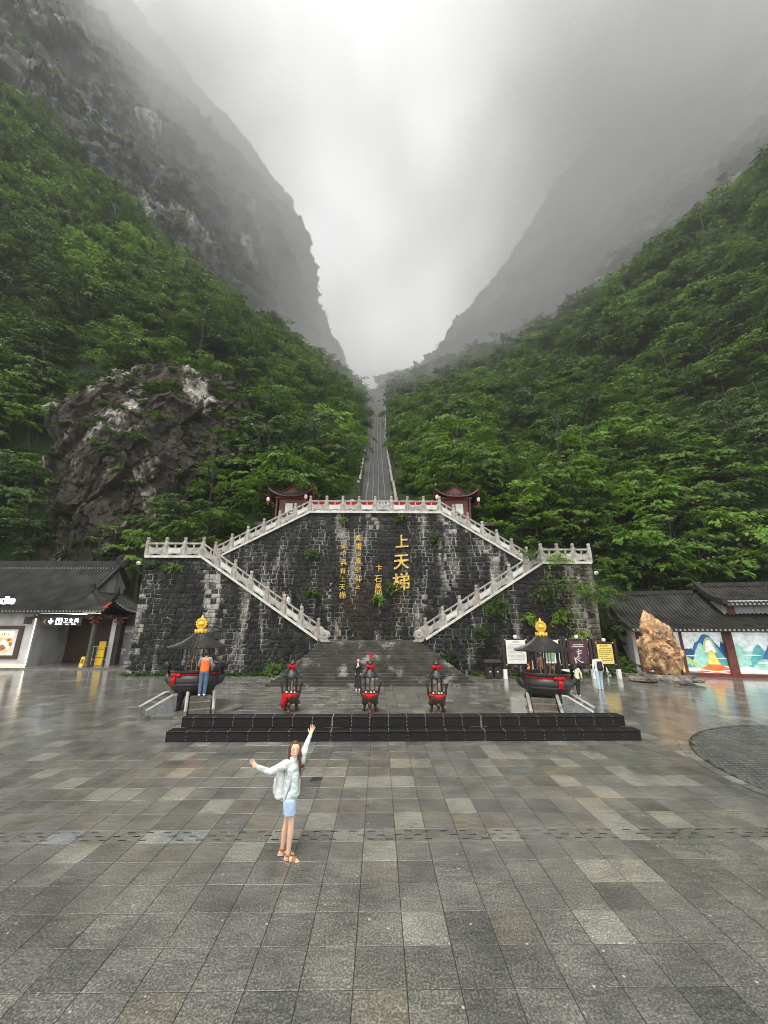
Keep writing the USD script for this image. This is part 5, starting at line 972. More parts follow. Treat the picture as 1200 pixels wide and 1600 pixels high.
def mini_steps(label, x, y, rz, z0, h=.62, w=.95):
    t = thing('stone_steps', label, 'steps', (x, y, z0), rz, 'small stone steps at the large burners')
    for k in range(3): part(t, 'tread', cbx(-w / 2 + .1, w / 2 - .1, k * .28, .95, k * h / 3, (k + 1) * h / 3 - .06 * (k == 2), .012), 'tile_brown')
    pr = Polygon([(-.08, 0), (1.0, 0), (1.0, h + .08), (.82, h + .08), (-.08, .18)])
    for s in (-1, 1):
        v, f = extr(pr, .1); ck = part(t, 'cheek_wall', (np.stack([s * (w / 2) - .05 + v[:, 2], v[:, 0], v[:, 1]], 1), f[:, ::-1]), 'tile_blue')
        part(ck, 'worn_edge', cat(*[tube([(s * w / 2, a_, b_), (s * w / 2, c_, d_)], .058, 4) for a_, b_, c_, d_ in ((-.08, .17, .82, h + .07), (.82, h + .07, 1.0, h + .07))]), 'balustrade_stone')
    return t
mini_steps('small stone steps left of the left burner, turned aside', LBX - 1.35, LBY - 1.15, -46, .12, .55, 1.0)
mini_steps('small stone steps under the worker in the orange vest', LBX + 1.0, LBY - 1.5, 24, .12, .66, 1.0)
mini_steps('small stone steps on the left of the right burner', RBX - .75, RBY - 1.55, -14, .06, .62, 1.15)
mini_steps('small stone steps on the right of the right burner, facing away', RBX + 1.25, RBY - 1.15, 60, .06, .6, 1.0)

# ---------------------------------------------------------------- small tripod burners
def small_burner(label, loc, rod, drape, rz):
    t = thing('tripod_burner', label, 'incense burner', loc, rz, scale=(.88, .88, .95))
    b = part(t, 'bowl', lathe([(.12, .32), (.28, .36), (.38, .48), (.42, .60), (.41, .70), (.36, .75), (.40, .78), (.40, .82), (.33, .82), (.32, .74), (.03, .73)], 28), 'bronze_brown', smooth=40)
    part(b, 'ash_bed', lathe([(.02, .775), (.2, .77), (.325, .755), (.325, .75)], 20), 'ash')
    part(b, 'white_offering', cat(*[lump((.24 * math.cos(a), .24 * math.sin(a), .81), .06, 1) for a in (-2.6, -1.4, -.5)]), 'cloth_white', kind='stuff')
    for a in (-90, 30, 150):
        c, s = math.cos(rad(a)), math.sin(rad(a))
        lg = part(t, 'leg', tube([(.24 * c, .24 * s, .44), (.31 * c, .31 * s, .34), (.30 * c, .30 * s, .2), (.34 * c, .34 * s, .07), (.38 * c, .38 * s, .0)], [.11, .1, .065, .075, .09], 9), 'bronze_brown', smooth=50)
        part(lg, 'beast_mask', cat(lump((.37 * c, .37 * s, .36), .1, 1), lump((.43 * c, .43 * s, .33), .05, 1)), 'bronze_brown', smooth=50)
        part(lg, 'paw', lump((.41 * c, .41 * s, .05), .075, 1), 'red_paint')
    for s in (-1, 1):
        v, f = tube([(s * .36, 0, .66), (s * .43, 0, .76), (s * .44, 0, .95), (s * .47, 0, 1.08), (s * .54, 0, 1.18), (s * .58, 0, 1.16)], [.05, .055, .05, .05, .055, .03], 8); v = v.copy(); v[:, 1] *= 1.5
        part(t, 'ear_handle', (v, f), 'bronze_brown', smooth=50)
    for k in range(6):
        a = rad(60 * k + 30); part(t, 'post', tube([(.27 * math.cos(a), .27 * math.sin(a), .79), (.27 * math.cos(a), .27 * math.sin(a), 1.46)], .03, 7), 'bronze_black')
    part(t, 'incense_bundle', tube([(0, .02, .77), (.0, .02, 1.36)], .055, 8), 'incense')
    rf = part(t, 'canopy', lathe([(.30, 1.42), (.44, 1.44), (.46, 1.47), (.36, 1.52), (.27, 1.62), (.20, 1.72), (.14, 1.78), (.1, 1.80)], 30), 'bronze_black', smooth=40)
    part(rf, 'upturned_tip', cat(*[tube([(.36 * math.cos(a), .36 * math.sin(a), 1.52), (.47 * math.cos(a), .47 * math.sin(a), 1.49), (.56 * math.cos(a), .56 * math.sin(a), 1.53), (.59 * math.cos(a), .59 * math.sin(a), 1.57)], [.04, .04, .035, .015], 6) for a in np.arange(6) * PI / 3]), 'bronze_black')
    nk = part(t, 'neck', lathe([(.12, 1.79), (.15, 1.84), (.10, 1.88), (.09, 1.92), (.15, 1.97), (.17, 2.03), (.13, 2.10), (.07, 2.13), (.05, 2.17), (.02, 2.2)], 18), 'bronze_black', smooth=40)
    part(nk, 'red_bow', cat(lathe([(.13, 1.84), (.155, 1.88), (.12, 1.92)], 16, cap=False), lump((0, -.15, 1.88), .06, 1), *[(lump((0, 0, 0), 1, 1)[0] * [.12, .05, .085] + [d, -.14, 1.90], lump((0, 0, 0), 1, 1)[1]) for d in (-.12, .12)], tube([(.02, -.16, 1.86), (.06, -.19, 1.72)], .04, 6)), 'red_cloth', smooth=50)
    if rod: part(t, 'red_rod', tube([(0, 0, 2.18), (0, 0, 2.52)], .045, 8), 'red_cloth')
    sash = [lathe([(.41, .70), (.428, .72), (.42, .765), (.40, .785)], 28, cap=False)]
    if drape: sash += [tube([(-.15, -.36, .74), (-.22, -.42, .55), (-.28, -.40, .35), (-.3, -.36, .22)], [.13, .15, .12, .06], 8), tube([(.1, -.38, .74), (-.05, -.43, .62)], [.08, .1], 8)]
    else: sash += [lump((0, -.42, .70), .07, 1), tube([(-.22, -.36, .74), (-.02, -.44, .67), (.1, -.43, .60)], [.03, .05, .035], 8), tube([(.22, -.36, .74), (.03, -.44, .68), (-.06, -.44, .58)], [.03, .05, .03], 8)]
    part(t, 'red_cloth', cat(*sash), 'red_cloth', smooth=50)
    return t
small_burner('small tripod burner with canopy, its red cloth hanging to the ground, left of three', (-3.78, 18.06, 0), False, True, 0)
small_burner('small tripod incense burner with canopy and a red rod on top, middle of the three', (-.39, 18.02, 0), True, False, 0)
small_burner('small tripod incense burner with canopy and wide red bow, the right of the three', (2.46, 17.76, 0), False, False, 0)

# ---------------------------------------------------------------- sign boards
rs = np.random.default_rng(31)
def dashes(x0, x1, z0, z1, rows, h, y, fill=.8, head=None):
    ms = []
    for r in range(rows):
        z = z1 - (r + .5) * (z1 - z0) / rows; x = x0 + (.12 * (x1 - x0) if r % 5 == 0 else 0); e = x1 - (rs.random() < .3) * rs.random() * .5 * (x1 - x0)
        while x < e:
            w = rs.uniform(.02, .07); ms.append(bx(x, min(x + w, e), y - .003, y, z, z + h)); x += w + rs.uniform(.012, .03)
    return cat(*ms)
def board(label, xa, xb, h, panels, lamp=True, cat_='sign'):
    t = thing('sign_board', label, cat_, (0, 27.8, 0))
    for x in (xa, xb):
        p = part(t, 'post', cbx(x - .09, x + .09, -.09, .09, 0, h, .015), 'dark_wood'); part(p, 'white_wrap', cbx(x - .115, x + .115, -.115, .115, .0, .62, .01), 'white_paint')
    part(t, 'top_beam', cbx(xa + .092, xb - .092, -.05, .05, h - .32, h - .18, .01), 'dark_wood'); part(t, 'low_beam', cbx(xa + .092, xb - .092, -.05, .05, .84, .95, .01), 'dark_wood')
    part(t, 'inner_post', cbx(xa + .2, xa + .3, -.04, .04, .952, h - .322, .01), 'dark_wood'); part(t, 'inner_post', cbx(xb - .3, xb - .2, -.04, .04, .952, h - .322, .01), 'dark_wood')
    for x in (xa + .15, xb - .15): part(t, 'gilt_stud', ball((x, -.06, h - .25), .06, 1), 'gold_paint'); part(t, 'gilt_stud', ball((x, -.06, .9), .05, 1), 'gold_paint')
    for (x0, x1, z0, z1, mt, prints) in panels:
        pn = part(t, 'panel', cbx(x0, x1, -.09, -.052, z0, z1, .008), mt)
        for nm, m, k in prints: part(pn, nm, m, k)
    if lamp: part(t, 'lamp', ball(((xa + xb) / 2, -.05, h - .05), .13, 2), 'lamp_glass'); part(t, 'lamp_stem', tube([((xa + xb) / 2, -.03, h - .25), ((xa + xb) / 2, -.03, h - .1)], .03, 6), 'dark_wood')
    return t
Yp = -.0915
board('white notice board covered in small grey print, left of the right burner', 8.5, 10.22, 2.75, [(8.68, 10.02, .97, 2.5, 'panel_white', [('print_heading', dashes(9.1, 9.6, 2.28, 2.40, 1, .07, Yp), 'print_grey'), ('print', dashes(8.8, 9.92, 1.2, 2.22, 12, .028, Yp), 'print_grey')])])
mp = [('print_map', wallp(Polygon([(11.2, 1.15), (11.9, 1.1), (12.05, 1.9), (11.7, 2.2), (11.3, 2.0)]), Yp - .003, Yp), 'print_green'), ('print', dashes(11.0, 12.2, 2.28, 2.4, 1, .05, Yp), 'print_grey')]
board('map board with green map in a dark frame behind the right burner', 10.7, 12.5, 2.75, [(10.95, 12.3, 1.0, 2.5, 'panel_white', mp)], lamp=False)
cal = [('white_lettering', dashes(13.2, 14.0, 1.98, 2.22, 2, .06, Yp), 'white_paint')]
stroke = lambda P, w: shapely.LineString(P).buffer(w, cap_style=1)
art = shapely.unary_union([stroke([(13.62, 1.9), (13.6, 1.45), (13.45, 1.36)], .025), stroke([(13.5, 1.72), (13.85, 1.82)], .022), stroke([(13.55, 1.58), (13.8, 1.66)], .02), stroke([(13.3, 1.35), (13.38, 1.05), (13.3, 1.0)], .028), stroke([(13.38, 1.3), (13.75, 1.06), (13.86, 1.08)], .022), stroke([(13.55, 1.28), (13.72, 1.36)], .018)])
cal.append(('white_brush_strokes', wallp(art, Yp - .003, Yp), 'white_paint'))
board('maroon board with white brush lettering between the map and the yellow notice', 12.72, 14.5, 2.75, [(13.02, 14.2, .97, 2.42, 'panel_maroon', cal)])
board('yellow notice board with brown print at the right, where a man with a backpack stands', 14.75, 16.22, 2.55, [(14.93, 15.98, .95, 2.22, 'panel_yellow', [('print_heading', dashes(15.0, 15.9, 2.04, 2.14, 1, .06, Yp), 'print_brown'), ('print', dashes(15.0, 15.9, 1.1, 2.0, 7, .045, Yp), 'print_brown')])])
# litter bin
tb_ = thing('litter_bin', 'dark wooden twin litter bin with little roof beside the white notice board', 'bin', (7.75, 28.1, 0))
for x in (-.42, .08): 
    part(tb_, 'body', cbx(x, x + .38, -.22, .22, .08, .78, .02), 'dark_wood'); part(tb_, 'opening', bx(x + .1, x + .28, -.226, -.218, .58, .68), 'cloth_black')
    part(tb_, 'label', bx(x + .14, x + .24, -.227, -.221, .42, .5), 'white_paint')
for x in (-.46, .46): part(tb_, 'post', cbx(x - .035, x + .035, -.2, .2, 0, 1.05, .01), 'dark_wood')
part(tb_, 'roof', (np.array([[-.6, -.35, 1.04], [.6, -.35, 1.04], [.6, .35, 1.04], [-.6, .35, 1.04], [-.5, -.0, 1.24], [.5, 0, 1.24], [.5, .02, 1.24], [-.5, .02, 1.24]]), BOXF), 'bronze_brown')
# ochre scenic rock on its ledge
t = thing('scenic_rock', 'tall ochre standing rock in front of the painted hall', 'rock', (18.15, 26.0, .5))
c = trimesh.creation.icosphere(5, 1.0); v = np.array(c.vertices)
pr = np.interp(v[:, 2], [-1, -.6, -.1, .4, .8, 1], [1.02, 1.0, .88, .80, .62, .35])
sh = np.stack([np.sign(v[:, 0]) * np.abs(v[:, 0]) ** .8 * pr * 1.22, np.sign(v[:, 1]) * np.abs(v[:, 1]) ** .8 * pr * .62, np.sign(v[:, 2]) * np.abs(v[:, 2]) ** .85 * 1.95 + 1.8], 1)
sh[:, 0] += np.interp(sh[:, 2], [0, 1.2, 2.4, 3.8], [.12, .0, -.12, -.42])
nrm = v / np.linalg.norm(v, axis=1, keepdims=True)
fr = meshkit.fbm(sh * [1.5, 1.5, .8] + 7, 5, 5) - .5; rdg = 1 - np.abs(2 * meshkit.fbm(sh * [2.6, 2.6, .9] + 3, 4, 8) - 1)
sh = sh + nrm * (fr * .7 + (rdg - .6) * .2)[:, None]; sh[:, 2] = np.maximum(sh[:, 2], -.1)
g3 = sh[None]; sh = sh + nrm * (cells(g3, .75, .13, 3, (1, 1, .6))[0] + cells(g3, .3, .05, 4, (1, 1, .7))[0])[:, None]
part(t, 'boulder', (sh, np.array(c.faces)), 'ochre_rock', smooth=25)
t = thing('rock_ledge', 'rough layered stone ledge carrying the ochre rock', 'rocks', (18.2, 26.1, 0), -20)
rr = np.random.default_rng(8)
for k in range(26):
    a = rr.uniform(0, 2 * PI); r_ = rr.uniform(.3, 1) ** .5
    sx, sy, sz = rr.uniform(.28, .62), rr.uniform(.25, .45), rr.uniform(.12, .26)
    c = trimesh.creation.icosphere(2, 1.0); v = np.array(c.vertices); v = np.sign(v) * np.abs(v) ** .6 * [sx, sy, sz]
    v = v + (meshkit.fbm(v * 3 + k * 5, 3, k) - .5)[:, None] * v * .9
    part(t, 'ledge_stone', xf((v, np.array(c.faces)), (1.75 * r_ * math.cos(a), .8 * r_ * math.sin(a), .12 + .34 * (1 - r_) + rr.uniform(0, .1)), rz=rr.uniform(-25, 25)), 'ledge_rock')
part(t, 'ledge_core', xf(lathe([(1.0, 0), (.95, .3), (.8, .5), (.1, .52)], 16), (0, 0, 0)), 'ledge_rock')
solo('black_speaker_box', cat(cbx(19.75, 20.35, 27.35, 27.75, .0, 1.32, .03), bx(19.82, 20.28, 27.335, 27.352, .12, 1.2)), 'cloth_black', 'plain black box standing between the ochre rock and the mural', 'box')
t = thing('planting_kerb', 'low stone kerb curving round the planting at the corner of the hall', 'kerb', (0, 0, 0))
for k in range(8):
    a, b = np.array([16.9, 29.6]) * (1 - k / 8) + np.array([18.3, 27.0]) * (k / 8), np.array([16.9, 29.6]) * (1 - (k + 1) / 8) + np.array([18.3, 27.0]) * ((k + 1) / 8)
    part(t, 'kerb_stone', cbx(min(a[0], b[0]) - .1, max(a[0], b[0]) + .1, min(a[1], b[1]) + .005, max(a[1], b[1]) - .005, -.02, .24 + .02 * (k % 2), .02), 'ledge_rock')
for k, (x, y, z, l) in enumerate(((-18.55, 29.75, 8.15, 'white flood lamp on the upper left corner of the stone wall'), (16.78, 29.75, 7.45, 'white flood lamp below the right end of the right balustrade'))):
    fl_ = thing('flood_lamp', l, 'lamp', (x, y, z), scale=.62); part(fl_, 'housing', xf(lathe([(.08, 0), (.2, .05), (.28, .26), (.26, .28), (.05, .2)], 14), rx=150), 'white_paint'); part(fl_, 'bracket', tube([(0, 0, 0), (0, .25, .1)], .04, 6), 'steel')

# ---------------------------------------------------------------- people
def hull_chain(bones, refine=.03, smooth=8):
    """one continuous surface around a skeleton: bones are (p, r, q, s) with a radius (or three half-axes) at each joint"""
    S = trimesh.creation.icosphere(2, 1.0); sv = np.array(S.vertices); parts_ = []
    for p, r, q, s in bones:
        a = sv * np.asarray(r) + np.asarray(p, float); b = sv * np.asarray(s) + np.asarray(q, float)
        parts_.append(m3.Manifold.hull_points(np.vstack([a, b])))
    m = m3.Manifold.batch_boolean(parts_, m3.OpType.Add)
    if refine: m = m.refine_to_length(refine)
    me = m.to_mesh(); t = trimesh.Trimesh(np.array(me.vert_properties[:, :3]), np.array(me.tri_verts), process=True)
    if smooth: trimesh.smoothing.filter_taubin(t, lamb=.5, nu=.52, iterations=smooth)
    return np.array(t.vertices), np.array(t.faces)
def chain(points, radii): return [(points[i], radii[i], points[i + 1], radii[i + 1]) for i in range(len(points) - 1)]
V = lambda *a: np.array(a, float)
def unit(v): v = np.asarray(v, float); return v / (np.linalg.norm(v) + 1e-12)
def hand_bones(w, d, palm, s=1.0, curl=.15, spread=.16, thumb=1):
    """wrist w, direction d of the hand, palm normal; thumb = side on which the thumb leaves the palm"""
    d = unit(d); n = unit(palm - np.dot(palm, d) * d); x = np.cross(d, n) * thumb
    out = []
    for i, (off, L) in enumerate(((.030, .070), (.010, .078), (-.010, .072), (-.029, .056))):
        k0 = w + d * .018 * s + x * off * .6 * s; k1 = w + d * (.085 - .004 * abs(i - 1)) * s + x * off * s
        out.append((k0, .016 * s, k1, .0115 * s))
        fd = unit(d + x * spread * (1.2 - i) * .7 + n * curl); a = k1 + fd * L * .5 * s; fd2 = unit(fd + n * curl * 2); b = a + fd2 * L * .5 * s
        out += [(k1, .0098 * s, a, .0088 * s), (a, .0088 * s, b, .0074 * s)]
    t0 = w + d * .022 * s + x * .022 * s; t1 = t0 + unit(x * .9 + d * .55 + n * .25) * .042 * s; t2 = t1 + unit(x * .45 + d + n * .2) * .038 * s
    return out + [(t0, .0145 * s, t1, .011 * s), (t1, .011 * s, t2, .0082 * s)]
def rotz(a): c, s = math.cos(rad(a)), math.sin(rad(a)); return np.array([[c, -s, 0], [s, c, 0], [0, 0, 1.0]])
def head_bones(c, f, h=.225):
    """skull, jaw, nose and ears around centre c, looking along f"""
    f = unit(f); x = unit(np.cross(f, [0, 0, 1])); u = np.cross(x, f); k = h / .225
    P = lambda a, b, d: c + x * a * k + f * b * k + u * d * k
    return [(P(0, -.018, .03), .083 * k, P(0, .012, .028), .080 * k), (P(0, .012, .0), .076 * k, P(0, .034, -.072), .040 * k), (P(-.03, .01, -.04), .045 * k, P(.03, .01, -.04), .045 * k),
            (P(0, .086, .012), .010 * k, P(0, .106, -.022), .0125 * k), (P(-.078, -.006, .012), .013 * k, P(-.080, -.010, -.025), .010 * k), (P(.078, -.006, .012), .013 * k, P(.080, -.010, -.025), .010 * k)], P, x, u
def face_parts(body, P, c, f, x, u, k=1.0, smile=True):
    B3 = np.stack([x, unit(f), u])
    def eb(p, r): v, ff_ = ball((0, 0, 0), 1, 2); return (v * r) @ B3 + p, ff_
    for s in (-1, 1):
        part(body, 'eye', eb(P(s * .031, .074, .012), [.013 * k, .008 * k, .0065 * k]), 'hair_black'); part(body, 'pupil', eb(P(s * .031, .081, .011), [.008 * k, .004 * k, .005 * k]), 'hair_black')
        part(body, 'eyebrow', eb(P(s * .032, .080, .032), [.021 * k, .007 * k, .0046 * k]), 'hair_brown')
    part(body, 'mouth', eb(P(0, .072, -.056), [.032 * k, .010 * k, .012 * k]), 'lip')
    if smile: part(body, 'teeth', eb(P(0, .079, -.0535), [.026 * k, .005 * k, .0075 * k]), 'tooth')

# --- the woman in the foreground
W0 = V(-1.46, 7.44, 0)
Wt = thing('person', 'person in pale mint jacket and denim shorts, arms flung wide, smiling back at the camera', 'person', W0)
hd = V(.035, -.03, 1.535); fdir = unit(V(.30, -.92, .10))
hb, HP, hx, hu = head_bones(hd, fdir)
shR, shL = V(-.115, -.11, 1.335), V(.12, .105, 1.345)
elR, wrR = V(-.335, -.19, 1.262), V(-.525, -.235, 1.352)
elL, wrL = V(.165, .265, 1.515), V(.215, .40, 1.665)
ankR, ankL = V(.02, -.055, .075), V(-.105, .085, .085)
legsb = chain([V(.0, -.065, .86), V(.045, -.06, .48), V(.038, -.06, .33), ankR], [.076, .048, .046, .029]) + chain([V(-.03, .07, .86), V(-.055, .08, .48), V(-.085, .08, .33), ankL], [.074, .047, .045, .029])
feetb = [(ankR + V(-.025, 0, -.035), .032, ankR + V(.10, -.03, -.05), .028), (ankR + V(.10, -.03, -.05), .028, ankR + V(.155, -.045, -.055), .02), (ankL + V(-.025, 0, -.045), .032, ankL + V(.09, .01, -.06), .028), (ankL + V(.09, .01, -.06), .028, ankL + V(.14, .02, -.062), .02)]
torso = [(V(-.01, 0, .88), [.115, .125, .09], V(-.015, 0, 1.06), [.085, .105, .08]), (V(-.015, 0, 1.06), [.085, .105, .08], V(.0, .0, 1.25), [.10, .125, .1]), (shR, .045, shL, .045), (V(0, 0, 1.36), .055, hd + V(-.01, 0, -.07), .048)]
body = hull_chain(legsb + feetb + torso + hb + chain([shR, elR, wrR], [.040, .032, .022]) + chain([shL, elL, wrL], [.040, .032, .022])
                  + hand_bones(wrR, V(-.75, -.15, .62), V(.2, -.5, 1), .95, .10, .25, -1) + hand_bones(wrL, V(.28, .35, .95), V(-.3, -1, .2), .95, .06, .32, -1), .016, 6)
bd = part(Wt, 'body', body, 'skin', smooth=True)
face_parts(bd, HP, hd, fdir, hx, hu)
jk = hull_chain([(V(-.005, 0, .88), [.125, .142, .05], V(-.015, 0, 1.08), [.112, .135, .08]), (V(-.015, 0, 1.08), [.112, .135, .08], V(.0, .0, 1.27), [.115, .145, .09]), (V(.0, 0, 1.27), [.12, .15, .08], V(0, 0, 1.37), [.07, .085, .035]), (shR, .075, shL, .075), (V(.0, -.01, 1.37), [.07, .075, .03], V(.01, -.01, 1.425), [.068, .07, .02])]
                + chain([shR, elR, wrR + (wrR - elR) * -.08], [.066, .050, .036]) + chain([shL, elL, wrL - (wrL - elL) * .1], [.064, .047, .035]) + [(V(.06, -.02, .9), [.09, .13, .05], V(.05, -.01, 1.2), [.09, .13, .05])], .02, 4)
nv_ = jk[0].copy(); rd_ = 1 - np.abs(2 * meshkit.fbm(nv_ @ np.array([[1, .3, .5], [0, 1, .3], [-.4, .2, 1]]) * [10, 10, 16], 3, 4) - 1); nv_ += (rd_[:, None] - .7) * .035 * unit(V(.6, -.8, .1)); jk = (nv_, jk[1])
jp = part(Wt, 'jacket', jk, 'jacket_mint', smooth=True)
part(jp, 'hem', hull_chain([(V(.0, 0, .865), [.132, .146, .018], V(.0, 0, .885), [.134, .148, .018])], .03, 2), 'jacket_mint', smooth=True)
part(jp, 'zip_line', tube([V(.10, -.10, 1.40), V(.135, -.105, 1.2), V(.135, -.10, .95)], .008, 5), 'cloth_grey')
part(jp, 'collar', hull_chain([(V(.005, -.02, 1.375), [.075, .078, .02], V(.015, -.02, 1.43), [.074, .076, .016])], .02, 2), 'cloth_white', smooth=True)
part(Wt, 'denim_shorts', hull_chain([(V(-.01, 0, .925), [.118, .128, .03], V(-.01, 0, .82), [.125, .137, .06]), (V(.0, -.062, .82), [.112, .10, .06], V(.012, -.062, .625), [.098, .092, .015]), (V(-.03, .07, .82), [.11, .1, .06], V(-.025, .075, .625), [.096, .09, .015])], .025, 3), 'denim_light', smooth=True)
hr_ = []
hr_ += [(HP(0, -.030, .045), .090, HP(0, -.035, .0), .088), (HP(-.058, .012, .06), .042, HP(-.078, -.005, -.03), .028), (HP(.058, .012, .06), .042, HP(.078, -.005, -.03), .028), (HP(0, .012, .090), .048, HP(0, -.05, .08), .06),
        (HP(-.05, -.06, 0), .06, HP(-.10, -.10, -.15), .045), (HP(-.10, -.10, -.15), .045, HP(-.15, -.12, -.27), .03), (HP(.05, -.06, 0), .058, HP(.075, -.05, -.18), .045), (HP(.075, -.05, -.18), .045, HP(.09, -.03, -.42), .03), (HP(0, -.09, 0), .06, HP(0, -.13, -.3), .05), (HP(.08, -.02, -.05), .032, HP(.10, .0, -.36), .03), (hd + V(.075, -.01, -.03), .036, V(.125, -.035, 1.33), .032), (V(.125, -.035, 1.33), .032, V(.135, -.045, 1.13), .018)]
part(Wt, 'long_hair', hull_chain(hr_, .02, 4), 'hair_brown', smooth=True)
for s, an, dx in ((1, ankR, V(1, -.30, 0)), (-1, ankL, V(1, .12, 0))):
    dx = unit(dx); sd = part(Wt, 'sandal', hull_chain([(an * [1, 1, 0] + dx * -.035 + V(0, 0, .012), [.036, .036, .013], an * [1, 1, 0] + dx * .16 + V(0, 0, .010), [.042, .042, .011])], .02, 2), 'sole_pale', smooth=30)
    q = np.cross([0, 0, 1], dx)
    for d_, w_ in ((.03, .045), (.10, .046), (.135, .044)):
        c_ = an * [1, 1, 0] + dx * d_
        part(sd, 'strap', tube([c_ - q * w_ + V(0, 0, .012), c_ - q * w_ * .6 + V(0, 0, .07 - d_ * .15), c_ + V(0, 0, .088 - d_ * .25), c_ + q * w_ * .6 + V(0, 0, .07 - d_ * .15), c_ + q * w_ + V(0, 0, .012)], .013, 6), 'leather_tan')
    part(sd, 'ankle_strap', tube([an + V(math.cos(a) * .042, math.sin(a) * .042, .005) for a in np.linspace(0, 2 * PI, 13)], .012, 6), 'leather_tan')
bp = thing('backpack', 'small silvery white backpack on the back of the woman with raised arms', 'backpack', W0 + V(-.20, .045, 1.06), scale=1.12)
part(bp, 'bag', hull_chain([(V(.02, -.02, -.17), [.085, .12, .06], V(.02, -.02, .08), [.075, .115, .06]), (V(.02, -.02, .08), [.075, .115, .06], V(.03, -.01, .15), [.05, .09, .05]), (V(-.06, .02, -.13), [.04, .085, .05], V(-.055, .02, 0), [.04, .08, .05])], .025, 4), 'cloth_silver', smooth=True)
part(bp, 'strap', tube([V(.12, -.13, .29), V(.20, -.15, .18), V(.19, -.17, 0), V(.12, -.15, -.20), V(.05, -.10, -.22)], .013, 6), 'cloth_grey')
part(bp, 'strap', tube([V(.22, .06, .30), V(.28, .02, .15), V(.26, .06, -.05), V(.1, .08, -.2)], .013, 6), 'cloth_grey')
part(bp, 'zip', tube([V(-.06, -.085, .06), V(-.085, -.05, .12), V(-.05, .08, .12)], .006, 5), 'cloth_grey')

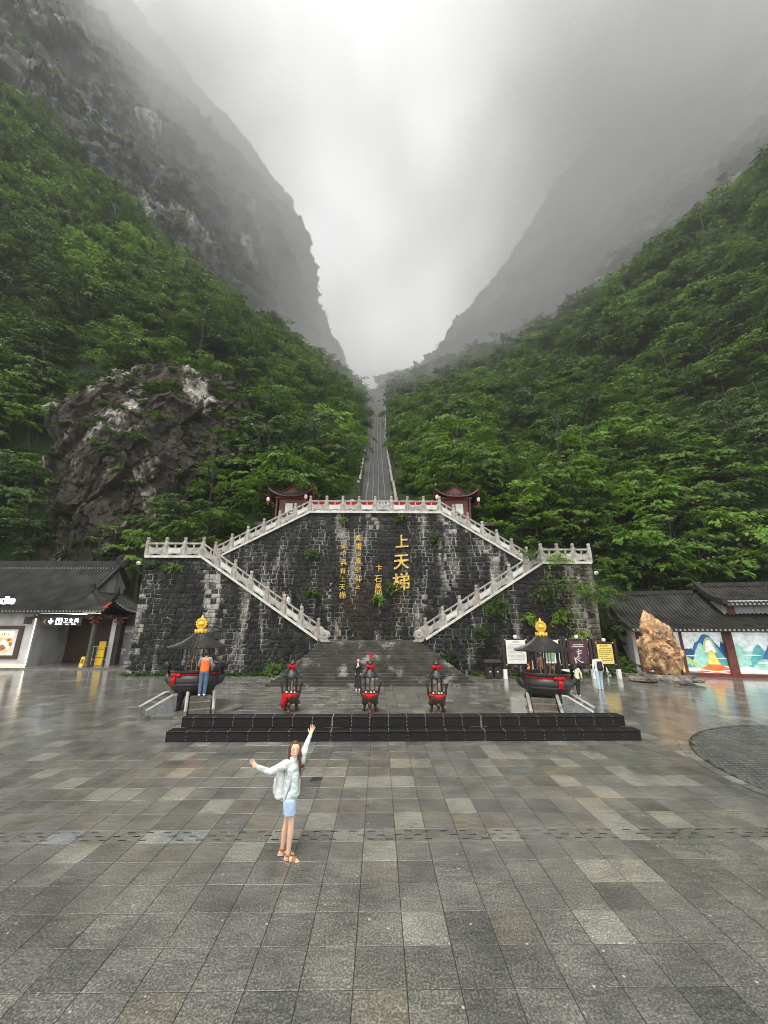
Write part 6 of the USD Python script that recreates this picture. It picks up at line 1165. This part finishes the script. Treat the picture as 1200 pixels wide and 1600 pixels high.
# --- smaller figures
def figure(label, loc, rz, H, top, legs, hair, skirt=False, pose='stand', long_hair=False, vest=None, shoes='cloth_white', name='person', armR=None, armL=None, headturn=0, step=.0):
    """a person facing +y of their own frame, turned by rz"""
    t = thing(name, label, 'person', loc, rz); k = H / 1.7
    hd = V(0, .02, 1.585) * k; f = rotz(headturn) @ V(0, 1, -.08)
    hb, HP, hx, hu = head_bones(hd, f, .225 * k)
    sh = [V(s * .175, 0, 1.385) * k for s in (-1, 1)]
    arms = [armR or (V(-.235, -.02, 1.11), V(-.225, .05, .87)), armL or (V(.235, -.02, 1.11), V(.225, .05, .87))]
    A = [(a[0] * k, a[1] * k) for a in arms]
    ft = [V(-.09, -step, .07) * k, V(.09, step, .07) * k]
    lb_ = sum([chain([V(s * .085, 0, .88) * k, (V(s * .088, .02, .48) * k + V(0, ft[i][1] * .6, 0)), ft[i]], [.088 * k, .058 * k, .038 * k]) for i, s in enumerate((-1, 1))], [])
    fb = [(f_ + V(0, -.03, -.03) * k, .034 * k, f_ + V(0, .15, -.042) * k, .028 * k) for f_ in ft]
    tr = [(V(0, 0, .92) * k, np.array([.14, .095, .08]) * k, V(0, 0, 1.12) * k, np.array([.125, .085, .08]) * k), (V(0, 0, 1.12) * k, np.array([.125, .085, .08]) * k, V(0, 0, 1.32) * k, np.array([.155, .095, .09]) * k), (sh[0], .05 * k, sh[1], .05 * k), (V(0, 0, 1.4) * k, .05 * k, hd - V(0, .01, .08) * k, .047 * k)]
    hands = sum([hand_bones(a[1], a[1] - a[0], V(-s, 0, 0) if abs((a[1] - a[0])[2]) > .1 * k else V(0, 0, -1), k * .95, .3, .08, s) for a, s in zip(A, (-1, 1))], [])
    bd = part(t, 'body', hull_chain(lb_ + fb + tr + hb + sum([chain([sh[i], A[i][0], A[i][1]], [.046 * k, .038 * k, .026 * k]) for i in (0, 1)], []) + hands, .03, 4), 'skin', smooth=True)
    face_parts(bd, HP, hd, f, hx, hu, k, False)
    tp = hull_chain([(V(0, 0, .90) * k, np.array([.158, .115, .05]) * k, V(0, 0, 1.12) * k, np.array([.145, .105, .08]) * k), (V(0, 0, 1.12) * k, np.array([.145, .105, .08]) * k, V(0, 0, 1.33) * k, np.array([.17, .11, .09]) * k), (sh[0], .066 * k, sh[1], .066 * k), (V(0, 0, 1.38) * k, .075 * k, V(0, 0, 1.43) * k, .06 * k)] + sum([chain([sh[i], A[i][0], A[i][0] + (A[i][1] - A[i][0]) * .9], [.066 * k, .055 * k, .042 * k]) for i in (0, 1)], []), .035, 3)
    part(t, 'top', tp, top, smooth=True)
    if skirt: part(t, 'long_skirt', hull_chain([(V(0, 0, .98) * k, np.array([.15, .11, .03]) * k, V(0, 0, .8) * k, np.array([.175, .13, .05]) * k), (V(0, 0, .8) * k, np.array([.175, .13, .05]) * k, V(0, 0, .16) * k, np.array([.2, .16, .02]) * k)], .05, 2), legs, smooth=True)
    else: part(t, 'trousers', hull_chain([(V(0, 0, .95) * k, np.array([.15, .108, .04]) * k, V(0, 0, .86) * k, np.array([.155, .112, .07]) * k)] + sum([chain([V(s * .085, 0, .88) * k, V(s * .09, .015, .48) * k + V(0, ft[i][1] * .6, 0), ft[i] + V(0, 0, .02) * k], [.1 * k, .078 * k, .066 * k]) for i, s in enumerate((-1, 1))], []), .04, 3), legs, smooth=True)
    hh = [(HP(0, -.026, .040), .094 * k, HP(0, -.035, .0), .088 * k), (HP(0, .02, .085), .05 * k, HP(0, -.05, .08), .06 * k)]
    if long_hair: hh += [(HP(s * .06, -.03, 0), .05 * k, HP(s * .075, -.05, -.28), .04 * k) for s in (-1, 1)] + [(HP(0, -.08, 0), .06 * k, HP(0, -.11, -.3), .05 * k)]
    part(t, 'hair', hull_chain(hh, .03, 3), hair, smooth=True)
    for f_ in ft: part(t, 'shoe', hull_chain([(f_ + V(0, -.035, -.032) * k, .042 * k, f_ + V(0, .14, -.038) * k, .036 * k)], .03, 2), shoes, smooth=True)
    if vest:
        part(t, 'safety_vest', hull_chain([(V(0, 0, .93) * k, np.array([.172, .128, .04]) * k, V(0, 0, 1.32) * k, np.array([.178, .124, .07]) * k), (V(-.11, 0, 1.40) * k, .062 * k, V(.11, 0, 1.40) * k, .062 * k)], .035, 3), vest, smooth=True)
    return t, k
figure('worker in an orange safety vest tending the left large burner, seen from behind', (LBX + .78, LBY - .95, .12 + .62), 12, 1.74, 'cloth_grey', 'denim', 'hair_black', vest='cloth_orange', armR=(V(-.26, .12, 1.15), V(-.2, .32, 1.0)), armL=(V(.27, .05, 1.14), V(.24, .24, .98)))
_, k = figure('person in long black dress with phone held up, standing before the broad steps', (-1.19, 23.45, 0), 180, 1.66, 'cloth_black', 'cloth_black', 'hair_black', skirt=True, long_hair=True, armR=(V(-.24, .06, 1.16), V(-.06, .25, 1.30)), armL=(V(.24, .06, 1.12), V(.10, .22, 1.24)))
ph = solo('phone', cbx(-1.225, -1.145, 23.13, 23.145, 1.30, 1.46, .003), 'white_paint', 'white phone held up by the person in the black dress', 'phone')
figure('person in cream jacket and black trousers walking beside the right burner', (10.3, 21.5, 0), 20, 1.58, 'cloth_cream', 'cloth_black', 'hair_black', step=.07, armL=(V(.27, -.06, 1.14), V(.31, -.02, .9)))
sb = thing('shoulder_bag', 'black shoulder bag hanging at the side of the person in the cream jacket', 'bag', (10.0, 21.35, .88))
part(sb, 'bag', hull_chain([(V(0, -.1, 0), [.09, .09, .15], V(0, .1, 0), [.09, .09, .14])], .05, 2), 'cloth_black', smooth=True); part(sb, 'strap', tube([V(.0, -.12, .1), V(.1, -.1, .4), V(.16, .1, .47), V(.03, .14, .1)], .015, 5), 'cloth_black')
part(sb, 'ponytail', tube([(.34, -.0, .62), (.34, -.02, .45)], .03, 6), 'hair_black') if False else None
figure('man in white shirt and pale jeans reading the yellow notice board', (12.6, 23.6, 0), -8, 1.86, 'cloth_white', 'denim_pale', 'hair_black', step=.06)
bk = thing('black_backpack', 'black backpack worn by the man in the white shirt at the yellow board', 'backpack', (12.63, 23.42, 1.28), -8)
part(bk, 'bag', hull_chain([(V(0, 0, -.2), [.16, .09, .1], V(0, 0, .12), [.15, .08, .12])], .04, 3), 'cloth_black', smooth=True)
for s in (-1, 1): part(bk, 'strap', tube([V(s * .1, .0, .2), V(s * .13, .15, .26), V(s * .14, .27, .12), V(s * .16, .1, -.15)], .02, 5), 'cloth_black')
part(bk, 'front_pocket', hull_chain([(V(0, -.07, -.17), [.12, .04, .07], V(0, -.07, -.05), [.11, .04, .06])], .04, 2), 'cloth_black', smooth=True)
figure('person in a pale orange top behind the left posts of the right burner', (9.75, 26.2, 0), 60, 1.62, 'skin', 'cloth_white', 'hair_black', long_hair=True)
ob = thing('orange_bag', 'orange handbag carried by the person behind the right burner', 'bag', (9.55, 26.0, .95))
part(ob, 'bag', hull_chain([(V(-.1, 0, -.1), [.1, .08, .08], V(.1, 0, .1), [.08, .07, .06])], .04, 2), 'cloth_orange', smooth=True); part(ob, 'handle', tube([V(-.08, 0, .1), V(0, 0, .3), V(.1, 0, .1)], .015, 5), 'leather_tan')
figure('person in a dark plaid shirt facing the map board behind the right burner', (10.45, 26.4, 0), 0, 1.72, 'cloth_plaid', 'cloth_black', 'hair_black')
def on_flight(x): return LZ + (x + 4.2) / (-13.85 + 4.2) * (8.6 - LZ)
for x, lab, tp in ((-7.55, 'person in a pink top climbing the lower left flight, highest of three', 'cloth_pink'), (-7.15, 'person in a white top bending on the lower left flight, between pink and blue tops', 'cloth_white'), (-6.05, 'person in a pale blue top climbing the lower left flight, lowest of three', 'cloth_blue')):
    figure(lab, (x, 31.0 + .3 * (tp == 'cloth_pink'), on_flight(x)), 75, 1.6, tp, 'cloth_black' if tp != 'cloth_blue' else 'denim_pale', 'hair_black')

# ---------------------------------------------------------------- trees
UsdGeom.Scope.Define(stage, '/World/Kinds') if False else None
def make_tree(seed, H, R, nb, nl, ls, base=.28, droop=.22, flat=.55, tall=False):
    """(trunk, crown): a tapered trunk with limbs, and boughs of leaves in uneven tiers"""
    r = np.random.default_rng(seed); tr = []
    lean = r.normal(0, .05, 2)
    cen = lambda h: np.stack([lean[0] * h + .12 * np.sin(h * 1.1 + seed), lean[1] * h + .1 * np.cos(h * .9 + seed), h], -1)
    hs = np.linspace(-1.5, H * .86, 7)
    tr.append(tube(cen(hs), np.linspace(.17, .035, 7) * H / 6, 7))
    org, out, ln, wd = [], [], [], []
    nlimb = 9
    lobes = []
    for i in range(nlimb):
        a = i * 2.4 + r.uniform(-.4, .4); h = H * (base + (.9 - base) * (i + .3) / nlimb); rr_ = R * (.95 if tall else 1) * (1 - ((i + .3) / nlimb) ** 1.7 * .75) * r.uniform(.75, 1.15)
        p0 = cen(np.array(h * .86)); tip = np.array([p0[0] + math.cos(a) * rr_, p0[1] + math.sin(a) * rr_, h + R * .12 * r.uniform(0, 1)])
        mid = (p0 + tip) / 2 + [0, 0, .12 * R]
        tr.append(tube([p0, mid, tip], [.055 * H / 6, .035 * H / 6, .014 * H / 6], 5)); lobes.append((p0, mid, tip, rr_))
    for k in range(nb):
        p0, mid, tip, rr_ = lobes[r.integers(nlimb)]; t = r.random() ** .6
        b = p0 * (1 - t) ** 2 + 2 * mid * t * (1 - t) + tip * t * t
        a = math.atan2(tip[1] - p0[1], tip[0] - p0[0]) + r.normal(0, .75)
        org.append(b + r.normal(0, .10 * R, 3) * [1, 1, flat]); out.append([math.cos(a), math.sin(a), r.uniform(-.15, .45)]); ln.append(R * r.uniform(.34, .62)); wd.append(R * r.uniform(.18, .32))
    crown = sprays(np.array(org), np.array(out), np.array(ln), np.array(wd), droop, nl, ls, r)
    return cat(*tr), crown
SPEC = {  # look: (height, crown radius, boughs, leaves per bough, leaf size, base, droop, flatness, tall)
    'a': (6.4, 3.3, 64, 42, .34, .3, .42, .30, False), 'b': (7.4, 3.0, 70, 40, .31, .22, .36, .4, False), 'c': (5.2, 3.2, 56, 44, .35, .2, .5, .3, False), 'd': (9.0, 2.5, 74, 34, .30, .2, .3, .5, True)}
MESH = {k: make_tree(40 + i, *SPEC[k]) for i, k in enumerate(SPEC)}
LOOKS_ = [('a', 'leaf_deep'), ('b', 'leaf_deep'), ('c', 'leaf_mid'), ('a', 'leaf_mid'), ('b', 'leaf_mid'), ('d', 'leaf_mid'), ('c', 'leaf_bright'), ('a', 'leaf_bright'), ('b', 'leaf_blue'), ('d', 'leaf_deep')]
def tree_class(k, leaf):
    p = f'/World/{ {"a": "spreading", "b": "rounded", "c": "low", "d": "slender"}[k] }_{leaf.split("_")[1]}_tree_kind'
    if not stage.GetPrimAtPath(p):
        stage.CreateClassPrim(p)
        part(p, 'trunk', MESH[k][0], 'bark'); part(p, 'crown', MESH[k][1], leaf)
    return p
# where they stand
def on_sheet(g, n, r, vmax=1.0):
    nv, nu = g.shape[:2]
    a = np.linalg.norm(np.cross(g[1:, :-1] - g[:-1, :-1], g[:-1, 1:] - g[:-1, :-1]), axis=2).ravel()
    c = r.choice(len(a), n, p=a / a.sum()); i, j = c // (nu - 1), c % (nu - 1); s, t = r.random((2, n, 1))
    return g[i, j] * (1 - s) * (1 - t) + g[i + 1, j] * s * (1 - t) + g[i, j + 1] * (1 - s) * t + g[i + 1, j + 1] * s * t, i / nv, j / nu
rt = np.random.default_rng(77)
ROCKP = shapely.Polygon([(60, 905), (62, 800), (70, 690), (100, 640), (180, 600), (262, 592), (335, 612), (395, 640), (412, 690), (385, 728), (330, 752), (258, 785), (190, 835), (120, 890)])
def grove(g, n, side):
    P, vi, uj = on_sheet(g, n, rt); out = []
    px, py, zc = proj(P)
    for p, x, y, z, v in zip(P, px, py, zc, vi):
        if z < 1: continue
        xs, hw, xc = stair(np.clip(p[1], 41.5, 230))
        if p[1] > 38 and abs(p[0] - xc) < hw + (3.6 if p[1] < 90 else 4.6): continue
        if p[1] < 47 and -13.5 < p[0] < 12 and p[1] < 45: 
            if abs(p[0]) < 7: continue
        if side == 'left' and shapely.contains_xy(ROCKP.buffer(-6), x, y) and p[1] < 80: continue
        if p[1] < 38.5 and -20 < p[0] < 19: continue
        if side == 'left' and p[0] < -20.5 and p[1] < 44 and p[2] < 8: continue
        if side == 'right' and p[0] > 17 and p[1] < 37: continue
        out.append((p, x, y, z))
    return out
TREES = {'left': grove(gl, 2000, 'left'), 'right': grove(gr, 2150, 'right')}
def pick_look(p):
    q = meshkit.noise(p / 17.0, 3) * .6 + rt.random() * .62
    return LOOKS_[0] if q < .28 else LOOKS_[1] if q < .38 else LOOKS_[9] if q < .44 else LOOKS_[3] if q < .58 else LOOKS_[2] if q < .67 else LOOKS_[4] if q < .80 else LOOKS_[8] if q < .86 else LOOKS_[5] if q < .9 else LOOKS_[7] if q < .98 else LOOKS_[6]
NAMEK = {'a': 'spreading', 'b': 'rounded', 'c': 'low', 'd': 'slender'}; NAMEL = {'deep': 'dark green', 'mid': 'mid green', 'bright': 'fresh bright green', 'blue': 'bluish green'}
cand = []
for side, L in TREES.items():
    for p, x, y, z in L:
        s = (.62 + 1.15 * rt.random() ** 1.6) * (0.84 + .004 * min(z, 110))
        near_ = 60 / max(z, 1)
        vis = -40 < x < 1240 and -100 < y < 1000
        cand.append((s / z if vis else 0, side, p, s, rt.uniform(0, 360), pick_look(p)))
cand.sort(key=lambda c: -c[0])
single = [c for c in cand[:288]]
def whereabouts(side, x, y, z):
    if side == 'left':
        if x > 500: return 'close to the left edge of the long stairway' if y > 690 else 'high beside the upper long stairway, left side'
        if x > 400: return 'behind the left red pavilion' if y > 690 else 'right of the bare rock face'
        if y > 790: return 'between the left shop roof and the left landing' if x < 330 else 'behind the upper left flight'
        if y > 590: return 'left of the bare rock face' if x < 110 else 'along the foot of the bare rock face'
        return 'above the bare rock face' if x > 130 else 'at the left edge, above the shop and rock face'
    if x < 680: return 'close to the right edge of the long stairway'
    if x < 790: return 'behind the right red pavilion' if y > 700 else 'under the tall skyline tree on the right slope'
    if x < 960: return 'behind the upper right flight and right landing' if y > 720 else 'on the right slope, high above the right landing'
    if y > 800: return 'just above the tiled roof of the mural hall'
    return 'around the lime green tree on the right slope' if y > 620 else 'high on the right slope, towards the right edge'
for _, side, p, s, rz, (k, leaf) in single:
    nm = leaf.split('_')[1]; x, y, z = proj(p + [0, 0, 3])
    size = 'big' if s / z > .0185 else 'smaller'
    wh = whereabouts(side, x, y, z)
    copy_of(tree_class(k, leaf), 'forest_tree', f'{size} {NAMEK[k]} {NAMEL[nm]} tree {wh}', 'tree', p - [0, 0, .35], rz, f'{size} {NAMEK[k]} {NAMEL[nm]} trees {wh}', scale=(s, s, s * rt.uniform(.85, 1.1)))
def instancer(name, label, cat_, items, protos):
    path = fresh('/World', name); pi = UsdGeom.PointInstancer.Define(stage, path); tag(pi.GetPrim(), label, cat_, None, 'stuff')
    UsdGeom.Xform.Define(stage, path + '/kinds'); tg = []
    for i, ms in enumerate(protos):
        q = f'{path}/kinds/kind_{i + 1:03d}'; UsdGeom.Xform.Define(stage, q)
        for nm, m, mt in ms: part(q, nm, m, mt)
        tg.append(q)
    pi.CreatePrototypesRel().SetTargets(tg)
    pi.CreateProtoIndicesAttr([i[3] for i in items]); pi.CreatePositionsAttr([Gf.Vec3f(*map(float, i[0])) for i in items])
    pi.CreateOrientationsAttr([Gf.Quath(*map(float, i[2])) for i in items]); pi.CreateScalesAttr([Gf.Vec3f(*map(float, i[1])) for i in items])
def qz(a, tilt=0, ax=0):
    c, s = math.cos(rad(a) / 2), math.sin(rad(a) / 2)
    if not tilt: return (c, 0, 0, s)
    ct, st_ = math.cos(tilt / 2), math.sin(tilt / 2); x, y = math.cos(ax) * st_, math.sin(ax) * st_
    return (ct * c, x * c + y * s, y * c - x * s, ct * s)
protos = [[('trunk', MESH[k][0], 'bark'), ('crown', MESH[k][1], leaf)] for k, leaf in LOOKS_]
for side in ('left', 'right'):
    items = [(p - [0, 0, .35], (s, s, s), qz(rz), LOOKS_.index(lk)) for _, sd, p, s, rz, lk in cand[288:] if sd == side]
    instancer('forest', f'dense broadleaf forest covering the upper {side} slope up to the cliffs', 'forest', items, protos)
# undergrowth: low leafy clumps over the slopes, and tufts on the ledges of the rock
def clump(seed, n, L, nl, ls):
    r = np.random.default_rng(seed); a = r.uniform(0, 2 * PI, n)
    return sprays(r.normal(0, .35, (n, 3)) * [1, 1, .25], np.stack([np.cos(a), np.sin(a), r.uniform(.2, 1.2, n)], 1), r.uniform(.6, 1.1, n) * L, r.uniform(.25, .4, n) * L, .5, nl, ls, r)
CLUMP = [clump(90 + i, 16, 1.3, 22, .26) for i in range(3)]
cl_protos = [[('leaves', CLUMP[i % 3], m)] for i, m in enumerate(('leaf_deep', 'leaf_mid', 'leaf_deep', 'leaf_bright'))]
for side, g in (('left', gl), ('right', gr)):
    P, vi, uj = on_sheet(g, 4200, rt); px, py, zc = proj(P); items = []
    for p, x, y, z in zip(P, px, py, zc):
        if z < 1: continue
        xs, hw, xc = stair(np.clip(p[1], 41.5, 230))
        if p[1] > 38 and abs(p[0] - xc) < hw + 1.3: continue
        if p[1] < 37.2 and -20 < p[0] < 16.9: continue
        if side == 'left' and shapely.contains_xy(ROCKP.buffer(-4), x, y) and p[1] < 80: continue
        if side == 'left' and p[0] < -20.5 and p[1] < 43 and p[2] < 7: continue
        if side == 'right' and p[0] > 19.3 and p[1] < 36.5 : continue
        s = rt.uniform(.7, 1.5); items.append((p + [0, 0, .1], (s, s, s), qz(rt.uniform(0, 360)), int(rt.choice(4, p=[.5, .15, .35, 0]))))
    instancer('undergrowth', f'leafy undergrowth between the trees of the {side} slope', 'shrubs', items, cl_protos)
items = []
for g, n, thr in ((gcl, 6500, .11), (gcr, 5500, .13), (gf, 300, .34), (gfl, 300, .2)):
    P, vi, uj = on_sheet(g, n * 2, rt)
    nn = np.cross(np.gradient(g, axis=0), np.gradient(g, axis=1)); nn /= np.linalg.norm(nn, axis=2, keepdims=True) + 1e-9
    nz = np.abs(nn[np.clip((vi * g.shape[0]).astype(int), 0, g.shape[0] - 1), np.clip((uj * g.shape[1]).astype(int), 0, g.shape[1] - 1), 2])
    dens = meshkit.fbm(P / (14 if g is not gf else 5), 3, 4)
    for p, a, d in zip(P, nz, dens):
        if a * .9 + d > .5 + thr + (.17 if g is gf else 0) + rt.uniform(-.08, .08):
            s = rt.uniform(.7, 1.9) * (1.35 if g is not gf else .75); items.append((p, (s, s, s * .8), qz(rt.uniform(0, 360)), int(rt.choice(4, p=[.55, .3, .15, 0]))))
instancer('cliff_shrubs', 'dark shrubs clinging to the ledges of the cliffs', 'shrubs', items, cl_protos)
# a few trees that stand out
def hero(label, px, py, Y, k, leaf, s, rz=0):
    copy_of(tree_class(k, leaf), 'standout_tree', label, 'tree', at(px, py, Y), rz, scale=s)
hero('tall dark tree rising above the skyline of the right slope', 742, 566, 158, 'd', 'leaf_deep', (1.7, 1.7, 1.45), 30)
hero('yellow-green tree glowing among darker trees high on the left slope', 212, 535, 74, 'a', 'leaf_lime', 1.1, 10)
hero('bright lime green tree midway up the right slope', 1090, 700, 58, 'a', 'leaf_lime', (1.15, 1.15, .8), 60)
hero('cream flowering tree high on the right slope', 925, 565, 95, 'c', 'leaf_cream', .75, 5)
hero('slender tree with a bare dark trunk beside the foot of the long stairway', 662, 768, 53, 'd', 'leaf_mid', (1.1, 1.1, 1.15), 100)
hero('large fresh green tree behind the upper right flight of stairs', 812, 850, 40, 'b', 'leaf_bright', (1.25, 1.25, 1.05), 200)
hero('bright green tree between the left shop roof and the stone wall', 214, 925, 40.5, 'b', 'leaf_bright', (.8, .8, 1.05), 20)
hero('fresh green tree above the roof of the mural hall', 1010, 800, 46, 'c', 'leaf_bright', 1.2, 140)
hero('low leafy shrub on the bank close to the upper right wall corner', 948, 965, 32.5, 'c', 'leaf_mid', (.42, .42, .55), 20)
hero('low dark shrub on the bank beside the end wall of the mural hall', 962, 1005, 31.5, 'c', 'leaf_deep', (.36, .36, .42), 80)
hero('small rounded tree on the bank above the low shrubs, left of the hall roof', 958, 925, 34.5, 'b', 'leaf_mid', (.5, .5, .5), 130)
hero('pale green spreading tree behind the left landing balustrade', 262, 852, 41, 'a', 'leaf_blue', .95, 250)
# ---------------------------------------------------------------- plants on the masonry
def wall_plant(label, px, py, y, size, leaf, seed, hang=.5, n=26, wide=1.0):
    r = np.random.default_rng(seed); p = at(px, py, y); a = r.uniform(PI, 2 * PI, n)
    o = r.normal(0, .26 * size, (n, 3)) * [wide, .15, .8]
    m = sprays(o, np.stack([np.cos(a) * 1.0, np.sin(a) * .7 - .2, r.uniform(-.6, .5, n)], 1), r.uniform(.4, .9, n) * size, r.uniform(.2, .35, n) * size, hang, 16, .15, r)
    t = thing('wall_plant', label, 'plant', p); part(t, 'leaves', m, leaf); part(t, 'stem', tube([(0, .15, -.1), (0, -.05, .0), (.1 * size, -.2 * size, .1 * size)], .03, 5), 'bark')
wp = [('small fern growing from the high wall left of the golden characters', 487, 863, YB - .1, .8, 'leaf_mid'), ('tuft of plant on the high wall beside the lower left flight', 490, 925, YB - .1, .6, 'leaf_deep'),
      ('green plant under the golden signature column', 592, 934, YB - .12, .7, 'leaf_bright'), ('dark ivy patch between the signature and the large characters', 612, 915, YB - .1, 1.0, 'leaf_deep'), ('small tuft under the terrace balustrade, above the large characters', 628, 808, YB - .1, .55, 'leaf_mid'),
      ('small tuft under the left half of the terrace balustrade', 537, 812, YB - .1, .5, 'leaf_mid'), ('thin creeper beside the top of the large golden characters', 680, 842, YB - .1, .7, 'leaf_deep'),
      ('bushy plant hanging over the middle of the lower right flight', 775, 945, YF - .15, 1.4, 'leaf_mid'), ('dark plant hanging below the lower right flight', 745, 985, YF - .15, 1.2, 'leaf_deep'), ('broad leafy shrub below the right landing', 872, 905, YF - .15, 1.9, 'leaf_mid'), ('fresh fern on the right wall, highest beside the landing corner', 905, 915, YF - .15, 1.2, 'leaf_bright'), ('bright leafy plant on the right wall above the map board', 878, 958, YF - .15, 1.3, 'leaf_bright'), ('small plant on the right wall above the white notice board', 828, 965, YF - .15, .6, 'leaf_bright'),
      ('wide plant growing where the two right flights meet', 830, 862, YF - .1, .9, 'leaf_mid'), ('pale fern rising over the right landing balustrade', 873, 870, YF - .25, 1.1, 'leaf_bright'), ('creeper low on the right wall below the scroll stone', 700, 1025, YF - .1, .8, 'leaf_deep'),
      ('yellowish plant on top of the maroon board', 905, 990, 28.2, .7, 'leaf_lime'), ('creeper on the upper left corner of the front wall', 272, 885, YF - .1, .8, 'leaf_mid'), ('tuft at the top left edge of the front wall', 240, 880, YF - .1, .6, 'leaf_deep'), ('dark shrub at the foot of the wall left of the broad steps', 432, 1040, 29.5, .9, 'leaf_mid'), ('shrub hanging over the right end of the wall', 935, 930, YF - .1, 1.3, 'leaf_mid'), ('hanging plant on the right wall behind the burner finial', 845, 930, YF - .15, 1.1, 'leaf_deep')]
for i, (l, px, py, y, s, lf) in enumerate(wp): wall_plant(l, px, py, y, s, lf, 300 + i, n=int(16 + 16 * s), wide=1.3)
rg2 = np.random.default_rng(9)
def strip(name, label, x0, x1, y, n, leaf, size=.45):
    o = np.stack([rg2.uniform(x0, x1, n), np.full(n, y) + rg2.normal(0, .1, n), rg2.uniform(0, .12, n)], 1); a = rg2.uniform(PI, 2 * PI, n)
    solo(name, sprays(o, np.stack([np.cos(a), np.sin(a), rg2.uniform(.5, 1.6, n)], 1), rg2.uniform(.5, 1.1, n) * size, rg2.uniform(.2, .4, n) * size, .6, 12, .12, rg2), leaf, label, 'grass', kind='stuff')
strip('weeds', 'low weeds along the foot of the left stone wall', -18.6, -8.0, 29.8, 260, 'leaf_deep')
strip('weeds', 'low weeds along the foot of the right stone wall', 6.6, 16.8, 29.6, 240, 'leaf_mid')
strip('weeds', 'moss and weeds at the foot of the high inscribed wall', -4.0, 3.0, 33.0, 60, 'leaf_deep', .5) if False else None
# grassy bank beside the hall
bn = np.random.default_rng(3)
solo('grass_bank', sheet([[(16.6, 29.4, .0), (17.6, 28.9, .05), (18.8, 29.6, .1)], [(16.8, 31.5, 1.6), (17.8, 31, 1.2), (18.9, 31.5, .9)], [(17.2, 34.5, 3.4), (18.2, 34.2, 2.9), (19.4, 34.5, 2.3)]], 30, 30, .25, 1.5, 4)[1], 'forest_floor', 'mossy bank between the right stone wall and the mural hall', 'bank', kind='structure', smooth=True)
oo = np.stack([bn.uniform(16.7, 18.8, 220), bn.uniform(29.5, 34, 220), np.zeros(220)], 1); oo[:, 2] = (oo[:, 1] - 29.4) * .66 + bn.normal(0, .1, 220)
aa = bn.uniform(0, 2 * PI, 220)
solo('bank_grass', sprays(oo, np.stack([np.cos(aa), np.sin(aa) - .4, bn.uniform(.2, 1, 220)], 1), bn.uniform(.3, .7, 220), bn.uniform(.1, .3, 220), .6, 16, .14, bn), 'leaf_mid', 'grass and weeds growing on the bank beside the mural hall', 'grass', kind='stuff')
# ---------------------------------------------------------------- the air: thin haze, and the low cloud that hangs in the head of the gorge
hz = usdkit.material(stage, '/World/Looks/haze_air', {'v': ('principled_volume', {'color': (0.95, 0.96, 0.97), 'density': 0.0003, 'anisotropy': 0.2})}, [], volume='v.volume')
M['haze_air'] = hz
solo('haze', bx(-330, 330, -40, 450, -1.8, 560), 'haze_air', 'thin mist filling the gorge', 'mist', kind='stuff')
ss = lambda a, b, lo=0.0, hi=1.0: ('map_range', {'range_type': 'smoothstep', 'from_min': a, 'from_max': b, 'to_min': lo, 'to_max': hi, 'clamp': True})
mul = ('math', {'math_type': 'multiply'})
M['cloud_air'] = usdkit.material(stage, '/World/Looks/cloud_air', {
    'geo': ('geometry', {}), 'sx': ('separate_xyz', {}), 'n': ('noise_texture', {'scale': 0.016, 'detail': 1.0}), 'mn': ('map_range', {'from_min': 0.3, 'from_max': 0.7, 'to_min': 0.5, 'to_max': 1.5, 'clamp': True}),
    'yx': ('math', {'math_type': 'multiply_add', 'value2': 0.34}), 'zc': ('map_range', {'from_min': 150.0, 'from_max': 520.0, 'to_min': 0.0, 'to_max': 135.0, 'clamp': True}), 'yz': ('math', {'math_type': 'add'}), 'up': ss(108, 250), 'dn': ss(235, 292, 1.0, 0.0), 'zl': ss(38, 112), 'zh': ss(150, 330, 1.0, 0.62),
    'ax': ('math', {'math_type': 'absolute'}), 'gx': ss(35, 180, 1.0, 0.0), 'gz': ss(115, 200), 'gm': mul, 'gap': ('map_range', {'from_min': 0.0, 'from_max': 1.0, 'to_min': 1.0, 'to_max': 0.40, 'clamp': True}), 'f': mul,
    'a': mul, 'b': mul, 'c': mul, 'd': mul, 'e': ('math', {'math_type': 'multiply', 'value2': 0.0235}),
    'v': ('principled_volume', {'color': (0.985, 0.99, 0.995), 'anisotropy': 0.3})},
    [('geo.position', 'sx.vector'), ('geo.position', 'n.vector'), ('n.fac', 'mn.value'), ('sx.x', 'yx.value1'), ('sx.y', 'yx.value3'), ('sx.z', 'zc.value'), ('yx.value', 'yz.value1'), ('zc.result', 'yz.value2'), ('yz.value', 'up.value'), ('sx.y', 'dn.value'), ('sx.z', 'zl.value'), ('sx.z', 'zh.value'),
     ('up.result', 'a.value1'), ('dn.result', 'a.value2'), ('a.value', 'b.value1'), ('zl.result', 'b.value2'), ('b.value', 'c.value1'), ('zh.result', 'c.value2'), ('c.value', 'd.value1'), ('mn.result', 'd.value2'), ('sx.x', 'ax.value1'), ('ax.value', 'gx.value'), ('sx.z', 'gz.value'), ('gx.result', 'gm.value1'), ('gz.result', 'gm.value2'), ('gm.value', 'gap.value'), ('d.value', 'f.value1'), ('gap.result', 'f.value2'), ('f.value', 'e.value1'), ('e.value', 'v.density')], volume='v.volume')
solo('low_cloud', cbx(-250, 280, 60, 294, 38, 520, 20), 'cloud_air', 'low white cloud hanging in the head of the gorge', 'cloud', kind='stuff')
